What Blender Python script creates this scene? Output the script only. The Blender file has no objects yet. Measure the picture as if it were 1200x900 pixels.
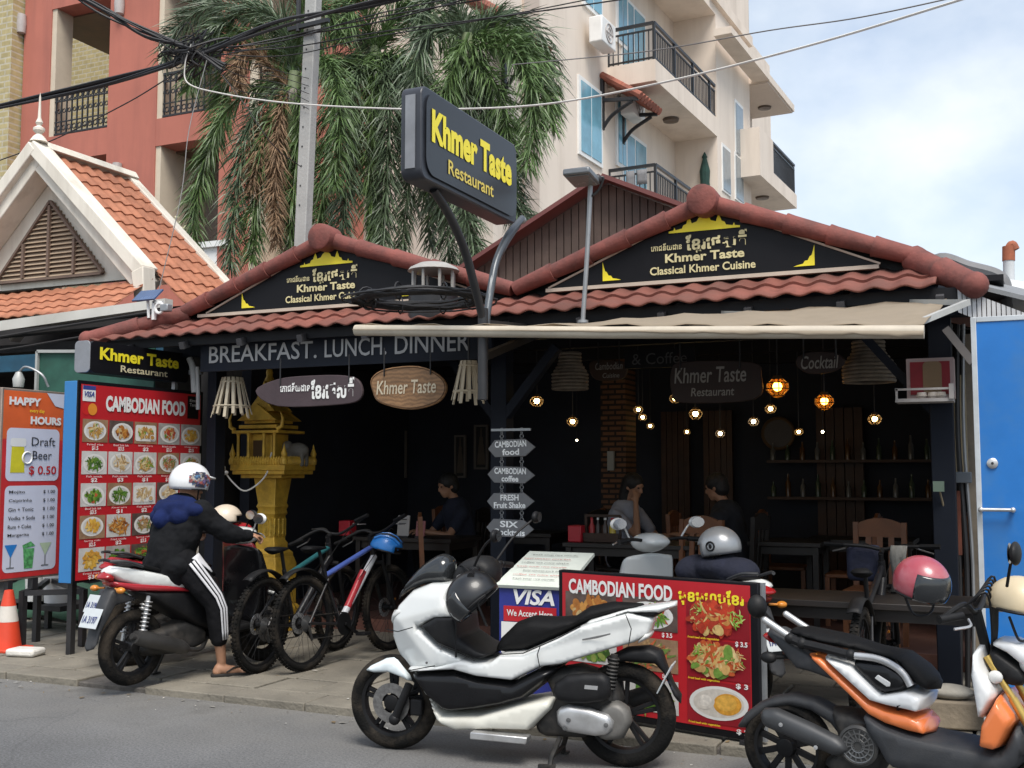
import bpy, bmesh, math, random
from mathutils import Vector, Matrix, geometry
random.seed(11)
R = math.radians
S = bpy.context.scene
COL = S.collection
# ------------------------------------------------------------------ camera
CAM_H, YAW, PITCH, FPX = 1.55, R(24.3), math.atan(103 / 1290), 1290.0
cam_d = bpy.data.cameras.new('camera')
cam_d.sensor_width = 36.0
cam_d.lens = FPX / 1200 * 36
cam_d.clip_end = 2000
cam = bpy.data.objects.new('camera', cam_d)
COL.objects.link(cam)
cam.location = (0, 0, CAM_H)
cam.rotation_euler = (R(90) + PITCH, 0, YAW)
S.camera = cam
# ------------------------------------------------------------------ sky and sun (hazy, mostly overcast midday)
SUN_EL, SUN_AZ = R(58), R(150)     # direction towards the sun, azimuth measured from +u towards the street
sun_dir = Vector((0.45, -0.62, 1.25)).normalized()
sd = bpy.data.lights.new('sun', 'SUN')
sd.energy = 1.7
sd.angle = R(28)
sd.color = (1.0, 0.955, 0.89)
sun = bpy.data.objects.new('sun', sd)
COL.objects.link(sun)
sun.rotation_euler = sun_dir.to_track_quat('Z', 'Y').to_euler()
W = bpy.data.worlds.new('World')
S.world = W
W.use_nodes = True
nt = W.node_tree
N, L = nt.nodes, nt.links
N.clear()
out = N.new('ShaderNodeOutputWorld')
sky = N.new('ShaderNodeTexSky')
sky.sky_type = 'NISHITA'
sky.sun_disc = False
sky.sun_elevation = math.asin(sun_dir.z)
sky.sun_rotation = math.atan2(sun_dir.x, sun_dir.y)
sky.air_density = 1.2
sky.dust_density = 2.0
bg_sky = N.new('ShaderNodeBackground'); bg_sky.inputs[1].default_value = 0.088
bg_cl = N.new('ShaderNodeBackground'); bg_cl.inputs[1].default_value = 1.0
tc = N.new('ShaderNodeTexCoord')
mp = N.new('ShaderNodeMapping'); mp.inputs['Scale'].default_value = (1.0, 1.0, 1.5); mp.inputs['Location'].default_value = (0.35, 0.1, 0.2)
nz = N.new('ShaderNodeTexNoise'); nz.inputs['Scale'].default_value = 1.9; nz.inputs['Detail'].default_value = 7; nz.inputs['Roughness'].default_value = 0.55
rp = N.new('ShaderNodeValToRGB'); rp.color_ramp.elements[0].position = 0.42; rp.color_ramp.elements[1].position = 0.66
rp.color_ramp.elements[0].color = (0.30, 0.30, 0.30, 1); rp.color_ramp.elements[1].color = (1, 1, 1, 1)
nz2 = N.new('ShaderNodeTexNoise'); nz2.inputs['Scale'].default_value = 4.2; nz2.inputs['Detail'].default_value = 8; nz2.inputs['Roughness'].default_value = 0.5
rp2 = N.new('ShaderNodeValToRGB')
rp2.color_ramp.elements[0].position = 0.36; rp2.color_ramp.elements[0].color = (0.34, 0.385, 0.43, 1)
rp2.color_ramp.elements[1].position = 0.66; rp2.color_ramp.elements[1].color = (0.54, 0.555, 0.57, 1)
mx = N.new('ShaderNodeMixShader')
L.new(tc.outputs['Generated'], mp.inputs[0]); L.new(mp.outputs[0], nz.inputs[0]); L.new(mp.outputs[0], nz2.inputs[0])
L.new(nz.outputs[0], rp.inputs[0]); L.new(nz2.outputs[0], rp2.inputs[0])
L.new(sky.outputs[0], bg_sky.inputs[0]); L.new(rp2.outputs[0], bg_cl.inputs[0])
L.new(rp.outputs[0], mx.inputs[0]); L.new(bg_sky.outputs[0], mx.inputs[1]); L.new(bg_cl.outputs[0], mx.inputs[2])
L.new(mx.outputs[0], out.inputs[0])
S.view_settings.view_transform = 'Standard'
S.view_settings.look = 'None'
S.view_settings.gamma = 1
S.view_settings.exposure = 1.14
S.cycles.use_denoising = True
S.cycles.max_bounces = 7
S.cycles.sample_clamp_indirect = 4

# ------------------------------------------------------------------ measuring helpers: where a sight line meets a real plane
_cy, _sy, _cp, _sp = math.cos(YAW), math.sin(YAW), math.cos(PITCH), math.sin(PITCH)
def ray(px, py):
    x = (px - 600) / FPX; y = -(py - 450) / FPX
    f = _cp - y * _sp; z = _sp + y * _cp
    return Vector((x * _cy - f * _sy, x * _sy + f * _cy, z))
def av(px, py, v):
    r = ray(px, py); t = v / r.y
    return Vector((r.x * t, v, CAM_H + r.z * t))
def au(px, py, u):
    r = ray(px, py); t = u / r.x
    return Vector((u, r.y * t, CAM_H + r.z * t))
def az(px, py, z):
    r = ray(px, py); t = (z - CAM_H) / r.z
    return Vector((r.x * t, r.y * t, z))

# ------------------------------------------------------------------ materials
MATS = {}
def mat(name, col, rough=0.6, metal=0.0, var=0.12, vs=6.0, bump=0.0, bs=60.0, dirt=None, dirt_amt=0.5, ds=2.5, spec=0.5, coat=0.0, emit=None, es=0.0, trans=0.0, streak=False):
    if name in MATS: return MATS[name]
    m = bpy.data.materials.new(name); m.use_nodes = True
    n, l = m.node_tree.nodes, m.node_tree.links
    b = n['Principled BSDF']
    b.inputs['Roughness'].default_value = rough; b.inputs['Metallic'].default_value = metal
    b.inputs['Specular IOR Level'].default_value = spec
    b.inputs['Coat Weight'].default_value = coat
    b.inputs['Transmission Weight'].default_value = trans
    c = n.new('ShaderNodeTexCoord')
    z = n.new('ShaderNodeTexNoise'); z.inputs['Scale'].default_value = vs; z.inputs['Detail'].default_value = 6; z.inputs['Roughness'].default_value = 0.6
    l.new(c.outputs['Object'], z.inputs[0])
    r = n.new('ShaderNodeValToRGB')
    r.color_ramp.elements[0].position = 0.3; r.color_ramp.elements[1].position = 0.7
    r.color_ramp.elements[0].color = tuple(max(0, x * (1 - var)) for x in col) + (1,)
    r.color_ramp.elements[1].color = tuple(min(1, x * (1 + var)) for x in col) + (1,)
    l.new(z.outputs[0], r.inputs[0])
    src = r.outputs[0]
    if dirt:
        z2 = n.new('ShaderNodeTexNoise'); z2.inputs['Scale'].default_value = ds; z2.inputs['Detail'].default_value = 8; z2.inputs['Roughness'].default_value = 0.65
        if streak:
            mpn = n.new('ShaderNodeMapping'); mpn.inputs['Scale'].default_value = (1, 1, .10); l.new(c.outputs['Object'], mpn.inputs[0]); l.new(mpn.outputs[0], z2.inputs[0])
        else: l.new(c.outputs['Object'], z2.inputs[0])
        r2 = n.new('ShaderNodeValToRGB'); r2.color_ramp.elements[0].position = 0.45; r2.color_ramp.elements[1].position = 0.72
        r2.color_ramp.elements[1].color = (dirt_amt,) * 3 + (1,)
        l.new(z2.outputs[0], r2.inputs[0])
        q = n.new('ShaderNodeMix'); q.data_type = 'RGBA'; q.inputs[7].default_value = tuple(dirt) + (1,)
        l.new(r2.outputs[0], q.inputs[0]); l.new(src, q.inputs[6]); src = q.outputs[2]
    l.new(src, b.inputs['Base Color'])
    rr = n.new('ShaderNodeMapRange'); rr.inputs[3].default_value = max(0.02, rough - 0.08); rr.inputs[4].default_value = min(1, rough + 0.1)
    l.new(z.outputs[0], rr.inputs[0]); l.new(rr.outputs[0], b.inputs['Roughness'])
    if bump:
        zb = n.new('ShaderNodeTexNoise'); zb.inputs['Scale'].default_value = bs; zb.inputs['Detail'].default_value = 5
        l.new(c.outputs['Object'], zb.inputs[0])
        bp = n.new('ShaderNodeBump'); bp.inputs['Strength'].default_value = bump; bp.inputs['Distance'].default_value = 0.02
        l.new(zb.outputs[0], bp.inputs['Height']); l.new(bp.outputs[0], b.inputs['Normal'])
    if emit:
        b.inputs['Emission Color'].default_value = tuple(emit) + (1,); b.inputs['Emission Strength'].default_value = es
    MATS[name] = m
    return m
def brick_mat(name, c1, c2, mortar, scale=1.0, bw=0.22, bh=0.07, ms=0.012, rough=0.85, rot=None, bump=0.4, offset=0.5):
    if name in MATS: return MATS[name]
    m = mat(name, c1, rough); n, l = m.node_tree.nodes, m.node_tree.links
    b = n['Principled BSDF']
    c = n.new('ShaderNodeTexCoord'); mpn = n.new('ShaderNodeMapping')
    if rot: mpn.inputs['Rotation'].default_value = rot
    k = n.new('ShaderNodeTexBrick'); k.offset = offset
    k.inputs['Color1'].default_value = tuple(c1) + (1,); k.inputs['Color2'].default_value = tuple(c2) + (1,); k.inputs['Mortar'].default_value = tuple(mortar) + (1,)
    k.inputs['Scale'].default_value = scale; k.inputs['Brick Width'].default_value = bw; k.inputs['Row Height'].default_value = bh; k.inputs['Mortar Size'].default_value = ms
    k.inputs['Bias'].default_value = 0.0
    l.new(c.outputs['Object'], mpn.inputs[0]); l.new(mpn.outputs[0], k.inputs[0])
    z = n.new('ShaderNodeTexNoise'); z.inputs['Scale'].default_value = 9; z.inputs['Detail'].default_value = 6
    l.new(c.outputs['Object'], z.inputs[0])
    q = n.new('ShaderNodeMix'); q.data_type = 'RGBA'; q.blend_type = 'MULTIPLY'; q.inputs[0].default_value = 0.5
    l.new(k.outputs[0], q.inputs[6]); l.new(z.outputs[0], q.inputs[7]); l.new(q.outputs[2], b.inputs['Base Color'])
    bp = n.new('ShaderNodeBump'); bp.inputs['Strength'].default_value = bump; bp.inputs['Distance'].default_value = 0.01; bp.invert = True
    l.new(k.outputs['Fac'], bp.inputs['Height']); l.new(bp.outputs[0], b.inputs['Normal'])
    return m
def blotch_mat(name, cols, scale=25.0, rough=0.45, seed=0.0, wave=False):
    """printed picture of food: patches of several colours"""
    if name in MATS: return MATS[name]
    m = mat(name, cols[0], rough); n, l = m.node_tree.nodes, m.node_tree.links
    b = n['Principled BSDF']
    c = n.new('ShaderNodeTexCoord'); mpn = n.new('ShaderNodeMapping'); mpn.inputs['Location'].default_value = (seed * 3.1, seed * 1.7, seed)
    l.new(c.outputs['Object'], mpn.inputs[0])
    d = n.new('ShaderNodeTexNoise'); d.inputs['Scale'].default_value = scale * 0.7; d.inputs['Detail'].default_value = 3
    l.new(mpn.outputs[0], d.inputs[0])
    a = n.new('ShaderNodeMix'); a.data_type = 'RGBA'; a.blend_type = 'ADD'; a.inputs[0].default_value = 0.12
    l.new(mpn.outputs[0], a.inputs[6]); l.new(d.outputs[1], a.inputs[7])
    v = n.new('ShaderNodeTexVoronoi'); v.inputs['Scale'].default_value = scale
    l.new(a.outputs[2], v.inputs[0])
    sp = n.new('ShaderNodeSeparateColor'); l.new(v.outputs['Color'], sp.inputs[0])
    r = n.new('ShaderNodeValToRGB'); r.color_ramp.interpolation = 'CONSTANT'
    els = r.color_ramp.elements
    while len(els) < len(cols): els.new(0.5)
    for i, cc in enumerate(cols):
        els[i].position = i / len(cols); els[i].color = tuple(cc) + (1,)
    l.new(sp.outputs[0], r.inputs[0])
    q = n.new('ShaderNodeMix'); q.data_type = 'RGBA'; q.blend_type = 'MULTIPLY'; q.inputs[0].default_value = 0.7
    r3 = n.new('ShaderNodeValToRGB'); r3.color_ramp.elements[0].position = 0.0; r3.color_ramp.elements[1].position = 0.55
    r3.color_ramp.elements[0].color = (1.25, 1.25, 1.25, 1); r3.color_ramp.elements[1].color = (0.35, 0.35, 0.35, 1)
    l.new(v.outputs['Distance'], r3.inputs[0])
    l.new(r.outputs[0], q.inputs[6]); l.new(r3.outputs[0], q.inputs[7]); l.new(q.outputs[2], b.inputs['Base Color'])
    return m

def add_transparent(m, f):
    n, l = m.node_tree.nodes, m.node_tree.links
    b = n['Principled BSDF']; o = [x for x in n if x.type == 'OUTPUT_MATERIAL'][0]
    t = n.new('ShaderNodeBsdfTransparent'); mx_ = n.new('ShaderNodeMixShader'); mx_.inputs[0].default_value = f
    l.new(b.inputs['Base Color'].links[0].from_socket, t.inputs[0]); l.new(b.outputs[0], mx_.inputs[1]); l.new(t.outputs[0], mx_.inputs[2]); l.new(mx_.outputs[0], o.inputs[0])
# ------------------------------------------------------------------ objects
MW = {}
def tag(o, label=None, cat=None, group=None, kind=None):
    if label: o['label'] = label
    if cat: o['category'] = cat
    if group: o['group'] = group
    if kind: o['kind'] = kind
    return o
def thing(name, label, cat, loc=(0, 0, 0), rz=0.0, group=None):
    o = bpy.data.objects.new(name, None)
    o.empty_display_size = 0.2
    COL.objects.link(o)
    o.location = loc; o.rotation_euler = (0, 0, rz)
    MW[o] = Matrix.Translation(Vector(loc)) @ Matrix.Rotation(rz, 4, 'Z')
    return tag(o, label, cat, group)
def kids(o): return [c for c in bpy.data.objects if c.parent == o]
def copy_tree(o, loc=None, rz=None, label=None, group=None, parent=None):
    c = o.copy(); COL.objects.link(c); c.parent = parent
    if loc is not None: c.location = loc
    if rz is not None: c.rotation_euler = (0, 0, rz)
    if label: c['label'] = label
    if group: c['group'] = group
    for ch in kids(o): copy_tree(ch, parent=c)
    return c
def frame_of(xd, yd, o=(0, 0, 0)):
    """matrix whose columns are x, y, normal"""
    x = Vector(xd).normalized(); y = Vector(yd); y = (y - x * y.dot(x)).normalized(); z = x.cross(y)
    m = Matrix((x, y, z)).transposed().to_4x4(); m.translation = Vector(o)
    return m

class MB:
    def __init__(s, m=None): s.v = []; s.f = []; s.mi = []; s.m = m
    def add(s, vs, fs, mi=0):
        k = len(s.v); M = s.m
        s.v.extend((M @ Vector(p)) if M is not None else Vector(p) for p in vs)
        s.f.extend([tuple(k + i for i in f) for f in fs]); s.mi.extend([mi] * len(fs))
        return s
    def box(s, c, size, rot=None, mi=0):
        c = Vector(c); a, b, d = (x / 2 for x in size)
        vs = [Vector((i * a, j * b, k * d)) for i in (-1, 1) for j in (-1, 1) for k in (-1, 1)]
        if rot is not None:
            if not isinstance(rot, Matrix): rot = Matrix.Rotation(rot, 3, 'Z')
            vs = [rot @ p for p in vs]
        return s.add([c + p for p in vs], [(0, 1, 3, 2), (4, 6, 7, 5), (0, 4, 5, 1), (2, 3, 7, 6), (0, 2, 6, 4), (1, 5, 7, 3)], mi)
    def cube(s, p0, p1, mi=0):
        p0, p1 = Vector(p0), Vector(p1)
        d = p1 - p0
        return s.box((p0 + p1) / 2, (abs(d.x), abs(d.y), abs(d.z)), None, mi)
    def bar(s, p0, p1, w, h=None, mi=0, up=(0, 0, 1)):
        p0, p1 = Vector(p0), Vector(p1); h = h or w
        z = (p1 - p0); ln = z.length; z.normalize()
        up = Vector(up)
        if abs(z.dot(up)) > 0.98: up = Vector((0, 1, 0)) if abs(z.y) < 0.9 else Vector((1, 0, 0))
        x = z.cross(up).normalized(); y = x.cross(z)
        rot = Matrix((x, y, z)).transposed()
        return s.box((p0 + p1) / 2, (w, h, ln), rot, mi)
    def tube(s, pts, r, n=8, mi=0, cap=True, sq=1.0):
        pts = [Vector(p) for p in pts]; m = len(pts)
        rs = list(r) if isinstance(r, (list, tuple)) else [r] * m
        t0 = (pts[1] - pts[0]).normalized()
        up = Vector((0, 0, 1)) if abs(t0.z) < 0.9 else Vector((1, 0, 0))
        x = t0.cross(up).normalized()
        vs, fs = [], []
        for i, p in enumerate(pts):
            t = (pts[min(i + 1, m - 1)] - pts[max(i - 1, 0)])
            t = t.normalized() if t.length > 1e-9 else t0
            x = (x - t * x.dot(t)); x = x.normalized() if x.length > 1e-6 else t.orthogonal().normalized()
            y = t.cross(x)
            for k in range(n):
                a = 2 * math.pi * k / n
                vs.append(p + (x * math.cos(a) + y * math.sin(a) * sq) * rs[i])
        for i in range(m - 1):
            for k in range(n):
                fs.append((i * n + k, i * n + (k + 1) % n, (i + 1) * n + (k + 1) % n, (i + 1) * n + k))
        if cap: fs.append(tuple(range(n))[::-1]); fs.append(tuple((m - 1) * n + k for k in range(n)))
        return s.add(vs, fs, mi)
    def ring(s, c, R0, r, axis=(0, 0, 1), n=24, k=8, mi=0, sq=1.0, a0=0, a1=None):
        M = Vector(axis).normalized().to_track_quat('Z', 'Y').to_matrix(); c = Vector(c)
        full = a1 is None
        nn = n if full else n + 1
        vs, fs = [], []
        for i in range(nn):
            a = 2 * math.pi * i / n if full else a0 + (a1 - a0) * i / n
            for j in range(k):
                b = 2 * math.pi * j / k
                q = Vector(((R0 + r * math.cos(b)) * math.cos(a), (R0 + r * math.cos(b)) * math.sin(a), r * math.sin(b) * sq))
                vs.append(c + M @ q)
        for i in range(n):
            i2 = (i + 1) % nn
            for j in range(k):
                fs.append((i * k + j, i2 * k + j, i2 * k + (j + 1) % k, i * k + (j + 1) % k))
        return s.add(vs, fs, mi)
    def lathe(s, prof, c=(0, 0, 0), axis=(0, 0, 1), n=20, mi=0, sides=None, sx=1.0, rot0=0.0):
        M = Vector(axis).normalized().to_track_quat('Z', 'Y').to_matrix(); c = Vector(c)
        n = sides or n
        vs, fs = [], []
        for r, h in prof:
            for k in range(n):
                a = 2 * math.pi * k / n + rot0
                vs.append(c + M @ Vector((r * math.cos(a) * sx, r * math.sin(a), h)))
        for i in range(len(prof) - 1):
            for k in range(n):
                fs.append((i * n + k, i * n + (k + 1) % n, (i + 1) * n + (k + 1) % n, (i + 1) * n + k))
        ringy = tuple(prof[0]) == tuple(prof[-1]) or (abs(prof[0][0] - prof[-1][0]) < 1e-6 and abs(prof[0][1] - prof[-1][1]) < 1e-6)
        if prof[0][0] > 1e-5 and not ringy: fs.append(tuple(range(n))[::-1])
        if prof[-1][0] > 1e-5 and not ringy: fs.append(tuple((len(prof) - 1) * n + k for k in range(n)))
        return s.add(vs, fs, mi)
    def ball(s, c, r, rot=None, nu=16, nv=10, mi=0):
        r = Vector((r, r, r)) if not hasattr(r, '__len__') else Vector(r); c = Vector(c)
        vs, fs = [], []
        for i in range(nv + 1):
            th = math.pi * i / nv
            for k in range(nu):
                a = 2 * math.pi * k / nu
                q = Vector((r.x * math.sin(th) * math.cos(a), r.y * math.sin(th) * math.sin(a), r.z * math.cos(th)))
                if rot is not None: q = rot @ q
                vs.append(c + q)
        for i in range(nv):
            for k in range(nu):
                fs.append((i * nu + k, (i + 1) * nu + k, (i + 1) * nu + (k + 1) % nu, i * nu + (k + 1) % nu))
        return s.add(vs, fs, mi)
    def prism(s, poly, vec, mi=0):
        poly = [Vector(p) for p in poly]; vec = Vector(vec); n = len(poly)
        vs = poly + [p + vec for p in poly]
        fs = [tuple(range(n))[::-1], tuple(range(n, 2 * n))] + [(i, (i + 1) % n, n + (i + 1) % n, n + i) for i in range(n)]
        return s.add(vs, fs, mi)
    def quad(s, a, b, c, d, mi=0): return s.add([a, b, c, d], [(0, 1, 2, 3)], mi)
    def disc(s, c, r, normal, n=20, mi=0, ry=None, rot=0.0, xd=None):
        if xd is None: M = Vector(normal).to_track_quat('Z', 'Y').to_matrix()
        else: z = Vector(normal).normalized(); x = Vector(xd).normalized(); M = Matrix((x, z.cross(x), z)).transposed()
        c = Vector(c); ry = ry or r
        return s.add([c + M @ Vector((r * math.cos(2 * math.pi * k / n + rot), ry * math.sin(2 * math.pi * k / n + rot), 0)) for k in range(n)], [tuple(range(n))], mi)
    def puff(s, outline, hw, r=0.05, step=0.03, wc=0.0, mi=0, t0=0.0, to3=None, one=False, power=0.5):
        """rounded solid body whose side silhouette is the outline; hw half width (number or function), r edge rounding"""
        hf = hw if callable(hw) else (lambda a, b: hw)
        wf = wc if callable(wc) else (lambda a, b: wc)
        pts = []
        n = len(outline)
        for i in range(n):
            a, b = Vector(outline[i]), Vector(outline[(i + 1) % n])
            k = max(1, int((b - a).length / step + 0.5))
            pts += [a + (b - a) * (j / k) for j in range(k)]
        nb = len(pts)
        def dist(p):
            best = 9e9
            for i in range(n):
                a = Vector(outline[i]); b = Vector(outline[(i + 1) % n]); d = b - a
                t = max(0, min(1, (p - a).dot(d) / max(d.length_squared, 1e-12)))
                q = (a + d * t - p).length
                if q < best: best = q
            return best
        def inside(p):
            c = False
            for i in range(n):
                a = outline[i]; b = outline[(i + 1) % n]
                if (a[1] > p.y) != (b[1] > p.y) and p.x < (b[0] - a[0]) * (p.y - a[1]) / (b[1] - a[1]) + a[0]: c = not c
            return c
        x0 = min(p.x for p in pts); x1 = max(p.x for p in pts); y0 = min(p.y for p in pts); y1 = max(p.y for p in pts)
        inner = []
        area = sum(pts[i].x * pts[(i + 1) % nb].y - pts[(i + 1) % nb].x * pts[i].y for i in range(nb))
        sg_ = 1 if area > 0 else -1
        for off in (.10 * r, .32 * r, .65 * r, 1.05 * r):
            last = None
            for i in range(nb):
                tg = pts[(i + 1) % nb] - pts[i - 1]
                if tg.length < 1e-9: continue
                nn_ = Vector((-tg.y, tg.x)).normalized() * sg_
                p = pts[i] + nn_ * off
                if last is not None and (p - last).length < step * .35: continue
                if inside(p) and dist(p) > off * .93: inner.append(p); last = p
        j = 0; y = y0 + step * 0.5
        while y < y1:
            x = x0 + step * (0.5 if j % 2 else 0.0)
            while x < x1:
                p = Vector((x, y))
                if inside(p) and dist(p) > r * 1.05 + step * .5: inner.append(p)
                x += step
            y += step * 0.87; j += 1
        allp = pts + inner
        res = geometry.delaunay_2d_cdt(allp, [], [list(range(nb))], 1, 1e-6)
        vv, ff = res[0], res[2]
        ds = [dist(p) for p in vv]
        T = to3 or (lambda a, w, b: Vector((a, w, b)))
        def h(p, d):
            q = 1 - min(d / r, 1.0)
            e1 = max(0.0, (1 - q * q)) ** power
            q2 = 1 - min(d / max(.11, r), 1.0)
            hv = hf(p.x, p.y) - t0; cr_ = min(.10 * hv, .009)
            return t0 + (hv - cr_) * e1 + cr_ * math.sqrt(max(0.0, 1 - q2 * q2))
        m = len(vv)
        A = [T(p.x, wf(p.x, p.y) + h(p, d), p.y) for p, d in zip(vv, ds)]
        onb = [d < 1e-5 for d in ds]
        vs = list(A); idx = list(range(m))
        for i, (p, d) in enumerate(zip(vv, ds)):
            if onb[i] and t0 == 0: idx[i] = i
            else: idx[i] = len(vs); vs.append(T(p.x, wf(p.x, p.y) - (0 if one else h(p, d)), p.y))
        fs = []
        for f in ff:
            f = list(f)
            fs.append(tuple(f)[::-1]); fs.append(tuple(idx[i] for i in f))
        if t0 > 0:
            ec = {}
            for f in ff:
                f = list(f)
                for i in range(len(f)):
                    e = (f[i], f[(i + 1) % len(f)])
                    ec[e] = 1
            for (a, b) in list(ec):
                if (b, a) not in ec: fs.append((a, b, idx[b], idx[a]))
        return s.add(vs, fs, mi)
    def text(s, body, box, c=(0, 0, 0), bold=0.0, shear=0.0, mi=0, depth=0.002, space=1.0):
        """lettering fitted to box (w, h) in the builder's own xy plane, centred on c"""
        vs, fs = glyphs(body, bold, shear, space)
        x0 = min(p.x for p in vs); x1 = max(p.x for p in vs); y0 = min(p.y for p in vs); y1 = max(p.y for p in vs)
        w, h = box
        sx = w / max(x1 - x0, 1e-6); sy = h / max(y1 - y0, 1e-6) if h else sx
        c = Vector(c)
        P = [Vector(((p.x - (x0 + x1) / 2) * sx, (p.y - (y0 + y1) / 2) * sy, depth)) + c for p in vs]
        return s.add(P, fs, mi)
    def build(s, name, mats, parent=None, loc=None, local=False, smooth=40, bevel=0.0, seg=2, sub=0, solid=0.0):
        me = bpy.data.meshes.new(name)
        vs = s.v
        if not local and parent is not None: I = MW[parent].inverted(); vs = [I @ p for p in vs]
        elif loc is not None: o_ = Vector(loc); vs = [p - o_ for p in vs]
        me.from_pydata([tuple(p) for p in vs], [], s.f)
        for m in (mats if isinstance(mats, (list, tuple)) else [mats]): me.materials.append(m)
        if any(s.mi): me.polygons.foreach_set('material_index', s.mi)
        if smooth:
            me.polygons.foreach_set('use_smooth', [True] * len(me.polygons))
            if smooth < 180: me.set_sharp_from_angle(angle=R(smooth))
        me.update()
        o = bpy.data.objects.new(name, me); COL.objects.link(o)
        if parent is not None: o.parent = parent; MW[o] = MW[parent].copy()
        else:
            o.location = loc or (0, 0, 0); MW[o] = Matrix.Translation(Vector(loc or (0, 0, 0)))
        if solid: d = o.modifiers.new('solid', 'SOLIDIFY'); d.thickness = solid; d.offset = 0
        if bevel:
            d = o.modifiers.new('bevel', 'BEVEL'); d.width = bevel; d.segments = seg; d.limit_method = 'ANGLE'; d.angle_limit = R(40)
        if sub: d = o.modifiers.new('sub', 'SUBSURF'); d.levels = d.render_levels = sub
        return o

_glyph_cache = {}
def glyphs(body, bold=0.0, shear=0.0, space=1.0):
    k = (body, bold, shear, space)
    if k in _glyph_cache: return _glyph_cache[k]
    cu = bpy.data.curves.new('t', 'FONT'); cu.body = body; cu.offset = bold; cu.shear = shear; cu.space_character = space
    cu.resolution_u = 3; cu.fill_mode = 'FRONT'
    ob = bpy.data.objects.new('t', cu)
    me = ob.to_mesh()
    vs = [v.co.copy() for v in me.vertices]; fs = [tuple(p.vertices) for p in me.polygons]
    ob.to_mesh_clear(); bpy.data.objects.remove(ob); bpy.data.curves.remove(cu)
    _glyph_cache[k] = (vs, fs)
    return vs, fs

def spl(pts, n=5):
    """closed smooth outline; a point (x, y, 1) stays a sharp corner"""
    P = [Vector(p[:2]) for p in pts]; sh = [len(p) > 2 for p in pts]; m = len(P); o = []
    for i in range(m):
        p0, p1, p2, p3 = P[i - 1], P[i], P[(i + 1) % m], P[(i + 2) % m]
        t1 = (p2 - p1) if sh[i] else (p2 - p0) * 0.5
        t2 = (p2 - p1) if sh[(i + 1) % m] else (p3 - p1) * 0.5
        if sh[i] and sh[(i + 1) % m]: o.append(p1); continue
        for j in range(n):
            t = j / n; a = 2 * t**3 - 3 * t**2 + 1; b = t**3 - 2 * t**2 + t; c = -2 * t**3 + 3 * t**2; d = t**3 - t**2
            o.append(p1 * a + t1 * b + p2 * c + t2 * d)
    return o
def curve3(pts, n=6):
    P = [Vector(p) for p in pts]; m = len(P); o = []
    for i in range(m - 1):
        p0 = P[i - 1] if i else P[0] * 2 - P[1]; p1, p2 = P[i], P[i + 1]; p3 = P[i + 2] if i + 2 < m else P[-1] * 2 - P[-2]
        for j in range(n):
            t = j / n
            o.append(0.5 * ((2 * p1) + (p2 - p0) * t + (2 * p0 - 5 * p1 + 4 * p2 - p3) * t**2 + (3 * p1 - p0 - 3 * p2 + p3) * t**3))
    o.append(P[-1]); return o
def fuse(o, voxel=0.012, it=6):
    d = o.modifiers.new('remesh', 'REMESH'); d.mode = 'VOXEL'; d.voxel_size = voxel; d.use_smooth_shade = True
    e = o.modifiers.new('smooth', 'SMOOTH'); e.factor = 0.5; e.iterations = it
    return o
def folds(o, strength=.02, size=.09, depth=2):
    t = bpy.data.textures.new('folds', 'CLOUDS'); t.noise_scale = size; t.noise_depth = depth
    d = o.modifiers.new('folds', 'DISPLACE'); d.texture = t; d.strength = strength; d.mid_level = .5
    return o
def limb(mb, pts, rs, n=12, mi=0):
    """tapered limb with rounded ends"""
    C = curve3(pts, 4); m = len(C); k = len(rs) - 1
    rr = []
    for i in range(m):
        f = i / (m - 1) * k; j = min(int(f), k - 1); rr.append(rs[j] + (rs[j + 1] - rs[j]) * (f - j))
    mb.tube(C, rr, n, mi)
    mb.ball(C[0], rr[0] * 0.98, nu=n, nv=8, mi=mi); mb.ball(C[-1], rr[-1] * 0.98, nu=n, nv=8, mi=mi)
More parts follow.
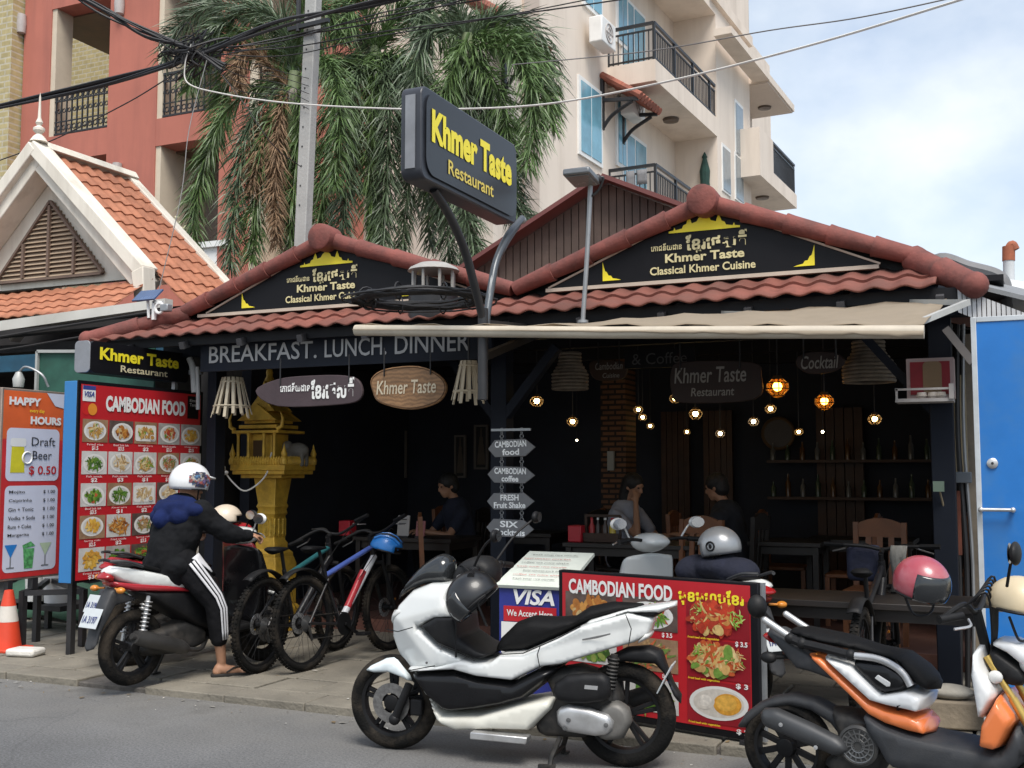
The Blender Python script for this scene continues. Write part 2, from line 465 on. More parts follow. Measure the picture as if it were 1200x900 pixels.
# ================================================================== ground, road and pavement
def road_mat():
    m = mat('asphalt', (0.125, 0.126, 0.128), 0.88, var=0.16, vs=1.3, bump=0.35, bs=160, dirt=(0.095, 0.095, 0.097), dirt_amt=0.6, ds=0.8)
    n, l = m.node_tree.nodes, m.node_tree.links
    b = n['Principled BSDF']; src = b.inputs['Base Color'].links[0].from_socket
    z = n.new('ShaderNodeTexNoise'); z.inputs['Scale'].default_value = 70; z.inputs['Detail'].default_value = 4; z.inputs['Roughness'].default_value = 0.75
    c = n.new('ShaderNodeTexCoord'); l.new(c.outputs['Object'], z.inputs[0])
    r = n.new('ShaderNodeValToRGB'); r.color_ramp.elements[0].position = 0.38; r.color_ramp.elements[1].position = 0.64
    r.color_ramp.elements[0].color = (0.5, 0.5, 0.5, 1); r.color_ramp.elements[1].color = (1.45, 1.45, 1.45, 1)
    q = n.new('ShaderNodeMix'); q.data_type = 'RGBA'; q.blend_type = 'MULTIPLY'; q.inputs[0].default_value = 0.8
    l.new(z.outputs[0], r.inputs[0]); l.new(src, q.inputs[6]); l.new(r.outputs[0], q.inputs[7])
    # pale dust lying along the kerb, dark oily blots and fine cracks
    sx = n.new('ShaderNodeSeparateXYZ'); l.new(c.outputs['Object'], sx.inputs[0])
    mr = n.new('ShaderNodeMapRange'); mr.inputs[1].default_value = 4.7; mr.inputs[2].default_value = 6.15; mr.inputs[3].default_value = 0; mr.inputs[4].default_value = 0.75
    l.new(sx.outputs[1], mr.inputs[0])
    nd = n.new('ShaderNodeTexNoise'); nd.inputs['Scale'].default_value = 2.2; nd.inputs['Detail'].default_value = 7; l.new(c.outputs['Object'], nd.inputs[0])
    mm = n.new('ShaderNodeMath'); mm.operation = 'MULTIPLY'; l.new(mr.outputs[0], mm.inputs[0]); l.new(nd.outputs[0], mm.inputs[1])
    q1 = n.new('ShaderNodeMix'); q1.data_type = 'RGBA'; q1.inputs[7].default_value = (0.24, 0.225, 0.195, 1); l.new(mm.outputs[0], q1.inputs[0]); l.new(q.outputs[2], q1.inputs[6])
    vo = n.new('ShaderNodeTexVoronoi'); vo.feature = 'DISTANCE_TO_EDGE'; vo.inputs['Scale'].default_value = 0.55
    wd = n.new('ShaderNodeMix'); wd.data_type = 'RGBA'; wd.blend_type = 'ADD'; wd.inputs[0].default_value = 0.35; l.new(c.outputs['Object'], wd.inputs[6]); l.new(nd.outputs[1], wd.inputs[7]); l.new(wd.outputs[2], vo.inputs[0])
    cr = n.new('ShaderNodeValToRGB'); cr.color_ramp.elements[0].position = 0.0; cr.color_ramp.elements[1].position = 0.008; cr.color_ramp.elements[0].color = (0.35, 0.35, 0.35, 1); l.new(vo.outputs[0], cr.inputs[0])
    q2 = n.new('ShaderNodeMix'); q2.data_type = 'RGBA'; q2.blend_type = 'MULTIPLY'; q2.inputs[0].default_value = 0.22; l.new(q1.outputs[2], q2.inputs[6]); l.new(cr.outputs[0], q2.inputs[7])
    no = n.new('ShaderNodeTexNoise'); no.inputs['Scale'].default_value = 1.1; no.inputs['Detail'].default_value = 4; l.new(c.outputs['Object'], no.inputs[0])
    ro = n.new('ShaderNodeValToRGB'); ro.color_ramp.elements[0].position = 0.62; ro.color_ramp.elements[1].position = 0.72; ro.color_ramp.elements[0].color = (1, 1, 1, 1); ro.color_ramp.elements[1].color = (0.6, 0.6, 0.6, 1); l.new(no.outputs[0], ro.inputs[0])
    q3 = n.new('ShaderNodeMix'); q3.data_type = 'RGBA'; q3.blend_type = 'MULTIPLY'; q3.inputs[0].default_value = 0.8; l.new(q2.outputs[2], q3.inputs[6]); l.new(ro.outputs[0], q3.inputs[7]); l.new(q3.outputs[2], b.inputs['Base Color'])
    return m
mb = MB(); mb.quad((-400, -400, 0), (400, -400, 0), (400, 400, 0), (-400, 400, 0))
tag(mb.build('road', road_mat()), kind='structure')
PAVE = 0.055
M_slab = mat('pavement_stone', (0.205, 0.185, 0.148), 0.92, var=0.30, vs=1.6, bump=0.45, bs=45, dirt=(0.085, 0.078, 0.066), dirt_amt=0.75, ds=1.1)
M_slabgap = mat('pavement_grit', (0.10, 0.09, 0.08), 0.95, var=0.3, vs=20, bump=0.5, bs=80)
rnd = random.Random(3)
mb = MB()
mb.cube((-20, 6.12, -0.05), (6, 9.2, PAVE - 0.022), 1)
y = 6.085
row = 0
while y < 9.1:
    d = (0.30, 0.42, 0.42, 0.42)[min(row, 3)] + (0 if row else rnd.uniform(-.01, .01))
    x = -19.5 + rnd.uniform(0, .6)
    while x < 5.5:
        w = rnd.uniform(.55, .8) if row == 0 else rnd.choice((.42, .42, .62))
        j = rnd.uniform(-0.012, 0.012) if row == 0 else rnd.uniform(-.004, .004)
        g = rnd.uniform(.004, .013)
        zt = PAVE + rnd.uniform(-.007, .003)
        a, b, c, e = (x + g, y + j + g), (x + w - g, y + j + g + rnd.uniform(-.008, .008)), (x + w - g, y + d - g), (x + g, y + d - g)
        ts = rnd.uniform(-.003, .003)
        if not (row == 0 and rnd.random() < 0.05):
            mb.add([(p[0], p[1], -0.02) for p in (a, b, c, e)] + [(a[0], a[1], zt), (b[0], b[1], zt + ts), (c[0], c[1], zt + ts), (e[0], e[1], zt)],
                   [(4, 5, 6, 7), (0, 1, 5, 4), (1, 2, 6, 5), (2, 3, 7, 6), (3, 0, 4, 7)])
        x += w
    y += d; row += 1
tag(mb.build('pavement', [M_slab, M_slabgap], bevel=0.008, seg=2), kind='structure')
# leaves and grit along the gutter
rnd = random.Random(8)

# ================================================================== red apartment building (left, behind)
M_red = mat('red_render', (0.44, 0.150, 0.108), 0.9, var=0.10, vs=0.7, bump=0.1, bs=60, dirt=(0.27, 0.10, 0.08), dirt_amt=0.6, ds=1.6, streak=True)
M_cream = mat('cream_render', (0.62, 0.53, 0.41), 0.85, var=0.08, vs=1.0, dirt=(0.35, 0.29, 0.22), dirt_amt=0.35, ds=0.8)
M_beigeint = mat('balcony_beige', (0.50, 0.44, 0.38), 0.85, var=0.06, vs=1)
M_whitep = mat('white_paint', (0.78, 0.78, 0.76), 0.5, var=0.05, vs=2, dirt=(0.45, 0.44, 0.42), dirt_amt=0.3, ds=1.5)
M_darkwood = mat('dark_wood_soffit', (0.13, 0.075, 0.05), 0.45, var=0.3, vs=4)
M_iron = mat('black_iron', (0.018, 0.018, 0.02), 0.45, var=0.2)
M_lampg = mat('grey_wall_lamp', (0.42, 0.38, 0.36), 0.5)
red = thing('apartment_building', 'terracotta red apartment block with cream jambs and black wrought iron balconies, behind the palms', 'building', (-16, 18, 0))
V = 18.0
def U18(px): return av(px, 450, V).x
cols = [(-20.57, -19.72), (-17.94, -16.56), (-14.83, -14.05), (-12.4, -11.6)]
mb = MB()
for a, b in cols: mb.cube((a, V, 0), (b, V + 0.5, 16))
for z0, z1 in ((4.9, 5.5), (8.54, 9.14), (12.14, 12.75)):
    for (a, b), (c, d) in zip(cols, cols[1:]): mb.cube((b, V + 0.004, z0), (c, V + 0.5, z1))
mb.build('wall', M_red, red)
mb = MB()
for k_, (a, b) in enumerate(cols[:3]): mb.cube((b, V + 0.03, 0), (b + 0.14, V + (1.9 if k_ else .5), 16))
mb.cube((-14.05, V - 0.03, 8.9), (-13.85, V + 0.02, 16))
mb.build('jamb', M_cream, red)
mb = MB()
for z in (8.54, 12.14): mb.cube((-20.5, V + 0.5, z), (-11.7, V + 3.0, z + 0.5))
mb.build('floor_slab', M_red, red)
mb = MB()
for z in (8.50, 12.10): mb.cube((-20.5, V + 0.5, z), (-11.7, V + 3.0, z + 0.035))
mb.build('soffit', M_darkwood, red)
mb = MB()
mb.cube((-18.55, V + 3.0, 0), (-11.6, V + 3.3, 16)); mb.cube((-17.9, V + 1.9, 0), (-16.4, V + 3.0, 16)); mb.cube((-14.9, V + 1.9, 0), (-13.6, V + 3.0, 16))
mb.cube((-18.55, V + 1.7, 9.1), (-18.38, V + 3.0, 16))
mb.build('back_wall', M_beigeint, red)
mb = MB(); mb.cube((-18.38, V + 2.85, 9.1), (-18.0, V + 2.99, 11.4)); mb.cube((-15.9, V + 2.85, 9.1), (-15.0, V + 2.99, 11.3)); mb.build('door', M_whitep, red)
mb = MB(); mb.cube((-20.3, V + 2.4, 9.1), (-19.75, V + 2.7, 12.2)); mb.build('corner_column', M_whitep, red)
def iron_railing(x0, x1, y, z0, h, parent):
    r = MB()
    r.bar((x0, y, z0 + h), (x1, y, z0 + h), 0.05, 0.05); r.bar((x0, y, z0 + 0.05), (x1, y, z0 + 0.05), 0.04)
    r.bar((x0, y, z0 + h - 0.17), (x1, y, z0 + h - 0.17), 0.03); r.bar((x0, y, z0 + .33), (x1, y, z0 + .33), 0.025)
    n = max(2, int((x1 - x0) / 0.15))
    for i in range(n + 1):
        x = x0 + (x1 - x0) * i / n
        r.bar((x, y, z0), (x, y, z0 + h), 0.028)
        if i < n:
            xm = x + (x1 - x0) / n / 2
            r.ring((xm, y, z0 + h - 0.09), 0.05, 0.012, (0, 1, 0), 12, 5); r.ring((xm, y, z0 + 0.19), 0.055, 0.014, (0, 1, 0), 12, 5)
            r.ring((xm, y, z0 + 0.58), 0.045, 0.013, (0, 1, 0), 12, 5)
    return r.build('railing', M_iron, parent)
iron_railing(-19.70, -17.96, V + 0.06, 9.14, 0.98, red)
iron_railing(-16.54, -14.85, V + 0.06, 9.14, 0.98, red)
iron_railing(-13.84, -12.42, V + 0.06, 9.14, 0.98, red)
mb = MB(); mb.cube((-16.5, V + 0.02, 5.75), (-14.4, V + 0.4, 6.25)); mb.cube((-16.55, V - 0.06, 6.20), (-14.4, V + 0.45, 6.32)); mb.build('ledge', M_whitep, red)
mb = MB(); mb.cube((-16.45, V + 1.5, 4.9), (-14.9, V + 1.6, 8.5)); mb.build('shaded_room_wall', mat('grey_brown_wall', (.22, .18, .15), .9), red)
for px, py in ((25, 28), (140, 5), (137, 203), (20, 218)):
    p = av(px, py, V - 0.08)
    mb = MB(); mb.lathe([(.0, -.24), (.10, -.22), (.115, 0), (.10, .22), (0, .24)], p, n=12); mb.build('wall_lamp', M_lampg, red)
# bougainvillea-like pot on the ledge
p = av(206, 288, V + 0.1)
pot = thing('potted_plant', 'small pale potted plant standing on the white ledge of the red apartment block', 'plant', p)
mb = MB(); mb.lathe([(.1, 0), (.14, .2), (.13, .2), (0, .18)], p, n=10); mb.build('pot', M_cream, pot)
mb = MB(); r_ = random.Random(5)
for k in range(90):
    q = p + Vector((r_.gauss(0, .12), r_.gauss(0, .1), .32 + r_.gauss(0, .12))); a = Vector((r_.uniform(-1, 1), r_.uniform(-1, 1), r_.uniform(-.3, 1))).normalized() * .07; b = a.orthogonal().normalized() * .04
    mb.quad(q - a, q + b, q + a, q - b)
mb.build('foliage', mat('pale_leaf', (.38, .36, .24), .7, var=.5, vs=9), pot)

M_ybrick = brick_mat('yellow_brick', (0.60, 0.50, 0.26), (0.50, 0.41, 0.20), (0.62, 0.56, 0.42), bw=.32, bh=.14, ms=.02, rot=(R(90), 0, 0))
yel = thing('apartment_building', 'pale yellow brick building at the far left edge beside the red apartment block', 'building', (-24, 19, 0))
mb = MB(); mb.cube((-28, V - 0.3, 0), (-20.62, V + 1.2, 17)); mb.cube((-28, V + 6, 0), (-18.9, V + 14, 17)); mb.build('wall', M_ybrick, yel)
mb = MB(); mb.cube((-20.62, V + 5.9, 0), (-19.6, V + 5.99, 17)); mb.build('pilaster', M_whitep, yel)

# ================================================================== beige hotel block (right, behind), turned 3 degrees from the street grid
TH = R(3.1)
def ab(p): return Vector((p.x * math.cos(TH) - p.y * math.sin(TH), p.x * math.sin(TH) + p.y * math.cos(TH), p.z))
def aa(px, py, a):
    r = ab(ray(px, py)); t = a / r.x
    return Vector((a, r.y * t, CAM_H + r.z * t))
def ac(px, py, b):
    r = ab(ray(px, py)); t = b / r.y
    return Vector((r.x * t, b, CAM_H + r.z * t))
HM = Matrix.Rotation(-TH, 4, 'Z')
HB = lambda: MB(HM)
M_beige = mat('beige_render', (0.72, 0.63, 0.54), 0.85, var=0.05, vs=0.6, bump=0.06, bs=50, dirt=(0.46, 0.38, 0.31), dirt_amt=0.5, ds=1.5, streak=True)
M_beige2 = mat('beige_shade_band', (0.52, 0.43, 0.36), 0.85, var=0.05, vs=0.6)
M_soff = mat('soffit_paint', (0.60, 0.52, 0.45), 0.85, var=0.04)
M_glassb = mat('blue_curtained_glass', (0.16, 0.36, 0.46), 0.12, var=0.25, vs=1.5, spec=0.8)
M_rail = mat('black_railing', (0.014, 0.015, 0.018), 0.4)
M_terra = mat('terracotta', (0.30, 0.095, 0.06), 0.75, var=0.25, vs=4, bump=0.15, dirt=(0.10, 0.05, 0.04), dirt_amt=0.6, ds=3)
hot = thing('hotel_building', 'tall beige hotel block with black railed balconies and blue curtained windows', 'building', HM @ Vector((-11, 24, 0)))
AW, AB = -9.95, -8.72
bc = aa(768, 69, AB)                         # near corner of the upper balcony floor
FZ = bc.z; B0 = bc.y; B1 = aa(840, 130, AB).y; B2 = aa(880, 200, AB).y
ST = FZ - (aa(765, 190, AB).z - 0.9)         # storey height
_c = aa(931, 131, AB + .62); cc_y, cc_z = _c.y - .2, _c.z
mb = HB()
mb.cube((-14.5, 18.4, 0), (AW, B0 + 16, FZ + 5.4))
mb.cube((AW - .1, B1, 0), (AB, B2, FZ + 5.0))                                   # bay beyond the balconies
mb.cube((AW - .1, B2 - .02, 0), (AB - 0.75, cc_y, cc_z))
mb.build('wall', M_beige, hot)
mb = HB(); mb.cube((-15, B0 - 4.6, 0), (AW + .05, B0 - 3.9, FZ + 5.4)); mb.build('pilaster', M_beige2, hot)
for k in (0, -1):
    z = FZ + k * ST
    mb = HB(); mb.cube((AW - .05, B0, z - .52), (AB, B1 + .0, z)); mb.build('balcony_slab', M_beige, hot)
    # black railing: end facing the street, then the long side
    r = HB(); h = .92
    e0, e1, e2 = (AW, B0 + .05), (AB - .05, B0 + .05), (AB - .05, B1 - .03)
    for (p, q) in ((e0, e1), (e1, e2)):
        for zz, w in ((h, .07), (h - .16, .04), (.07, .04)): r.bar((p[0], p[1], z + zz), (q[0], q[1], z + zz), w)
        d = math.hypot(q[0] - p[0], q[1] - p[1]); n = int(d / .12)
        for i in range(n + 1):
            t = i / n; x, y_ = p[0] + (q[0] - p[0]) * t, p[1] + (q[1] - p[1]) * t
            r.bar((x, y_, z), (x, y_, z + h - (.16 if i % 12 else 0)), .022 if i % 12 else .06)
    r.build('railing', M_rail, hot)
    # sliding door behind
    mb = HB(); mb.cube((AW - .02, B0 + .9, z), (AW + .03, B0 + 2.6, z + 2.25)); f = mb.build('balcony_door', M_whitep, hot)
    for i in range(2):
        g = HB(); g.cube((AW + .02, B0 + .98 + i * .82, z + .08), (AW + .045, B0 + 1.70 + i * .82, z + 2.15)); g.build('pane', M_glassb, f)
    # ceiling lamp on the soffit above
    zc = z + ST - .53
    mb = HB(); mb.lathe([(0.0, -.09), (.20, -.07), (.22, 0), (0, 0)], (AW + .6, B0 + 2.9, zc), n=16); mb.build('ceiling_lamp', mat('bronze_rim', (.10, .07, .05), .4), hot)
mb = HB(); mb.cube((AW - .05, B0 - .3, FZ + ST - .5), (AB, B1, FZ + ST + .5)); mb.build('balcony_slab', M_beige, hot)
# tall windows of the bay
for (p0, p1) in (((846, 180), (855, 228)), ((861, 190), (870, 238)), ((861, 128), (870, 186)),):
    a = aa(p0[0], p0[1], AB); b = aa(p1[0], p1[1], AB)
    f = HB(); f.cube((AB - .05, a.y - .06, b.z - .06), (AB + .03, b.y + .06, a.z + .3)); fo = f.build('window', M_whitep, hot)
    g = HB(); g.cube((AB, a.y, b.z), (AB + .045, b.y, a.z + .2)); g.build('pane', mat('grey_glass', (.22, .26, .28), .15, spec=.8), fo)
# wall windows with blue curtains
for (pa, pb, w) in (((678, 118), (703, 192), 1), ((722, 150), (732, 196), 1), ((683, -30), (703, 20), 1), ((722, -60), (733, 55), 0)):
    a = aa(pa[0], pa[1], AW); b = aa(pb[0], pb[1], AW)
    zt = aa(pb[0], pb[1] - 46 if w else 0, AW).z; zb = b.z
    f = HB(); f.cube((AW - .05, a.y - .08, zb - .1), (AW + .05, b.y + .08, zb + 1.75)); fo = f.build('window', M_whitep, hot)
    for i in range(2):
        d = (b.y - a.y) / 2
        g = HB(); g.cube((AW, a.y + d * i + .03, zb), (AW + .065, a.y + d * (i + 1) - .03, zb + 1.65)); g.build('pane', M_glassb, fo)
# tiled window canopies on black brackets
def canopy(px, py, ln):
    p = aa(px, py, AW)
    t = HB()
    n = int(ln / .18)
    for i in range(n):
        for j in range(4):
            y_ = p.y - ln / 2 + (i + .5) * ln / n
            a = Vector((AW + .02 + j * .24, y_, p.z - j * .16)); b = a + Vector((.28, 0, -.19))
            t.tube([a, b], [.085, .095], 8)
    c = t.build('canopy', M_terra, hot)
    for y_ in (p.y - ln / 2 + .1, p.y + ln / 2 - .1):
        k = HB()
        k.bar((AW + .03, y_, p.z - 1.35), (AW + .03, y_, p.z - .1), .10); k.bar((AW, y_, p.z - .62), (AW + .95, y_, p.z - .72), .08)
        k.tube(curve3([(AW + .05, y_, p.z - 1.3), (AW + .30, y_, p.z - 1.02), (AW + .8, y_, p.z - .76)]), .045, 6)
        k.build('bracket', M_iron, c)
canopy(716, 98, 1.5)
canopy(560, 10, 2.2)
def outdoor_unit(px, py):
    p = aa(px, py, AW + .3)
    b = HB(); b.box((AW + .32, p.y, p.z), (.34, .85, .62)); o = b.build('air_conditioner', M_whitep, hot, bevel=.03)
    g = HB(); g.ring((AW + .5, p.y, p.z), .22, .012, (1, 0, 0), 20, 5); g.ring((AW + .5, p.y, p.z), .12, .012, (1, 0, 0), 20, 5); g.bar((AW + .5, p.y - .22, p.z), (AW + .5, p.y + .22, p.z), .015); g.bar((AW + .5, p.y, p.z - .22), (AW + .5, p.y, p.z + .22), .015)
    g.m = HM; g.build('fan_grille', M_lampg, o)
outdoor_unit(705, 41); outdoor_unit(741, 125)
# cornice, far balcony and lattice tower
mb = HB(); mb.cube((AW - 1, B1 - .6, FZ + 3.25), (AB + .12, B2 + .02, FZ + 3.55)); cc = aa(931, 131, AB + .62); mb.cube((AB - 1.2, B2, cc.z), (AB + .62, cc.y, cc.z + .22)); mb.cube((AB + .12, B1 - .6, cc.z + .02), (AB + .62, B2, cc.z + .22)); mb.build('cornice', M_beige, hot)
mb = HB(); mb.cube((AB - 1.2, B2 + .03, cc.z - .05), (AB + .57, cc.y - .05, cc.z - .001)); mb.build('soffit', M_soff, hot)
fb = aa(891, 205, AB + .62)
z0 = fb.z; b0 = fb.y; b1 = aa(934, 244, AB + .62).y
mb = HB()
mb.cube((AB - .75, b0, z0), (AB + .62, b1, z0 + .45))
mb.cube((AB - .75, b0, z0 + .45), (AB + .62, b0 + 1.6, z0 + 1.45))
mb.build('balcony_slab', M_beige, hot)
r = HB()
for zz, w in ((1.45, .07), (1.3, .04), (.5, .04)): r.bar((AB + .55, b0 + 1.6, z0 + zz), (AB + .55, b1, z0 + zz), w)
n = int((b1 - b0 - 1.6) / .13)
for i in range(n + 1):
    y_ = b0 + 1.6 + (b1 - b0 - 1.6) * i / n; r.bar((AB + .55, y_, z0 + .4), (AB + .55, y_, z0 + 1.4), .025)
r.build('railing', M_rail, hot)
mb = HB(); mb.lathe([(0, -.08), (.2, -.06), (.22, 0), (0, 0)], (AB, b0 + 2.6, z0 - .0), n=14); mb.build('ceiling_lamp', MATS['bronze_rim'], hot); mb = HB(); mb.lathe([(0, -.08), (.2, -.06), (.22, 0), (0, 0)], (AB - .1, B2 + 2.2, cc.z - .05), n=14); mb.build('ceiling_lamp', MATS['bronze_rim'], hot)
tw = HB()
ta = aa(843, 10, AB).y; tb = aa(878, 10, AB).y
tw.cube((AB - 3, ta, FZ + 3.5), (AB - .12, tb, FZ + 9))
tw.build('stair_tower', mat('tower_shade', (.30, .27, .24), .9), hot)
lt = HB()
for i in range(14):
    y_ = ta + (tb - ta) * (i + .5) / 14
    lt.cube((AB - .12, y_ - .12, FZ + 3.5), (AB, y_ + .04, FZ + 9))
for j in range(18): lt.cube((AB - .1, ta, FZ + 3.6 + j * .3), (AB - .02, tb, FZ + 3.72 + j * .3))
lt.build('lattice_screen', M_cream, hot)
# folded parasol and washing on the lower balcony
pp = ac(825, 222, B0 + 5.2)
pz = FZ - ST
par = thing('parasol', 'folded dark green parasol standing on the lower balcony of the beige hotel', 'parasol', HM @ Vector((AB - .35, B0 + 4.9, pz)))
mb = HB(); mb.lathe([(.0, 0), (.25, 0), (.25, .06), (.03, .08), (.02, .1), (.02, 2.2)], (AB - .35, B0 + 4.9, pz), n=10); mb.build('pole', M_iron, par)
mb = HB(); mb.lathe([(.02, 1.0), (.15, 1.02), (.17, 1.2), (.13, 1.7), (.15, 2.0), (.06, 2.35), (.08, 2.4), (.03, 2.5), (0, 2.55)], (AB - .35, B0 + 4.9, pz), n=9); mb.build('canopy', mat('dark_green_canvas', (.02, .055, .045), .9, var=.3), par, smooth=20)
ln_ = thing('washing', 'small grey garments hung over the lower balcony railing of the beige hotel', 'laundry', HM @ Vector((AB - .55, B0 + .07, pz + .85)))
mb = HB()
for x, w, l_ in ((AW + .45, .22, .5), (AW + .72, .26, .36)):
    vs = []; nn = 5
    for i in range(nn + 1):
        for j in range(4): vs.append((x + w * i / nn, B0 + .02 + .02 * math.sin(i * 2.1 + j), pz + .84 - l_ * j / 3))
    mb.add(vs, [(i * 4 + j, (i + 1) * 4 + j, (i + 1) * 4 + j + 1, i * 4 + j + 1) for i in range(nn) for j in range(3)])
mb.build('garment', mat('grey_cloth', (.2, .2, .21), .95), ln_, solid=.01)

# ================================================================== brown gabled shed behind the restaurant
M_brownsheet = mat('brown_cladding', (0.105, 0.075, 0.06), 0.8, var=0.25, vs=3, dirt=(.05, .035, .03), dirt_amt=.6)
shed = thing('gabled_shed', 'brown clad gabled shed rising behind the two restaurant gables', 'shed', (-4.2, 12.5, 0))
ap = Vector((-4.19, 12, 4.93))
lft = Vector((-6.25, 12, 3.86)); rgt = Vector((-1.9, 12, 3.86))
mb = MB(); n = 46
for i in range(n):
    x0 = lft.x + (rgt.x - lft.x) * i / n; x1 = lft.x + (rgt.x - lft.x) * (i + .86) / n
    def top(x): return ap.z - (ap.x - x) * (ap.z - lft.z) / (ap.x - lft.x) if x < ap.x else ap.z - (x - ap.x) * (ap.z - rgt.z) / (rgt.x - ap.x)
    mb.prism([(x0, 12, 2.95), (x1, 12, 2.95), (x1, 12, top(x1) - .02), (x0, 12, top(x0) - .02)], (0, .05, 0))
mb.prism([(lft.x, 12.03, 2.95), (rgt.x, 12.03, 2.95), (rgt.x, 12.03, rgt.z - .03), (ap.x, 12.03, ap.z - .03), (lft.x, 12.03, lft.z - .03)], (0, .05, 0))
mb.build('gable_wall', M_brownsheet, shed)
for e in (lft, rgt):
    d = (e - ap).normalized(); nrm = Vector((-d.z, 0, d.x)); nrm = nrm if nrm.z > 0 else -nrm
    mb = MB(); e2 = e + d * .5
    mb.prism([ap - Vector((0, .25, 0)), e2 - Vector((0, .25, 0)), e2 - Vector((0, .25, 0)) + nrm * .05, ap - Vector((0, .25, 0)) + nrm * .05], (0, 4, 0))
    mb.build('roof', mat('maroon_sheet', (.14, .045, .04), .6, var=.2, vs=2), shed)

# ================================================================== left neighbour with the steep cream and orange temple-style roof
M_otile = mat('orange_tile', (0.39, 0.155, 0.085), 0.7, var=0.22, vs=7, bump=0.1, dirt=(.22, .07, .035), dirt_amt=.5, ds=4)
M_lcream = mat('ivory_trim', (0.74, 0.69, 0.60), 0.7, var=0.06, vs=2, dirt=(.38, .33, .26), dirt_amt=.5, ds=4, streak=True)
M_louv = mat('louvre_slat', (0.36, 0.27, 0.19), 0.8, var=0.12, vs=6)
M_louvd = mat('louvre_frame', (0.16, 0.11, 0.085), 0.8, var=0.2)
nb = thing('neighbour_house', 'shop with steep ivory trimmed gable, louvred vent and bright orange tile roof', 'house', (-10.4, 10, 0))
VG = 9.6
A_ = Vector((-10.62, VG, 5.42)); Rt = Vector((-8.86, VG, 3.76)); Lt = Vector((-12.38, VG, 3.76))
def tile_slope(mbd, o, du, dv, nu, nv_, pitch_amp=.028, step=.018, sub=6, mi=0):
    """wavy stepped tile sheet: o corner, du whole width vector, dv whole slope vector (downwards)"""
    o, du, dv = Vector(o), Vector(du), Vector(dv); nrm = du.cross(dv).normalized()
    if nrm.z < 0: nrm = -nrm
    vs, fs = [], []; W_ = nu * sub + 1
    for j in range(nv_):
        for e in (0, 1):
            t = (j + e) / nv_
            for i in range(W_):
                a = i / sub
                w = abs(math.sin(math.pi * a)) if False else 0.5 + 0.5 * math.cos(2 * math.pi * a)
                off = pitch_amp * w + (step if e else 0)
                vs.append(o + du * (i / (nu * sub)) + dv * t + nrm * off)
    for j in range(nv_):
        b = j * 2 * W_
        for i in range(W_ - 1): fs.append((b + i, b + i + 1, b + W_ + i + 1, b + W_ + i))
        if j + 1 < nv_:
            c = b + 2 * W_
            for i in range(W_ - 1): fs.append((b + W_ + i, b + W_ + i + 1, c + i + 1, c + i))
    mbd.add(vs, fs, mi)
t = MB()
LEN = 1.42
tile_slope(t, A_ + Vector((.02, .12, .0)), (0, LEN - .1, 0), Rt - A_ + Vector((.35, 0, -.33)), 7, 11)
tile_slope(t, A_ + Vector((-.02, .12, .0)), (0, LEN - .1, 0), Lt - A_ + Vector((-.35, 0, -.33)), 7, 11)
t.build('roof', M_otile, nb, solid=.012)
def rake(mbd, a, b, w, d, mi=0):
    dd = (b - a).normalized(); nrm = Vector((-dd.z, 0, dd.x)); nrm = nrm if nrm.z > 0 else -nrm
    mbd.prism([a + nrm * .05, b + nrm * .05, b - nrm * w, a - nrm * w], (0, d, 0), mi)
mb = MB()
rake(mb, A_ + Vector((0, -.16, .07)), Rt + Vector((.0, -.16, .07)), .10, .26); rake(mb, A_ + Vector((0, -.165, .066)), Lt + Vector((0, -.165, .066)), .10, .26)
rake(mb, A_ + Vector((0, -.08, -.06)), Rt + Vector((-.05, -.08, -.06)), .13, .3); rake(mb, A_ + Vector((0, -.085, -.064)), Lt + Vector((.05, -.085, -.064)), .13, .3)
for s_, e in ((1, Rt), (-1, Lt)): mb.prism([e + Vector((-.12 * s_, -.17, .04)), e + Vector((.05 * s_, -.17, .10)), e + Vector((.08 * s_, -.17, -.30)), e + Vector((-.06 * s_, -.17, -.30))], (0, .2, 0))
mb.build('bargeboard', M_lcream, nb, bevel=.012)
mb = MB()
B_ = A_ + Vector((0, LEN, .04)); dv_ = (Rt - A_) + Vector((.36, 0, -.34))
rake(mb, B_, B_ + dv_, .14, .16); dl_ = (Lt - A_) + Vector((-.36, 0, -.34)); rake(mb, B_, B_ + dl_, .14, .16)
mb.prism([A_ + Vector((-.1, .05, .05)), A_ + Vector((.1, .05, .05)), A_ + Vector((0.03, .05, .15)), A_ + Vector((-.03, .05, .15))], (0, LEN + .1, 0))
mb.build('ridge_cap', M_lcream, nb, bevel=.012)
mb = MB(); mb.lathe([(.11, 0), (.07, .06), (.03, .10), (.07, .14), (.07, .17), (.025, .2), (.045, .24), (.02, .30), (.012, .55), (0, .62)], A_ + Vector((0, -.04, .12)), n=10); mb.build('finial', M_lcream, nb)
mb = MB()
q = VG + .22
mb.prism([(A_.x, q, A_.z - .15), (Rt.x - .02, q, Rt.z + .05), (Lt.x + .02, q, Lt.z + .05)], (0, .1, 0)); mb.build('gable_wall', M_lcream, nb)
lv = MB()
zl0 = 3.93; apz = 4.86; hw0 = .86
for i in range(17):
    z = zl0 + (apz - zl0) * i / 17; w = hw0 * (1 - i / 17.0)
    if w > .04: lv.add([(A_.x - w, q - .005, z), (A_.x + w, q - .005, z), (A_.x + w, q - .055, z - .008), (A_.x - w, q - .055, z - .008), (A_.x - w, q - .005, z + .045), (A_.x + w, q - .005, z + .045)],
                       [(3, 2, 5, 4), (0, 1, 2, 3), (0, 4, 5, 1)])
lv.build('louvre', M_louv, nb)
lv = MB()
for x, zt in ((A_.x, apz - .06), (A_.x - .42, 4.36), (A_.x + .42, 4.36)): lv.bar((x, q - .05, zl0), (x, q - .05, zt), .035, .05)
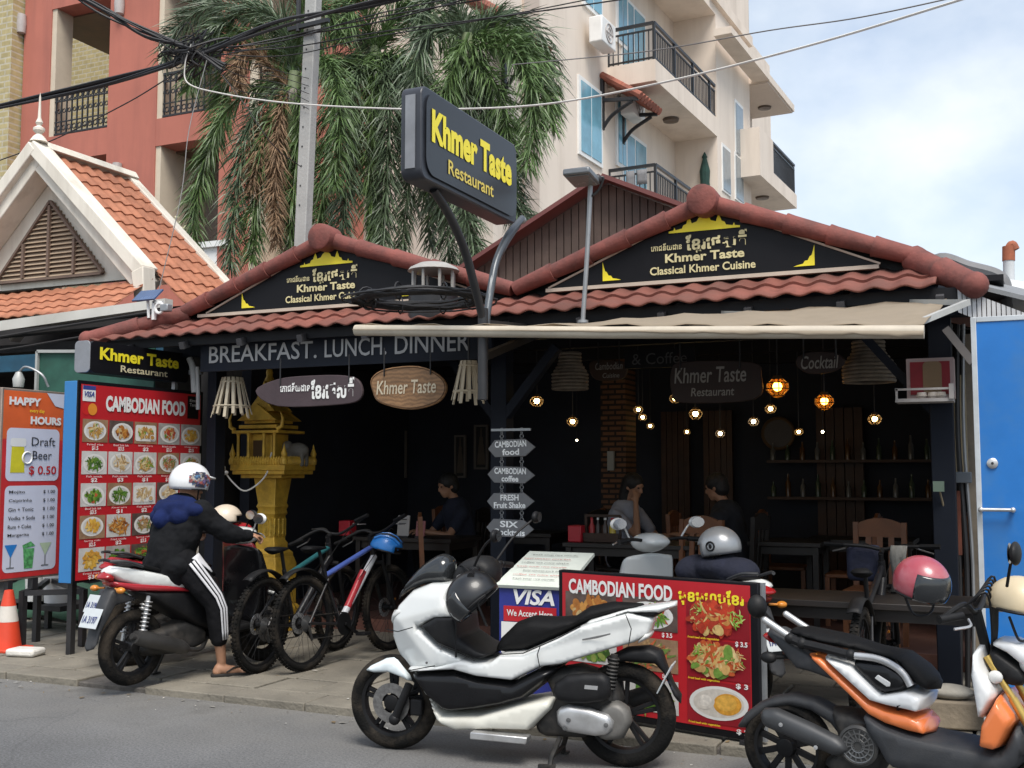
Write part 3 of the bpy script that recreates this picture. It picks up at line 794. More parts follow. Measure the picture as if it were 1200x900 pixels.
lv.prism([(A_.x, q - .01, apz - .02), (A_.x + hw0, q - .01, zl0 - .03), (A_.x - hw0, q - .01, zl0 - .03)], (0, .006, 0))
for s_ in (-1, 1): lv.bar((A_.x, q - .045, apz), (A_.x + s_ * (hw0 + .02), q - .045, zl0 - .02), .05, .03)
lv.bar((A_.x - hw0, q - .045, zl0 - .03), (A_.x + hw0, q - .045, zl0 - .03), .05, .03)
lv.build('louvre_frame', M_louvd, nb)
sk = MB(); tile_slope(sk, (-13.2, VG - .0, 3.68), (4.4, 0, .04), (0, -.62, -.42), 24, 4, .02, .015)
sk.build('skirt_roof', M_otile, nb, solid=.012)
fas = MB(); fas.prism([(-14, 8.9, 2.95), (-8.0, 8.9, 3.27), (-8.0, 8.9, 3.36), (-14, 8.9, 3.10)], (0, .12, 0))
fas.build('eave_board', mat('dirty_white_board', (.62, .60, .55), .7, var=.1, dirt=(.25, .24, .2), dirt_amt=.6, ds=1.5), nb)
M_darkint = mat('dark_interior', (.022, .02, .02), .9, var=.3)
mb = MB(); mb.cube((-14, 11.4, 0), (-7.4, 11.5, 3.75)); mb.cube((-14, 9.0, 2.9), (-7.4, 11.4, 2.99)); mb.cube((-7.5, 8.9, 0), (-7.4, 11.4, 2.95)); mb.cube((-16, 9, 0), (-14, 11.4, 3.9)); mb.build('shop_interior', M_darkint, nb)
mb = MB(); mb.cube((-13.5, 8.80, 2.66), (-7.6, 8.88, 2.84)); mb.build('beam', mat('teal_beam', (.012, .075, .13), .6, var=.2), nb)
mb = MB(); mb.bar((-13.5, 8.86, 3.03), (-7.6, 8.86, 3.14), .16, .06); mb.tube(curve3([(-13, 8.75, 3.0), (-11, 8.72, 3.0), (-9.5, 8.75, 3.1), (-7.8, 8.7, 3.2)]), .015, 6); mb.tube(curve3([(-13, 8.72, 2.9), (-10.5, 8.7, 2.88), (-9, 8.72, 2.98), (-7.7, 8.7, 3.05)]), .012, 6); mb.build('eave_clutter', M_darkint, nb)
for x in (-13, -10.6, -8.4): MB().cube((x, 8.9, 0), (x + .1, 9.0, 2.9)).build('post', M_darkint, nb)
# ================================================================== palms, utility pole and cables
M_leaf = mat('palm_leaflet', (0.088, 0.148, 0.046), 0.45, var=0.5, vs=2.2, spec=0.5)
M_leaf2 = mat('palm_leaflet_blue', (0.085, 0.125, 0.066), 0.42, var=0.45, vs=3.0, spec=0.55)
M_dead = mat('dead_palm_leaf', (0.20, 0.125, 0.07), 0.8, var=0.4, vs=5)
M_trunk = mat('palm_trunk', (0.30, 0.27, 0.23), 0.9, var=0.2, vs=4, bump=0.4, bs=20)
def frond(mb, base, az_, el, ln, rnd, droop=1.0, ll=0.5, n=84, per=8, mi=0):
    d = Vector((math.cos(az_) * math.cos(el), math.sin(az_) * math.cos(el), math.sin(el)))
    p = Vector(base); pts = [p.copy()]; ds = [d.copy()]
    st = ln / n
    for i in range(n):
        k = i / n
        d = (d + Vector((0, 0, -1)) * droop * st * (0.45 + 0.75 * k)).normalized()
        p = p + d * st; pts.append(p.copy()); ds.append(d.copy())
    mb.tube(pts[::4], [max(.004, .030 * (1 - i * 4 / n)) for i in range(len(pts[::4]))], 4, 1 if mi == 0 else mi)
    for i in range(4, n + 1):
        k = i / n; t = ds[i]
        x = t.cross(Vector((0, 0, 1))); x = x.normalized() if x.length > .05 else Vector((1, 0, 0))
        y = t.cross(x)
        L_ = ll * (0.45 + 0.75 * math.sin(math.pi * min(1, .12 + k * .82)))
        for q in range(per):
            a = rnd.uniform(0, 2 * math.pi)
            r = x * math.cos(a) + y * math.sin(a)
            out_ = (r * rnd.uniform(.75, 1.1) + t * rnd.uniform(.35, .9)).normalized()
            l_ = L_ * rnd.uniform(.6, 1.1)
            m = pts[i] + out_ * l_ * .55
            e = m + (out_ * .8 + Vector((0, 0, -1)) * rnd.uniform(.35, .95)).normalized() * l_ * .5
            w = out_.cross(Vector((rnd.uniform(-1, 1), rnd.uniform(-1, 1), rnd.uniform(-1, 1)))).normalized() * rnd.uniform(.012, .021)
            o = pts[i]
            mb.add([o - w * .5, o + w * .5, m + w, m - w, e], [(0, 1, 2, 3), (3, 2, 4)], mi)
def plume(mb, pts, rnd, ll=.5, mi=0, per=9, dense=.034):
    """hanging frond along a measured arc: thin leaflets set all round the stalk"""
    C = curve3(pts, 10); P = [C[0]]
    for q in C[1:]:
        while (q - P[-1]).length > dense: P.append(P[-1] + (q - P[-1]).normalized() * dense)
    n = len(P) - 1
    mb.tube(P[::5], [max(.004, .024 * (1 - i * 5 / n)) for i in range(len(P[::5]))], 5, mi)
    for i in range(3, n + 1):
        k = i / n; t = (P[min(i + 1, n)] - P[i - 1]).normalized()
        x = t.cross(Vector((0, 0, 1))); x = x.normalized() if x.length > .05 else Vector((1, 0, 0))
        y = t.cross(x); L_ = ll * (.40 + .75 * math.sin(math.pi * min(1, .10 + k * .80)))
        for q in range(per):
            a = rnd.uniform(0, 2 * math.pi); r = x * math.cos(a) + y * math.sin(a)
            o_ = (r * rnd.uniform(.45, .95) + t * rnd.uniform(.55, 1.05)).normalized(); l_ = L_ * rnd.uniform(.55, 1.15)
            m = P[i] + o_ * l_ * .5; e = m + (o_ * .85 + Vector((0, 0, -1)) * rnd.uniform(.15, .75)).normalized() * l_ * .55
            w = o_.cross(Vector((rnd.uniform(-1, 1), rnd.uniform(-1, 1), rnd.uniform(-1, 1)))).normalized() * rnd.uniform(.0065, .0115); o = P[i]
            mb.add([o - w * .5, o + w * .5, m + w, m - w, e], [(0, 1, 2, 3), (3, 2, 4)], mi)
def palm(px, py, v, label, nback, seed, plumes, dead=()):
    rnd = random.Random(seed)
    c = av(px, py, v)
    root = thing('palm_tree', label, 'palm tree', (c.x, v, 0))
    mb = MB(); mb.tube([(c.x, v, 0), (c.x + .03, v, c.z * .5), (c.x, v, c.z - .9), (c.x, v, c.z - .2)], [.16, .13, .12, .14], 12)
    for k in range(40): mb.ring((c.x + .03 * (1 - abs(k / 20 - 1)), v, .2 + (c.z - 1.2) * k / 40), .135, .007, n=14, k=4)
    mb.build('trunk', M_trunk, root)
    mb = MB(); mb.tube([(c.x, v, c.z - 1.15), (c.x, v, c.z - .6), (c.x, v, c.z + .1)], [.13, .16, .08], 12); mb.build('crownshaft', mat('crownshaft_green', (.16, .20, .10), .6, var=.2), root)
    mb = MB()
    for pl in plumes:
        dv = pl[0]; m = len(pl) - 2
        q = [c + Vector((rnd.uniform(-.06, .06), rnd.uniform(-.06, .06), rnd.uniform(-.1, .1)))] + [av(x, y, v + dv * (i + 1) / (m + 1)) for i, (x, y) in enumerate(pl[1:])]
        plume(mb, q, rnd, rnd.uniform(.44, .56), rnd.choice((0, 1)))
    for i in range(nback):
        a = R(rnd.uniform(20, 160)); el = R(rnd.uniform(20, 65)); ln = rnd.uniform(1.9, 2.8)
        h = Vector((math.cos(a), math.sin(a), 0))
        p1 = c + h * ln * .30 * math.cos(el) + Vector((0, 0, ln * .30 * math.sin(el))); p2 = p1 + h * ln * .28 + Vector((0, 0, -.02)); p3 = p2 + h * ln * .14 + Vector((0, 0, -ln * .28)); p4 = p3 + h * .05 + Vector((0, 0, -ln * .32))
        plume(mb, [c, p1, p2, p3, p4], rnd, .48, rnd.choice((0, 1)), per=8, dense=.045)
    mb.build('crown', [M_leaf, M_leaf2], root, smooth=0)
    for pl in dead:
        q = [c + Vector((0, 0, -.25))] + [av(x, y, v + pl[0] * (i + 1) / len(pl)) for i, (x, y) in enumerate(pl[1:])]
        db = MB(); plume(db, q, rnd, .34, 0, per=9); db.build('dead_frond', M_dead, root, smooth=0)
    return root
palm(345, 92, 13.2, 'palm with drooping bushy fronds and a brown dead frond, left of the concrete utility pole', 3, 4,
     ((-.5, (312, 98), (272, 122), (245, 175), (230, 240), (226, 300)), (-.9, (322, 110), (296, 140), (280, 205), (272, 270), (270, 318)), (.3, (318, 60), (285, 70), (262, 110), (255, 165)),
      (-.7, (330, 128), (310, 170), (300, 240), (296, 305)), (-.3, (352, 120), (348, 190), (342, 250), (340, 300)), (-.8, (372, 70), (392, 90), (398, 150), (392, 220)),
      (.2, (330, 40), (290, 8), (240, 10), (205, 38), (192, 70)), (-.3, (338, 40), (312, 15), (270, 20), (240, 48)), (.4, (350, 40), (362, 10), (385, 15), (398, 50)), (-.2, (325, 70), (300, 40), (262, 42), (232, 75), (222, 105))),
     dead=((-1.1, (332, 118), (326, 165), (322, 225), (324, 285)), (-.9, (318, 80), (292, 62), (280, 80), (282, 105)), (-.9, (316, 135), (304, 180), (294, 225))))
palm(440, 62, 14.2, 'middle palm of the three with dense hanging fronds right of the utility pole', 3, 9,
     ((-1.3, (415, 75), (395, 100), (385, 165), (378, 240), (374, 300)), (-1.5, (425, 80), (412, 120), (408, 190), (402, 255), (400, 310)), (-.8, (440, 90), (436, 140), (434, 210), (440, 280)), (-.6, (462, 80), (478, 120), (480, 190), (474, 260), (470, 312)),
      (-1.0, (450, 90), (456, 150), (452, 230), (448, 300)), (-.4, (478, 70), (505, 110), (515, 180), (515, 250)), (.3, (420, 40), (400, 12), (385, 20), (372, 60)), (.2, (455, 30), (475, 5), (492, 20), (500, 70)), (-.6, (432, 30), (425, 0), (412, 5), (405, 45)),
      (-.3, (470, 85), (495, 150), (500, 220), (505, 290))), dead=((-.9, (425, 105), (418, 150), (415, 195)),))
palm(548, 48, 13.6, 'right hand palm of the three with fronds spreading towards the beige hotel', 3, 21,
     ((-.2, (572, 42), (600, 44), (628, 72), (642, 120), (646, 150)), (-.6, (570, 55), (600, 62), (622, 100), (626, 150), (618, 195)), (.4, (570, 30), (592, 22), (612, 45), (622, 95)), (-.8, (540, 60), (528, 90), (515, 140), (508, 190)), (-.5, (530, 35), (508, 30), (490, 65), (484, 120)),
      (-.4, (556, 90), (575, 150), (590, 220), (618, 262), (632, 292)), (-.9, (545, 110), (540, 190), (545, 250), (560, 305)), (-.3, (535, 100), (525, 170), (522, 240), (528, 305)), (.2, (565, 100), (590, 180), (606, 240), (612, 280)), (-.2, (540, 20), (522, -5), (500, 5), (490, 40)), (-.5, (560, 75), (585, 110), (596, 170), (594, 215))))

M_conc = mat('pole_concrete', (0.40, 0.40, 0.385), 0.9, var=0.14, vs=3, bump=0.2, bs=30, dirt=(.2, .2, .19), dirt_amt=.5, ds=3)
PV = 11.2
pb = av(354, 300, PV); pt = av(368, -12, PV)
base = pb + (pb - pt).normalized() * (pb.z / ((pt - pb).normalized().z)); base.z = 0
top = pt + (pt - pb).normalized() * 1.2
pole = thing('utility_pole', 'grey concrete utility pole standing between the palms', 'pole', base)
mb = MB(); d = (top - base)
mb.prism([base + Vector((-.082, -.07, 0)), base + Vector((.082, -.07, 0)), base + Vector((.082, .07, 0)), base + Vector((-.082, .07, 0))], d)
mb.build('shaft', M_conc, pole, bevel=.012)
mb = MB()
for k in range(14):
    p = base + d * (.55 + k * .028) + Vector((0, -.073, 0)); mb.disc(p + Vector((-.02, -.003, 0)), .012, (0, -1, 0), 8)
mb.build('bolt_hole', M_iron, pole)
mb = MB(); p = av(364, 35, PV); mb.bar(p + Vector((-.25, -.12, 0)), p + Vector((.35, -.12, .02)), .05); mb.tube([p + Vector((-.1, -.12, -.05)), p + Vector((-.1, -.12, .35))], .03, 8); mb.build('bracket', M_iron, pole)
M_cable = mat('cable_black', (.016, .016, .018), .6, var=.2)
M_cableg = mat('cable_grey', (.16, .155, .15), .6)
M_cablew = mat('cable_white', (.62, .60, .56), .6, var=.1)
def cable(pts, r, m, label, name='overhead_cable', group=None, strands=1, spread=.03, seed=1):
    rnd = random.Random(seed)
    P = [av(*p) for p in pts]
    mb = MB()
    for k in range(strands):
        o = [Vector((0, rnd.uniform(-spread, spread), rnd.uniform(-spread, spread))) for _ in P] if strands > 1 else [Vector()] * len(P)
        mb.tube(curve3([p + q for p, q in zip(P, o)], 8), r * .8 * (rnd.uniform(.7, 1.2) if strands > 1 else 1), 5)
    c = P[0]
    o = mb.build(name, m, loc=c)
    return tag(o, label, 'cable', group)
cable(((-30, 133, 10.2), (120, 98, 10.2), (235, 62, 10.2), (330, 28, 10.6), (430, 5, 11), (560, -25, 11)), .022, M_cable, 'thick black cable bundle rising from the left edge across the red block', strands=5, spread=.05, seed=2)
cable(((70, -15, 9.6), (120, 12, 9.8), (170, 38, 10), (225, 62, 10.2), (262, 80, 10.2)), .02, M_cable, 'twisted black cable bundle slanting down from the top left corner to the knot', strands=6, spread=.06, seed=3)
cable(((-20, 195, 10), (60, 165, 10), (150, 120, 10), (235, 72, 10.2), (330, 52, 11.0)), .010, M_cable, 'thin black wire crossing below the thick bundle on the red block', seed=4)
cable(((225, 62, 10.2), (330, 60, 11), (440, 42, 11), (560, 25, 11), (700, 3, 11), (800, -20, 11)), .012, M_cable, 'black wires from the cable knot past the pole to the beige hotel top', strands=2, spread=.06, seed=5)
cable(((230, 60, 10.2), (330, 45, 11), (450, 20, 11), (620, -15, 11)), .012, M_cable, 'pair of black wires climbing right above the pole bracket', strands=3, spread=.07, seed=6)
cable(((224, 52, 10.1), (217, 75, 10.1), (221, 98, 10.1), (262, 110, 10), (330, 120, 9.8), (420, 126, 9.5), (520, 128, 9), (640, 122, 8.6), (780, 96, 8), (960, 50, 7.5), (1170, -14, 7)), .011, M_cablew, 'pale cable sagging from the cable knot past the pole and behind the big signboard', seed=7)
cable(((600, 76, 9.5), (760, 60, 9), (900, 36, 8.6), (1010, 20, 8.2), (1160, -12, 8)), .007, M_cableg, 'thin grey wire crossing the sky above the beige hotel balcony', seed=8)
cable(((250, 75, 10.2), (285, 120, 10.2), (320, 170, 10.4), (352, 195, 11)), .007, M_cable, 'thin slack wire hanging from the knot towards the lower part of the pole', seed=9)
cable(((243, 68, 10.2), (222, 150, 9), (212, 230, 8.6), (185, 345, 8.2)), .006, M_cableg, 'thin grey drop wire falling from the knot to the solar lamp on the roof corner', seed=10)
for k in range(5):
    cable(((232 + k * 5, 62 + k * 3, 10.2), (280, 70 + k * 9, 10.5), (330, 84 + k * 7, 11), (362, 92 + k * 9, 11.1)), .006, M_cable, 'thin wires fanning from the cable knot to the pole', group='thin wires fanning to the pole', seed=20 + k)
mb = MB(); rnd = random.Random(6); c = av(222, 60, 10.2)
for k in range(16):
    q = [c + Vector((rnd.gauss(0, .22), rnd.gauss(0, .08), rnd.gauss(0, .12))) for _ in range(6)]
    mb.tube(curve3(q, 5), rnd.uniform(.006, .014), 5)
tag(mb.build('cable_tangle', M_cable, loc=c), 'knot of tangled black cables hanging in front of the red block balcony', 'cables')
# ================================================================== the restaurant
M_rtile = mat('roof_tile_red', (0.215, 0.070, 0.050), 0.8, var=0.38, vs=6, bump=0.25, bs=40, dirt=(.060, .040, .034), dirt_amt=.8, ds=3.0)
M_rcap = mat('ridge_tile_red', (0.195, 0.058, 0.046), 0.78, var=0.34, vs=5, bump=0.22, bs=40, dirt=(.055, .034, .03), dirt_amt=.75, ds=3.5)
M_navy = mat('navy_paint', (0.006, 0.009, 0.017), 0.6, spec=.25, var=0.25, vs=2)
M_navyw = mat('navy_wall', (0.018, 0.021, 0.032), 0.8, var=0.3, vs=2)
M_blackp = mat('black_paint', (0.006, 0.006, 0.008), 0.55, spec=.25, var=0.2)
M_steel = mat('galvanised_steel', (.32, .33, .34), .45, .6, var=.15)
M_trimw = mat('pale_trim', (.50, .42, .34), .7, var=.1)
M_floor = mat('terrace_tile', (0.13, 0.06, 0.045), 0.6, var=0.25, vs=5, dirt=(.05, .04, .035), dirt_amt=.5)
rest = thing('restaurant', 'open fronted restaurant with two red tiled gables over a dark navy interior', 'restaurant', (-3.7, 8.2, 0))
FZR = 0.16
GV = 8.0
mb = MB(); mb.cube((-7.4, 9.1, -.02), (-.2, 12.8, FZR)); mb.build('floor', M_floor, rest)
mb = MB(); mb.cube((-7.4, 12.6, FZR), (-.2, 12.75, 3.0)); mb.cube((-7.3, 9.3, FZR), (-7.18, 12.6, 3.0)); mb.cube((-.02, 9.6, 0), (.1, 12.6, 3.0)); mb.build('wall', M_navyw, rest)
mb = MB(); mb.cube((-7.3, 8.05, 2.84), (0, 12.6, 2.88)); mb.build('ceiling', M_blackp, rest)
for y in (9.5, 10.6, 11.7):
    mb = MB(); mb.cube((-7.2, y, 2.70), (-.05, y + .1, 2.835)); mb.build('ceiling_beam', M_blackp, rest)
mb = MB(); mb.cube((-7.25, 8.06, 2.62), (-.15, 8.2, 2.836)); mb.build('front_beam', M_navy, rest)
for u, hw_ in ((-6.70, .05), (-3.78, .07), (-0.42, .075)):
    mb = MB(); mb.cube((u - hw_, 8.1, 0), (u + hw_, 8.25, 2.62)); mb.build('post', M_navy, rest, bevel=.006)
for s_ in (-1, 1):
    mb = MB(); mb.bar((-3.78, 8.15, 1.95), (-3.78 + s_ * .5, 8.15, 2.55), .09, .07); mb.build('brace', M_navy, rest)
mb = MB(); mb.bar((-.42, 8.18, 1.9), (-.95, 8.18, 2.55), .08, .06); mb.build('brace', M_navy, rest)
bk = MB(); p0 = av(704, 500, 11.0); p1 = av(733, 500, 11.0); bk.cube((p0.x, 11.0, FZR), (p1.x, 11.35, 2.84))
bk.build('brick_pillar', brick_mat('pillar_brick', (.19, .085, .04), (.14, .065, .035), (.02, .015, .012), bw=.15, bh=.055, ms=.012, rot=(R(90), 0, 0)), rest)
mb = MB(); p = av(716, 540, 10.97); mb.box(p, (.07, .04, .2)); mb.build('switch_box', mat('switch_grey', (.25, .26, .25), .6), rest)
# ---- skirt roof along the front, eave tiles, hips
EV, EZ, BZ = 7.52, 2.72, 2.95
mb = MB(); tile_slope(mb, (-7.62, GV + .05, BZ), (7.22, 0, 0), (0, EV - GV - .05, EZ - BZ), 38, 2, .026, .02, 8)
mb.build('skirt_roof', M_rtile, rest, solid=.016)
mb = MB(); mb.cube((-7.5, EV + .08, EZ - .06), (-.28, EV + .12, EZ + .02)); mb.build('fascia', M_blackp, rest)
for x in [-7.2 + .62 * i for i in range(12)]: MB().bar((x, EV + .02, EZ - .07), (x, 8.1, EZ + .12), .05, .06).build('rafter', mat('rafter_grey', (.05, .05, .055), .7), rest)
discL = av(380, 279, GV - .1); discR = av(825, 236, GV - .1)
GAB = [dict(ap=discL, l=Vector((-6.95, GV, 2.985)), r=Vector((-3.58, GV, 2.985))), dict(ap=discR, l=Vector((-3.56, GV, 2.985)), r=Vector((-.50, GV, 2.985)))]
def barrel(mbd, a, b, r, seg=.38, mi=0, n=12):
    a, b = Vector(a), Vector(b); ln = (b - a).length; k = max(1, round(ln / seg)); d = (b - a) / k
    for i in range(k):
        p = a + d * i; q = p + d * 1.06
        mbd.tube([p, p + d * .05, p + d * .9, q], [r * 1.0, r * 1.06, r * .95, r * .93][::-1] if False else [r * .88, r * .90, r * 1.06, r * 1.14], n, mi)
for g in GAB:
    ap = Vector((g['ap'].x, GV, g['ap'].z))
    for e in (g['l'], g['r']):
        mb = MB(); barrel(mb, e + Vector((0, -.06, .02)), ap + Vector((0, -.06, 0)), .067, .34); mb.build('rake_tile', M_rcap, rest)
        # tiled slope behind the gable
        mb = MB(); d = e - ap
        tile_slope(mb, ap + Vector((0, 0, -.02)), (0, 4.4, 0), d * 1.02, 22, 6, .022, .015, 4); mb.build('roof', M_rtile, rest, solid=.014)
    mb = MB(); mb.lathe([(0, -.10), (.09, -.10), (.112, -.085), (.118, -.04), (.112, .12)], ap + Vector((0, -.10, .0)), axis=(0, 1, 0), n=24); mb.build('ridge_end', M_rcap, rest)
    mb = MB(); barrel(mb, ap + Vector((0, .05, 0)), ap + Vector((0, 4.4, 0)), .08, .4); mb.build('ridge_tile', M_rcap, rest)
    gl, gr = g['l'], g['r']
    mb = MB(); mb.prism([gl + Vector((0, .03, -.1)), gr + Vector((0, .03, -.1)), gr + Vector((0, .03, 0)), ap + Vector((0, .03, -.02)), gl + Vector((0, .03, 0))], (0, .08, 0)); mb.build('gable_wall', M_blackp, rest)
mb = MB(); barrel(mb, (-7.68, EV + .02, EZ + .045), GAB[0]['l'] + Vector((.05, -.04, .02)), .075, .4); mb.ball((-7.68, EV + .02, EZ + .045), .075); mb.build('hip_tile', M_rcap, rest)
mb = MB(); e = av(1142, 334, EV + .05); barrel(mb, e, GAB[1]['r'] + Vector((-.05, -.04, .02)), .085, .34); mb.ball(e, .088); mb.build('hip_tile', M_rcap, rest)
# pale trim board under each gable sign
for (pa, pb_) in (((232, 375), (545, 338)), ((640, 356), (1030, 317))):
    a = av(*pa, GV - .04); b = av(*pb_, GV - .04); z = 2.975
    mb = MB(); mb.cube((a.x, GV - .05, z - .012), (b.x, GV + .02, z + .016)); mb.build('trim_board', M_trimw, rest)
# light step nosing of the terrace
mb = MB(); mb.cube((-7.3, 9.07, .01), (-.3, 9.1, FZR + .004)); mb.build('step', mat('brick_step', (.16, .07, .05), .8, var=.3, vs=12), rest)

# ---- gable signboards
M_signblack = mat('sign_black', (0.007, 0.007, 0.009), 0.45, spec=.2, var=0.1)
M_gold = mat('sign_gold', (0.72, 0.56, 0.10), 0.5, var=0.05)
M_yellow = mat('sign_yellow', (0.86, 0.72, 0.03), 0.45, var=0.05)
M_palegold = mat('sign_pale_gold', (0.62, 0.55, 0.30), 0.5, var=0.05)
M_lwhite = mat('letter_white', (.74, .74, .72), .5, var=.04)
def sign_frame(u, v, z, yaw=0.0):
    """builder matrix for lettering: x along the board, y up, z towards the viewer; yaw 0 faces the street"""
    x = Vector((math.cos(yaw), math.sin(yaw), 0)); return frame_of(x, (0, 0, 1), (u, v, z))
def temple(mb, c, w, h, mi=0):
    """little skyline of five towers, drawn as a flat emblem"""
    P = [(-1, 0), (-1, .10), (-.86, .14), (-.84, .28), (-.80, .14), (-.62, .2), (-.58, .36), (-.5, .42), (-.46, .62), (-.42, .80), (-.37, .6), (-.34, .42), (-.2, .5), (-.15, .66), (-.06, .78), (0, 1.0),
         (.06, .78), (.15, .66), (.2, .5), (.34, .42), (.37, .6), (.42, .80), (.46, .62), (.5, .42), (.58, .36), (.62, .2), (.80, .14), (.84, .28), (.86, .14), (1, .10), (1, 0)]
    mb.add([(c[0] + x * w / 2, c[1] + y * h, .004) for x, y in P], [tuple(range(len(P)))[::-1]], mi)
KH = 'ែខរេថសតី'
for g, nm, big in ((GAB[0], 'left', 0), (GAB[1], 'right', 1)):
    ap = g['ap']; w0 = (g['r'].x - g['l'].x)
    lab = 'black triangular gable signboard with gold lettering and temple emblem, ' + ('partly hidden by the coiled cable' if not big else 'unobstructed, nearest the blue door')
    s = thing('gable_sign', lab, 'sign', (ap.x, GV - .02, 2.99), group=None)
    mb = MB()
    l = g['l'] + Vector((.28, -.03, .012)); r = g['r'] + Vector((-.28, -.03, .012)); t = Vector((ap.x, GV - .03, ap.z - .02))
    mb.prism([l, r, t], (0, .03, 0)); mb.build('panel', M_signblack, s)
    mb = MB()
    for a, b in ((l, t), (r, t)): mb.bar(a + Vector((0, -.006, 0)), b + Vector((0, -.006, 0)), .012, .014)
    mb.build('edging', M_trimw, s)
    F = sign_frame(ap.x - .02, GV - .034, 2.99); MB(F).text('ម', (.045, .035), (-.045, .205, .004), bold=.02).build('lettering', M_palegold, s)
    mb = MB(F); temple(mb, (0, .355), .54, .145); mb.build('temple_emblem', M_yellow, s)
    for tx, bx, pos, bo in ((KH, (.46, .125), (.09, .275, .004), .03), ('េភាជនីយដាន', (.24, .055), (-.29, .255, .004), .015), ('Khmer Taste', (.60, .068), (-.0, .165, .004), .03), ('Classical Khmer Cuisine', (.80, .062), (-.02, .075, .004), .022)):
        MB(F).text(tx, bx, pos, bold=bo).build('lettering', M_palegold, s)
    for sg in (-1, 1):
        mb = MB(F); x0 = sg * (w0 / 2 - .28) * .64; k = -sg
        P = [(x0, .03), (x0, .25), (x0 + k * .015, .19), (x0 + k * .03, .14), (x0 + k * .05, .13), (x0 + k * .07, .09), (x0 + k * .10, .085), (x0 + k * .12, .055), (x0 + k * .17, .045), (x0 + k * .22, .03)]
        mb.add([(x0 + (x - x0) * .68, .03 + (y - .03) * .68, .004) for x, y in P], [tuple(range(len(P)))])
        mb.build('corner_ornament', M_yellow, s)

# ---- awning
M_awn = mat('awning_canvas', (0.50, 0.42, 0.32), 0.85, var=0.10, vs=2, dirt=(.28, .23, .17), dirt_amt=.5, ds=2)
def add_translucent(m, f):
    n, l = m.node_tree.nodes, m.node_tree.links
    b = n['Principled BSDF']; o = [x for x in n if x.type == 'OUTPUT_MATERIAL'][0]
    t = n.new('ShaderNodeBsdfTranslucent'); mx_ = n.new('ShaderNodeMixShader'); mx_.inputs[0].default_value = f
    l.new(b.inputs['Base Color'].links[0].from_socket, t.inputs[0]); l.new(b.outputs[0], mx_.inputs[1]); l.new(t.outputs[0], mx_.inputs[2]); l.new(mx_.outputs[0], o.inputs[0])
add_translucent(M_awn, .5)
aw = thing('awning', 'long beige canvas awning pulled out under the eave of the right hand gable', 'awning', (-2.3, 7.5, 2.5))
AL, AR = av(417, 387, 6.42), av(1083, 389, 6.42)
mb = MB(); nn = 30; vs = []
for i in range(nn + 1):
    t = i / nn; a = AL.lerp(AR, t); sag = -.03 * math.sin(math.pi * t * 2.5) * math.sin(math.pi * t)
    b = Vector((AL.x + .02 + (AR.x + .05 - AL.x) * t, 7.55, 2.60 + .02 * t))
    for j in range(7):
        q = a.lerp(b, j / 6); vs.append(q + Vector((0, 0, .035 + sag * math.sin(math.pi * j / 6) + .012 * math.sin(i * 1.7 + j))))
mb.add(vs, [(i * 7 + j, (i + 1) * 7 + j, (i + 1) * 7 + j + 1, i * 7 + j + 1) for i in range(nn) for j in range(6)])
mb.build('canvas', M_awn, aw, smooth=180, solid=.004)
mb = MB(); mb.tube([AL, AL.lerp(AR, .5) + Vector((0, 0, -.01)), AR], .038, 12); mb.build('front_bar', mat('awning_bar', (.50, .44, .35), .5, var=.1, dirt=(.3, .26, .2), dirt_amt=.5), aw)
mb = MB(); vs = []
for i in range(61):
    t = i / 60; a = AL.lerp(AR, t); zz = .055 + .012 * math.sin(i * .9) + .01 * math.sin(i * 2.3) * (t > .6)
    vs += [a + Vector((0, -.04, 0)), a + Vector((0, -.045, -zz * max(0, t - .25) * .7))]
mb.add(vs, [(2 * i, 2 * i + 2, 2 * i + 3, 2 * i + 1) for i in range(60)]); mb.build('valance', M_awn, aw, solid=.003)
for t in (.12, .62, .96):
    mb = MB(); a = AL.lerp(AR, t); mb.bar(a, (a.x + .35, 7.2, 2.58), .035); mb.bar((a.x + .35, 7.2, 2.58), (a.x, 7.6, 2.66), .035)
    mb.build('folding_arm', mat('arm_white', (.4, .4, .38), .5), aw)
# ================================================================== signs and boards
M_signgrey = mat('sign_grey_side', (.22, .23, .25), .5, var=.15, dirt=(.1, .1, .1), dirt_amt=.4)
M_signface = mat('sign_face_black', (.020, .020, .022), .3, var=.15, vs=1.5)
M_palewood = mat('letter_cream', (.62, .55, .36), .5, var=.05)
M_redp = mat('print_red', (.46, .016, .024), .35, var=.08, vs=2)
M_reddk = mat('print_dark_red', (.26, .012, .02), .35, var=.2, vs=2)
M_printw = mat('print_white', (.72, .72, .70), .4, var=.03)
M_printblk = mat('print_black', (.02, .02, .02), .4)
M_blueb = mat('board_blue', (.03, .19, .46), .45, var=.12, vs=2, dirt=(.02, .10, .25), dirt_amt=.4, ds=2)
M_orange = mat('print_orange', (.66, .12, .03), .4, var=.18, vs=2)
M_palep = mat('print_pale', (.60, .62, .72), .4, var=.03)
M_plate = mat('print_plate', (.70, .69, .66), .35, var=.05, vs=10)
def rrect(x0, y0, x1, y1, r, n=5):
    o = []
    for cx, cy_, a0 in ((x1 - r, y1 - r, 0), (x0 + r, y1 - r, 90), (x0 + r, y0 + r, 180), (x1 - r, y0 + r, 270)):
        for i in range(n + 1):
            a = R(a0 + 90 * i / n); o.append((cx + r * math.cos(a), cy_ + r * math.sin(a)))
    return o
def flat(mb, poly, z, mi=0): mb.add([(x, y, z) for x, y in poly], [tuple(range(len(poly)))], mi)
def F_side(u, v0, z0):
    """face looking towards +u; x runs into the depth of the street grid... along +v"""
    return frame_of((0, 1, 0), (0, 0, 1), (u, v0, z0))
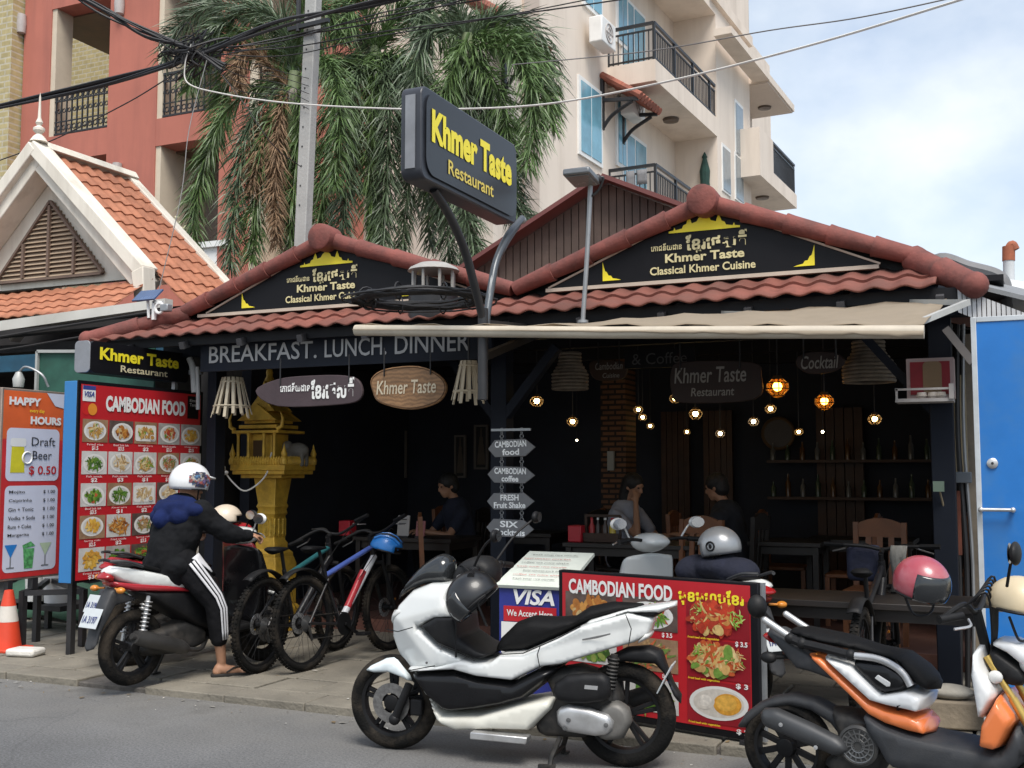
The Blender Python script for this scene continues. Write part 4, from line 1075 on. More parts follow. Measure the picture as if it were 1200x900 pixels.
# ---- big projecting signboard
US = -3.05
n0, n1, f0, f1 = au(498, 104, US), au(494, 214, US), au(607, 166, US), au(610, 259, US)
v0, v1 = n0.y - .02, f0.y
z0, z1 = (n1.z + f1.z) / 2, (n0.z + f0.z) / 2
sg = thing('projecting_sign', 'big black signboard with yellow lettering on two curved arms high above the roof', 'sign', (US - .06, 6.62, 0))
Ws, Hs = v1 - v0, z1 - z0
F = F_side(US, v0, z0)
mb = MB(F); mb.prism([(x, y, -.15) for x, y in rrect(0, 0, Ws, Hs, .06)], (0, 0, .14)); mb.build('box', mat('sign_box_dark', (.03, .033, .042), .4, var=.2), sg, bevel=.01)
mb = MB(F); flat(mb, rrect(.035, .035, Ws - .03, Hs - .03, .10), .003); mb.build('face', M_signface, sg)
mb = MB(F); mb.cube((-.008, .06, -.115), (-.001, Hs - .06, -.05)); mb.build('end_strip', M_signgrey, sg)
for a, bx, pos, m_ in (('Khmer Taste', (Ws * .84, Hs * .36), (Ws * .49, Hs * .60), M_yellow), ('Restaurant', (Ws * .47, Hs * .16), (Ws * .46, Hs * .25), M_gold)):
    MB(F).text(a, bx, (pos[0], pos[1], .006), bold=.045 if m_ is M_yellow else .012).build('lettering', m_, sg)
ua = US - .075
PVS = au(566, 372, ua).y
mb = MB(); mb.tube(curve3([au(*p, ua) for p in ((508, 222), (528, 255), (545, 295), (556, 335))] + [Vector((ua, PVS, 2.55))]), .028, 10); mb.build('arm', M_iron, sg)
mb = MB(); mb.tube(curve3([au(*p, ua) for p in ((612, 256), (596, 275), (582, 305), (575, 340))] + [Vector((ua, PVS + .03, 2.5))]), .026, 10); mb.tube(curve3([au(*p, ua) + Vector((0, .05, 0)) for p in ((604, 262), (590, 283), (577, 310), (570, 342))] + [Vector((ua, PVS + .06, 2.5))]), .02, 8); mb.build('arm', mat('arm_grey', (.10, .11, .12), .35, .4), sg)
mb = MB(); mb.tube([(ua, PVS, 2.02), (ua, PVS, 2.62)], .034, 12); mb.bar((ua, PVS, 2.30), (ua - .3, 8.12, 2.66), .05); mb.bar((ua, PVS, 2.52), (ua - .3, 8.12, 2.70), .05); mb.build('pole', M_iron, sg)
mb = MB(); mb.ball(au(612, 258, ua), .03); mb.build('end_cap', M_steel, sg)
# ---- coiled cable on the pole, ventilator on the roof
cc = av(492, 350, 7.0)
mb = MB(); rnd = random.Random(12)
for k in range(22):
    r_ = rnd.uniform(.30, .54); o = Vector((rnd.uniform(-.04, .04), rnd.uniform(-.05, .05), rnd.uniform(-.022, .022)))
    P = [cc + o + Vector((r_ * math.cos(a) * 1.02, r_ * math.sin(a) * .9, rnd.uniform(-.010, .010))) for a in [2 * math.pi * i / 20 for i in range(21)]]
    P[-1] = P[0]; mb.tube(P, rnd.uniform(.006, .012), 5, cap=False)
for k in range(8):
    a = k * .8; mb.ring(cc + Vector((.42 * math.cos(a), .38 * math.sin(a), 0)), .06, .006, (-math.sin(a), math.cos(a), 0), 12, 4)
tag(mb.build('cable_coil', M_cable, loc=cc), 'flat coil of black cable hung beside the signpost in front of the left gable', 'cable')
vc = av(508, 333, 7.72)
vt = thing('roof_ventilator', 'small round grey domed ventilator on the tiles behind the coiled cable', 'ventilator', vc)
mb = MB(); mb.lathe([(.20, .10), (.21, .105), (.19, .13), (.12, .165), (.04, .18), (0, .185)], vc, n=24); mb.build('dome', mat('vent_grey', (.36, .35, .33), .5, var=.15, dirt=(.2, .17, .14), dirt_amt=.5), vt)
for k in range(8):
    a = 2 * math.pi * k / 8; MB().bar(vc + Vector((.17 * math.cos(a), .17 * math.sin(a), -.1)), vc + Vector((.17 * math.cos(a), .17 * math.sin(a), .11)), .018).build('louvre', MATS['vent_grey'], vt)
mb = MB(); mb.lathe([(.2, -.3), (.2, -.06), (.18, -.05)], vc, n=20); mb.build('base', M_iron, vt)
# ---- floodlight on a bent pole
fb_ = av(683, 377, 7.3); fm = av(688, 300, 7.3); ft = av(692, 214, 7.3)
fl = thing('floodlight', 'slim grey pole with a flat floodlight head standing on the awning between the gables', 'lamp', fb_)
mb = MB(); mb.tube(curve3([fb_ - Vector((0, 0, .1)), fb_, fm, ft]), .017, 10); mb.lathe([(.04, -.01), (.04, .01)], fb_, n=10); mb.build('pole', M_steel, fl)
mb = MB(); rot = Matrix.Rotation(R(-8), 3, 'X'); mb.box(ft + Vector((-.03, -.1, .02)), (.20, .24, .05), rot); mb.build('lamp_head', mat('lamp_grey', (.17, .18, .19), .4, .4), fl, bevel=.012)
mb = MB(); mb.box(ft + Vector((-.03, -.1, -.008)), (.17, .2, .008), rot); mb.build('lens', mat('lens_grey', (.16, .17, .17), .25), fl)
mb = MB(); mb.ball(ft + Vector((.05, .0, .02)), (.035, .03, .035)); mb.tube(curve3([ft + Vector((.03, 0, .02)), ft + Vector((.09, .02, .03)), ft + Vector((.05, .02, -.06)), ft + Vector((.01, 0, -.1))]), .01, 6); mb.build('bracket', M_iron, fl)
# ---- small lightbox sign on the left post
UL = -7.02
a0, a1, b0, b1 = au(107, 399, UL), au(107, 436, UL), au(222, 415, UL), au(222, 449, UL)
v0, v1, z0, z1 = a0.y, b0.y, (a1.z + b1.z) / 2, (a0.z + b0.z) / 2
s = thing('lightbox_sign', 'long black lightbox sign with yellow lettering above the tall red menu board', 'sign', (UL, (v0 + v1) / 2, z0))
Ws, Hs = v1 - v0, z1 - z0
F = F_side(UL, v0, z0)
mb = MB(F); mb.prism([(x, y, -.17) for x, y in rrect(0, 0, Ws, Hs, .05)], (0, 0, .168)); mb.build('box', M_signblack, s)
mb = MB(F); mb.prism([(-.012, y, x) for x, y in rrect(-.172, 0, 0, Hs, .04)], (.010, 0, 0)); mb.build('end_panel', M_signgrey, s, bevel=.004)
for a, bx, pos, m_ in (('Khmer Taste', (Ws * .80, Hs * .40), (Ws * .48, Hs * .63), M_yellow), ('Restaurant', (Ws * .48, Hs * .22), (Ws * .52, Hs * .22), M_palewood)):
    MB(F).text(a, bx, (pos[0], pos[1], .002), bold=.035 if m_ is M_yellow else .015).build('lettering', m_, s)
mb = MB(); mb.bar((UL - .08, v1 - .1, z0), (UL - .08, v1 - .1, 2.3), .04); mb.bar((UL - .08, v1, z0 + .1), (-6.9, 8.2, z0 + .1), .04); mb.build('bracket', M_steel, s)
# ---- tall red menu board in a blue case
FOOD = [blotch_mat('food_print_%s' % n_, c_, sc, seed=i) for i, (n_, c_, sc) in enumerate((
    ('noodle', [(.55, .36, .12), (.42, .22, .06), (.18, .26, .04), (.60, .50, .25), (.35, .12, .04)], 70),
    ('curry', [(.40, .15, .03), (.55, .26, .06), (.22, .07, .02), (.5, .35, .15)], 60),
    ('salad', [(.10, .22, .03), (.18, .30, .05), (.05, .12, .02), (.40, .35, .12), (.45, .1, .04)], 75),
    ('rolls', [(.62, .48, .28), (.52, .36, .18), (.40, .24, .1), (.66, .58, .42)], 50),
    ('fish', [(.45, .30, .14), (.28, .17, .08), (.14, .20, .05), (.55, .42, .24), (.5, .12, .05)], 65),
    ('greens', [(.05, .13, .02), (.09, .20, .03), (.03, .07, .015), (.20, .25, .06)], 70),
    ('chips', [(.62, .36, .06), (.55, .28, .05), (.70, .48, .14)], 60)))]
BGS = [mat('photo_bg_grey', (.36, .34, .32), .4, var=.3, vs=12), mat('photo_bg_dark', (.10, .07, .06), .4, var=.4, vs=12), mat('photo_bg_pale', (.55, .54, .52), .4, var=.15, vs=12), mat('photo_bg_brown', (.28, .17, .10), .4, var=.3, vs=12)]
PIECES = {}
def piece(col):
    k = 'food_%02d_%02d_%02d' % tuple(int(c * 99) for c in col)
    return mat(k, col, .4, var=.25, vs=40)
PALS = (((.55, .36, .12), (.42, .22, .06), (.20, .28, .05), (.62, .52, .27)), ((.40, .15, .03), (.55, .26, .06), (.22, .07, .02), (.52, .38, .18)), ((.10, .22, .03), (.18, .32, .05), (.05, .12, .02), (.45, .10, .04)),
        ((.62, .48, .28), (.52, .36, .18), (.40, .24, .1), (.68, .60, .44)), ((.45, .30, .14), (.28, .17, .08), (.14, .22, .05), (.5, .12, .05)), ((.06, .15, .02), (.10, .22, .03), (.04, .09, .015), (.22, .27, .06)),
        ((.64, .38, .06), (.57, .29, .05), (.72, .50, .15), (.60, .33, .05)), ((.42, .06, .03), (.52, .18, .05), (.12, .25, .04), (.58, .42, .2)))
def heap(mb, cx, cy_, a, b, z, n, rnd, nm, strip):
    for k in range(n):
        t = rnd.uniform(0, 2 * math.pi); q = math.sqrt(rnd.random()) * .92; x, y = cx + a * q * math.cos(t), cy_ + b * q * math.sin(t)
        l_, w_ = (rnd.uniform(.25, .5), rnd.uniform(.05, .09)) if strip else (rnd.uniform(.14, .30), rnd.uniform(.10, .2))
        l_ *= a; w_ *= a; th = rnd.uniform(0, math.pi); bend = rnd.uniform(-.5, .5); P = []
        for i in range(10):
            u = 2 * math.pi * i / 10; px_, py_ = l_ * math.cos(u), w_ * math.sin(u) + bend * l_ * math.cos(u) ** 2 * .6
            P.append((x + px_ * math.cos(th) - py_ * math.sin(th), y + px_ * math.sin(th) + py_ * math.cos(th), z + k * .00006))
        mb.add(P, [tuple(range(10))], nm + rnd.choice((0, 0, 1, 1, 2, 3)))
def dish(F, cx, cy_, w, h, rnd, parent, plain=False):
    """one printed food picture: backdrop, plate or bowl, pieces of food"""
    mb = MB(F); pal = rnd.choice(PALS); bg = rnd.randrange(4); style = rnd.random()
    flat(mb, [(cx - w / 2, cy_ - h / 2), (cx + w / 2, cy_ - h / 2), (cx + w / 2, cy_ + h / 2), (cx - w / 2, cy_ + h / 2)], .003, 0)
    ox, oy = rnd.uniform(-.05, .05) * w, rnd.uniform(-.06, .03) * h
    def ell(a, b, z, mi, x0=0, y0=0, n=26): flat(mb, [(cx + ox + x0 + a * math.cos(t), cy_ + oy + y0 + b * math.sin(t)) for t in [2 * math.pi * i / n for i in range(n)]], z, mi)
    def clampx(v): return v
    st = rnd.random() < .5
    if style < .55:
        ell(w * .44, h * .42, .0042, 1); ell(w * .36, h * .34, .0048, 2); heap(mb, cx + ox, cy_ + oy, w * .30, h * .28, .0054, 46, rnd, 3, st)
    elif style < .75:
        flat(mb, rrect(cx - w * .46, cy_ - h * .38, cx + w * .44, cy_ + h * .36, w * .08), .0042, 1); heap(mb, cx, cy_, w * .34, h * .26, .0054, 40, rnd, 3, st); ell(w * .11, h * .13, .0085, 1, w * .24, -h * .18); ell(w * .085, h * .10, .0088, 4, w * .24, -h * .18)
    else:
        heap(mb, cx, cy_ - h * .03, w * .36, h * .36, .0045, 60, rnd, 3, st)
    mb.build('food_photo', [BGS[bg], M_plate, BGS[2]] + [piece(c) for c in pal], parent, smooth=0)
UB = -6.98
a0, a1, b0 = au(94, 448, UB), au(95, 680, UB), au(236, 462, UB)
v0, v1, z0, z1 = a0.y, b0.y, a1.z, (a0.z + b0.z) / 2
Ws, Hs = v1 - v0, z1 - z0
s = thing('menu_board', 'tall red menu board of twenty five dish photos in a bright blue case', 'menu board', (UB - .1, (v0 + v1) / 2, 0))
F = F_side(UB, v0, z0)
mb = MB(F); mb.cube((-.012, -.02, -.16), (Ws + .012, Hs + .015, -.022)); mb.build('case', M_blueb, s, bevel=.004)
mb = MB(F); mb.cube((-.012, -.02, -.021), (Ws + .03, Hs + .02, -.006)); mb.build('frame', M_signblack, s)
mb = MB(F); flat(mb, [(.012, .0), (Ws - .01, .0), (Ws - .01, Hs - .01), (.012, Hs - .01)], 0); mb.build('poster', M_redp, s)
MB(F).text('CAMBODIAN FOOD', (Ws * .66, .135), (Ws * .52, Hs - .155, .004), bold=.05).build('lettering', M_lwhite, s)
mb = MB(F); mb.cube((.03, Hs - .15, .0015), (.17, Hs - .02, .003)); mb.build('card_label', M_printw, s)
mb = MB(F); mb.cube((.03, Hs - .055, .003), (.17, Hs - .02, .0035)); mb.build('card_band', mat('card_blue', (.03, .05, .22), .4), s)
MB(F).text('VISA', (.11, .045), (.10, Hs - .09, .005), bold=.03, shear=.25).build('lettering', MATS['card_blue'], s)
for dx, m_ in ((-.035, mat('card_red', (.55, .02, .02), .4)), (.03, mat('card_amber', (.70, .25, .03), .4))):
    mb = MB(F); mb.disc((.11 + dx, Hs - .215, .003 + dx * .03), .05, (0, 0, 1), 20); mb.build('card_circle', m_, s)
mb = MB(F); mb.cube((Ws - .19, Hs - .24, .001), (Ws - .04, Hs - .03, .002)); mb.build('corner_label', M_signblack, s)
for k, tx in enumerate(('Khmer', 'Taste')): MB(F).text(tx, (.10, .028), (Ws - .115, Hs - .07 - k * .04, .004)).build('lettering', M_lwhite, s)
rnd = random.Random(31)
cw = Ws / 5.05; rh = (Hs - .29) / 5
prices = ['$1', '$2', '$1.5', '$3', '$2.5', '$3.5']
for r_ in range(5):
    for c_ in range(5):
        x = .03 + cw * (c_ + .5); y = Hs - .30 - rh * (r_ + .5) + .04
        dish(F, x, y, cw * .95, rh * .72, rnd, s)
        MB(F).text(rnd.choice(prices), (.07, .038), (x, y - rh * .55, .004), bold=.03).build('price', M_lwhite, s)
        MB(F).text(rnd.choice(('Fried noodle', 'Khmer curry', 'Beef lok lak', 'Fish amok', 'Spring rolls', 'Fried rice')), (cw * .6, .017), (x, y - rh * .43, .004)).build('dish_name', M_lwhite, s)
for x in (.1, Ws - .1):
    MB(F).bar((x, -.02, -.12), (x, -z0 + PAVE, -.12), .05, up=(1, 0, 0)).build('leg', M_iron, s)
# ---- happy hours board on its low black frame
UH = -7.78
a0, a1, b0, b1 = au(5, 456, UH), au(2, 676, UH), au(75, 463, UH), au(73, 674, UH)
v0, v1, z0, z1 = a0.y, b0.y, (a1.z + b1.z) / 2, (a0.z + b0.z) / 2
Ws, Hs = v1 - v0, z1 - z0
s = thing('drinks_board', 'orange and red happy hours drinks board with a beer mug and price list', 'menu board', (UH - .05, (v0 + v1) / 2, .5))
F = F_side(UH, v0, z0)
mb = MB(F); mb.cube((-.02, -.02, -.05), (Ws + .02, Hs + .02, -.002)); mb.build('frame', mat('tarnished_frame', (.28, .22, .18), .5, .3, var=.2), s, bevel=.006)
mb = MB(F); flat(mb, [(.0, .0), (Ws, .0), (Ws, Hs), (0, Hs)], 0); mb.build('poster', M_orange, s)
mb = MB(F); flat(mb, [(.0, .0), (Ws, .0), (Ws, Hs * .74), (0, Hs * .74)], .002); mb.build('red_field', mat('print_redfield', (.50, .03, .03), .4, var=.15), s)
mb = MB(F); flat(mb, rrect(.04, Hs * .515, Ws - .04, Hs * .80, .05), .004); mb.build('pale_panel', M_palep, s)
mb = MB(F); flat(mb, rrect(.04, Hs * .03, Ws - .04, Hs * .49, .05), .004); mb.build('pale_panel', M_palep, s)
mb = MB(F); flat(mb, [(Ws * .70, Hs), (Ws, Hs), (Ws, Hs * .92), (Ws * .85, Hs * .93)], .004); mb.build('pale_corner', M_palep, s)
for tx, bx, pos, m_, bo in (('HAPPY', (.34, .07), (.22, Hs * .945), M_lwhite, .05), ('every day', (.16, .04), (.35, Hs * .895), M_yellow, .0), ('HOURS', (.34, .07), (Ws - .20, Hs * .845), M_lwhite, .05),
    ('Draft', (.26, .075), (Ws - .22, Hs * .73), M_printblk, .0), ('Beer', (.21, .075), (Ws - .23, Hs * .655), M_printblk, .0), ('$ 0.50', (.30, .085), (Ws - .22, Hs * .57), mat('print_redtext', (.5, .02, .02), .4), .015)):
    MB(F).text(tx, bx, (pos[0], pos[1], .007), bold=bo).build('lettering', m_, s)
for k, tx in enumerate(('Mojito', 'Caipirinha', 'Gin + Tonic', 'Vodka + Soda', 'Rum + Coke', 'Margarita')):
    y = Hs * (.455 - k * .046)
    MB(F).text(tx, (.05 + .026 * len(tx) * .75, .032), (.08 + (.05 + .026 * len(tx) * .75) / 2, y, .007), bold=.01).build('drink_name', M_printblk, s)
    MB(F).text('$ 1.00', (.13, .032), (Ws - .14, y, .007), bold=.01).build('price', M_printblk, s)
mb = MB(F); flat(mb, [(.085, Hs * .56), (.235, Hs * .56), (.225, Hs * .705), (.095, Hs * .705)], .006); mb.build('beer_mug', mat('beer_yellow', (.62, .56, .03), .3, var=.15), s)
mb = MB(F); flat(mb, rrect(.08, Hs * .70, .245, Hs * .745, .02), .007); mb.ring((.26, Hs * .64, .007), .05, .008, (0, 0, 1), 16, 4); mb.build('mug_foam', M_printw, s)
for x, m_, tri in ((.12, mat('drink_blue', (.03, .20, .55), .3), 1), (.31, mat('drink_green', (.10, .34, .12), .3, var=.6, vs=30), 0), (.49, mat('drink_lime', (.45, .55, .38), .3), 1)):
    mb = MB(F); y = Hs * .045
    if tri: flat(mb, [(x - .065, y + .21), (x, y + .10), (x + .065, y + .21)], .007, 0); flat(mb, [(x - .006, y + .02), (x + .006, y + .02), (x + .006, y + .11), (x - .006, y + .11)], .0065, 1); flat(mb, [(x - .04, y + .01), (x + .04, y + .01), (x + .04, y + .02), (x - .04, y + .02)], .0065, 1)
    else: flat(mb, [(x - .045, y), (x + .045, y), (x + .06, y + .17), (x - .06, y + .17)], .007, 0); flat(mb, [(x - .06, y + .17), (x + .07, y + .19), (x + .02, y + .23), (x - .07, y + .2)], .007, 0)
    mb.build('cocktail', [m_, M_steel], s)
fr = thing('low_stand', 'low black steel stand under the happy hours board, one foot on a white stone', 'stand', (-7.6, 7.2, PAVE))
g = [az(25, 760, PAVE), az(42, 752, PAVE), az(96, 757, PAVE), az(56, 736, PAVE)]
for k, p in enumerate(g): MB().bar(p, (p.x, p.y, .54), .05).build('leg', M_iron, fr)
mb = MB(); q = [Vector((p.x, p.y, .52)) for p in g]
for a, b in ((q[0], q[2]), (q[0], q[1]), (q[1], q[3]), (q[3], q[2])): mb.bar(a, b, .045)
mb.build('top_frame', M_iron, fr)
for k, (x, w_) in enumerate(((.14, .05), (.40, .06))):
    p = Vector((UH - .03, v0 + x, z0 - .02)); MB().bar(p, (p.x, p.y, .53), w_).build('upright', M_iron, s)
p = az(30, 768, PAVE)
mb = MB(); mb.box(p + Vector((0, 0, .03)), (.26, .18, .06), R(12)); tag(mb.build('stone', mat('white_stone', (.62, .60, .55), .9, var=.15, bump=.4, bs=30), bevel=.02, loc=p), 'white broken stone under the foot of the low black stand', 'stone')
# ---- street side food board
rb, rt, lt_ = az(882, 872, .10), None, None
F0 = az(885, 874, PAVE)
D_ = 1.0
top_r = au(885, 682, F0.x)
HB_ = top_r.z - PAVE
# left end of the top edge lies at the same height
ltp = az(659, 668, top_r.z)
xd = Vector((F0.x - ltp.x, F0.y - ltp.y, 0)); Wb = xd.length; xd.normalize()
s = thing('food_board', 'low red food board with white and gold lettering at the kerb behind the white scooter', 'menu board', (ltp.x, ltp.y, PAVE), math.atan2(xd.y, xd.x))
F = frame_of(xd, (0, 0, 1), (ltp.x, ltp.y, PAVE))
mb = MB(F); mb.cube((-.03, .02, -.06), (Wb + .03, HB_, -.002)); mb.build('case', M_signblack, s, bevel=.004)
mb = MB(F); flat(mb, [(0, .06), (Wb - .015, .06), (Wb - .015, HB_ - .015), (0, HB_ - .015)], .0); mb.build('poster', M_redp, s)
MB(F).text('CAMBODIAN FOOD', (Wb * .57, .092), (Wb * .325, HB_ - .093, .003), bold=.035).build('lettering', M_lwhite, s)
MB(F).text('មុខមូហបែខរ', (Wb * .32, .10), (Wb * .80, HB_ - .10, .003), bold=.03).build('lettering', M_yellow, s)
rnd = random.Random(5)
BIG = [blotch_mat('dish_print_%s' % n_, c_, 34, seed=9 + i) for i, (n_, c_) in enumerate((
    ('stirfry', [(.42, .05, .02), (.10, .24, .03), (.5, .16, .04), (.22, .10, .03), (.55, .38, .1), (.30, .04, .02)]),
    ('mixed', [(.45, .10, .03), (.55, .30, .08), (.25, .16, .05), (.5, .42, .2), (.40, .04, .02), (.2, .3, .06)]), ('amok', [(.60, .30, .04), (.55, .26, .04), (.64, .36, .07)])))]
x0, x1 = Wb * .68, Wb * .985
for k, (y0, y1, pr) in enumerate(((.56, .775, '$ 3.5'), (.33, .545, '$ 3'), (.085, .315, '$ 2'))):
    mb = MB(F); cx, cy_ = (x0 + x1) / 2, (y0 + y1) / 2; hw_, hh = (x1 - x0) / 2, (y1 - y0) / 2
    flat(mb, [(x0, y0), (x1, y0), (x1, y1), (x0, y1)], .003, 1)
    if k < 2:
        for (dx, dy, a_, b_, n_, st) in ((-.02, .0, .80, .74, 150, False), (-.05, .05, .55, .5, 70, True)):
            heap(mb, cx + dx, cy_ + dy * .3, hw_ * a_, hh * b_, .004 + (.006 if st else 0), n_, rnd, 5, st)
        heap(mb, cx + hw_ * .62, cy_ + hh * .15, hw_ * .24, hh * .55, .016, 26, rnd, 9 if k == 0 else 5, True); heap(mb, cx - hw_ * .62, cy_ + hh * .45, hw_ * .2, hh * .3, .017, 14, rnd, 9, True)
    else:
        ell_ = lambda a, b, dx, dy, z, mi: flat(mb, [(cx + dx + a * math.cos(t) + .15 * b * math.sin(t), cy_ + dy + b * math.sin(t)) for t in [2 * math.pi * i / 30 for i in range(30)]], z, mi)
        ell_(hw_ * .93, hh * .82, 0, 0, .0045, 2); ell_(hw_ * .80, hh * .68, 0, 0, .005, 4); ell_(hw_ * .44, hh * .52, hw_ * .28, 0, .0056, 3); ell_(hw_ * .32, hh * .38, hw_ * .25, hh * .06, .006, 13); ell_(hw_ * .30, hh * .40, -hw_ * .42, hh * .02, .0062, 4); ell_(hw_ * .22, hh * .28, -hw_ * .43, hh * .06, .0066, 14)
    mb.build('food_photo', [BIG[min(k, 1)], M_reddk, M_plate, piece((.62, .30, .04)), mat('rice_print', (.58, .54, .48), .4, var=.15, vs=30)] + [piece(c) for c in (((.50, .05, .02), (.38, .04, .02), (.60, .42, .16), (.50, .22, .06)), ((.55, .34, .12), (.50, .10, .03), (.62, .46, .22), (.16, .28, .05)))[min(k, 1)]] + [piece(c) for c in ((.16, .36, .04), (.30, .48, .08), (.08, .22, .03), (.45, .55, .18))] + [piece((.68, .38, .07)), piece((.66, .62, .56))], s, smooth=0)
    MB(F).text(pr, (.075, .032), (x1 - .05, y0 - .022 + (.03 if k == 2 else 0) - (.032 if k == 2 else 0), .006), bold=.03).build('price', M_lwhite, s)
    MB(F).text('Fried beef with vegetables', (.20, .016), (x0 + .11, y0 - .008, .006), bold=.01).build('dish_name', M_yellow, s)
for r_ in range(3):
    for c_ in range(2):
        cx = Wb * (.165 + .325 * c_); cy_ = .66 - r_ * .235
        dish(F, cx, cy_, Wb * .29, .19, rnd, s)
        MB(F).text('$ %s' % rnd.choice(('2.5', '3', '3.5')), (.07, .030), (cx + .12, cy_ - .115, .006), bold=.03).build('price', M_lwhite, s)
for x in (.05, Wb - .05):
    mb = MB(F); mb.cube((x - .02, 0, -.2), (x + .02, .025, .05)); mb.build('foot', M_iron, s)
mb = MB(F); mb.cube((Wb + .031, .02, -.06), (Wb + .05, HB_, -.03)); mb.build('side_strip', M_steel, s)
# ---- payment lectern
VV = 6.75
l0, r0 = av(588, 686, VV), av(655, 692, VV); bt = PAVE
s = thing('payment_stand', 'blue boxed stand with white lettering and a sloping pale menu card on top', 'stand', ((l0.x + r0.x) / 2, VV + .15, PAVE))
zt = (l0.z + r0.z) / 2
mb = MB(); mb.cube((l0.x - .02, VV, .10), (r0.x, VV + .38, zt)); mb.build('box', mat('stand_blue', (.02, .03, .21), .45, var=.12), s, bevel=.004)
F = frame_of((1, 0, 0), (0, 0, 1), ((l0.x + r0.x) / 2, VV - .002, 0))
wv = r0.x - l0.x
MB(F).text('VISA', (wv * .72, .10), (.03, av(625, 700, VV).z, .003), bold=.03, shear=.22).build('lettering', M_lwhite, s)
zr = av(620, 720, VV).z
mb = MB(F); mb.cube((-wv * .46, zr - .05, .001), (wv * .46, zr + .05, .004)); mb.build('red_band', M_redp, s)
MB(F).text('We Accept Here', (wv * .80, .055), (0, zr, .006), bold=.015).build('lettering', M_lwhite, s)
mb = MB(F); mb.cube((-wv * .5, zr - .34, .001), (wv * .46, zr - .055, .005)); mb.build('white_panel', M_printw, s)
mb = MB()
c0 = [Vector((l0.x - .04, VV - .03, zt + .015)), Vector((r0.x + .06, VV - .03, zt + .015)), Vector((r0.x + .10, VV + .40, zt + .21)), Vector((l0.x + .03, VV + .40, zt + .21))]
mb.prism([p for p in c0], (0, .01, -.02)); mb.build('menu_card', mat('card_pale', (.62, .66, .60), .4, var=.08, vs=8), s)
xdir = (c0[1] - c0[0]).normalized(); ydir = (c0[3] - c0[0]); F = frame_of(xdir, ydir, (c0[0] + c0[2]) / 2 + Vector((0, -.004, .006)))
for k in range(7):
    MB(F).text(('fresh soup rice noodle', 'beef chicken pork fish', 'coffee tea juice shake')[k % 3], (wv * rnd.uniform(.6, .95), .020), (rnd.uniform(-.03, .03), .17 - k * .055, .002)).build('lettering', (M_printblk, mat('card_redtext', (.5, .05, .05), .5))[k % 2], s)
# ---- hanging arrow boards
VA = 7.56
s = thing('hanging_arrow_signs', 'column of four grey arrow boards with white words hung on chains at the middle post', 'sign', av(599, 504, VA))
M_arrow = mat('arrow_grey', (.17, .17, .175), .7, var=.12, vs=6)
words = (('CAMBODIAN', 'food'), ('CAMBODIAN', 'coffee'), ('FRESH', 'Fruit Shake'), ('SIX', 'Cocktails'))
t0 = av(576, 504, VA); t1 = av(622, 504, VA)
mb = MB(); mb.bar(t0, (t1.x, VA, t0.z), .018); mb.build('top_bar', M_steel, s)
for x in (t0.x + .08, t1.x - .08):
    mb = MB(); zz = t0.z
    k = 0
    while zz > av(600, 620, VA).z:
        mb.ring((x, VA + .012, zz), .014, .0035, (1, 0, 0) if k % 2 else (0, 1, 0), 10, 4); zz -= .024; k += 1
    mb.build('chain', M_steel, s)
for k, (y0, y1) in enumerate(((515, 535), (547, 566), (578, 597), (609, 629))):
    c = av(599 - k * .6, (y0 + y1) / 2, VA); w = .19; h = (y1 - y0) / 1290 * 8.35 / 2
    rr_ = (.03, -.02, .01, -.025)[k]
    F = frame_of((1, 0, rr_), (-rr_, 0, 1), c)
    mb = MB(F); mb.prism([(x, y, -.008) for x, y in ((-w, .0), (-w * .7, -h), (w * .62, -h), (w * 1.05, 0), (w * .62, h), (-w * .7, h))], (0, 0, .016)); b_ = mb.build('arrow_board', M_arrow, s, bevel=.003)
    MB(F).text(words[k][0], (.26 if len(words[k][0]) > 5 else .15, h * .74), (-.0, h * .46, .0095), bold=.03).build('lettering', mat('letter_bright', (.9, .9, .88), .5), b_)
    MB(F).text(words[k][1], (.14 if k < 2 else .26, h * .74), (-.0, -h * .46, .0095), bold=.03).build('lettering', mat('letter_bright', (.9, .9, .88), .5), b_)
# ---- fascia lettering board
VF = 7.72
l0, l1, r0, r1 = av(246, 402, VF), av(246, 436, VF), av(556, 382, VF), av(556, 420, VF)
z0, z1 = 2.33, 2.61
z0 = (l1.z + r1.z) / 2; z1 = z0 + .27
s = thing('fascia_sign', 'long dark navy board with grey capital lettering under the left eave', 'sign', ((l0.x + r0.x) / 2, VF, z0))
mb = MB(); mb.cube((l0.x - .1, VF, z0), (r0.x + .15, VF + .04, z1)); mb.build('board', M_navy, s)
F = frame_of((1, 0, 0), (0, 0, 1), (l0.x, VF - .002, (z0 + z1) / 2)); wt = r0.x - l0.x
M_lgrey = mat('letter_grey', (.36, .36, .36), .6, var=.12, vs=3)
for tx, x0_, x1_ in (('BREAKFAST.', .0, .435), ('LUNCH.', .465, .695), ('DINNER', .725, .985)):
    MB(F).text(tx, (wt * (x1_ - x0_), .15), (wt * (x0_ + x1_) / 2, .01, .004), bold=.008).build('lettering', M_lgrey, s)
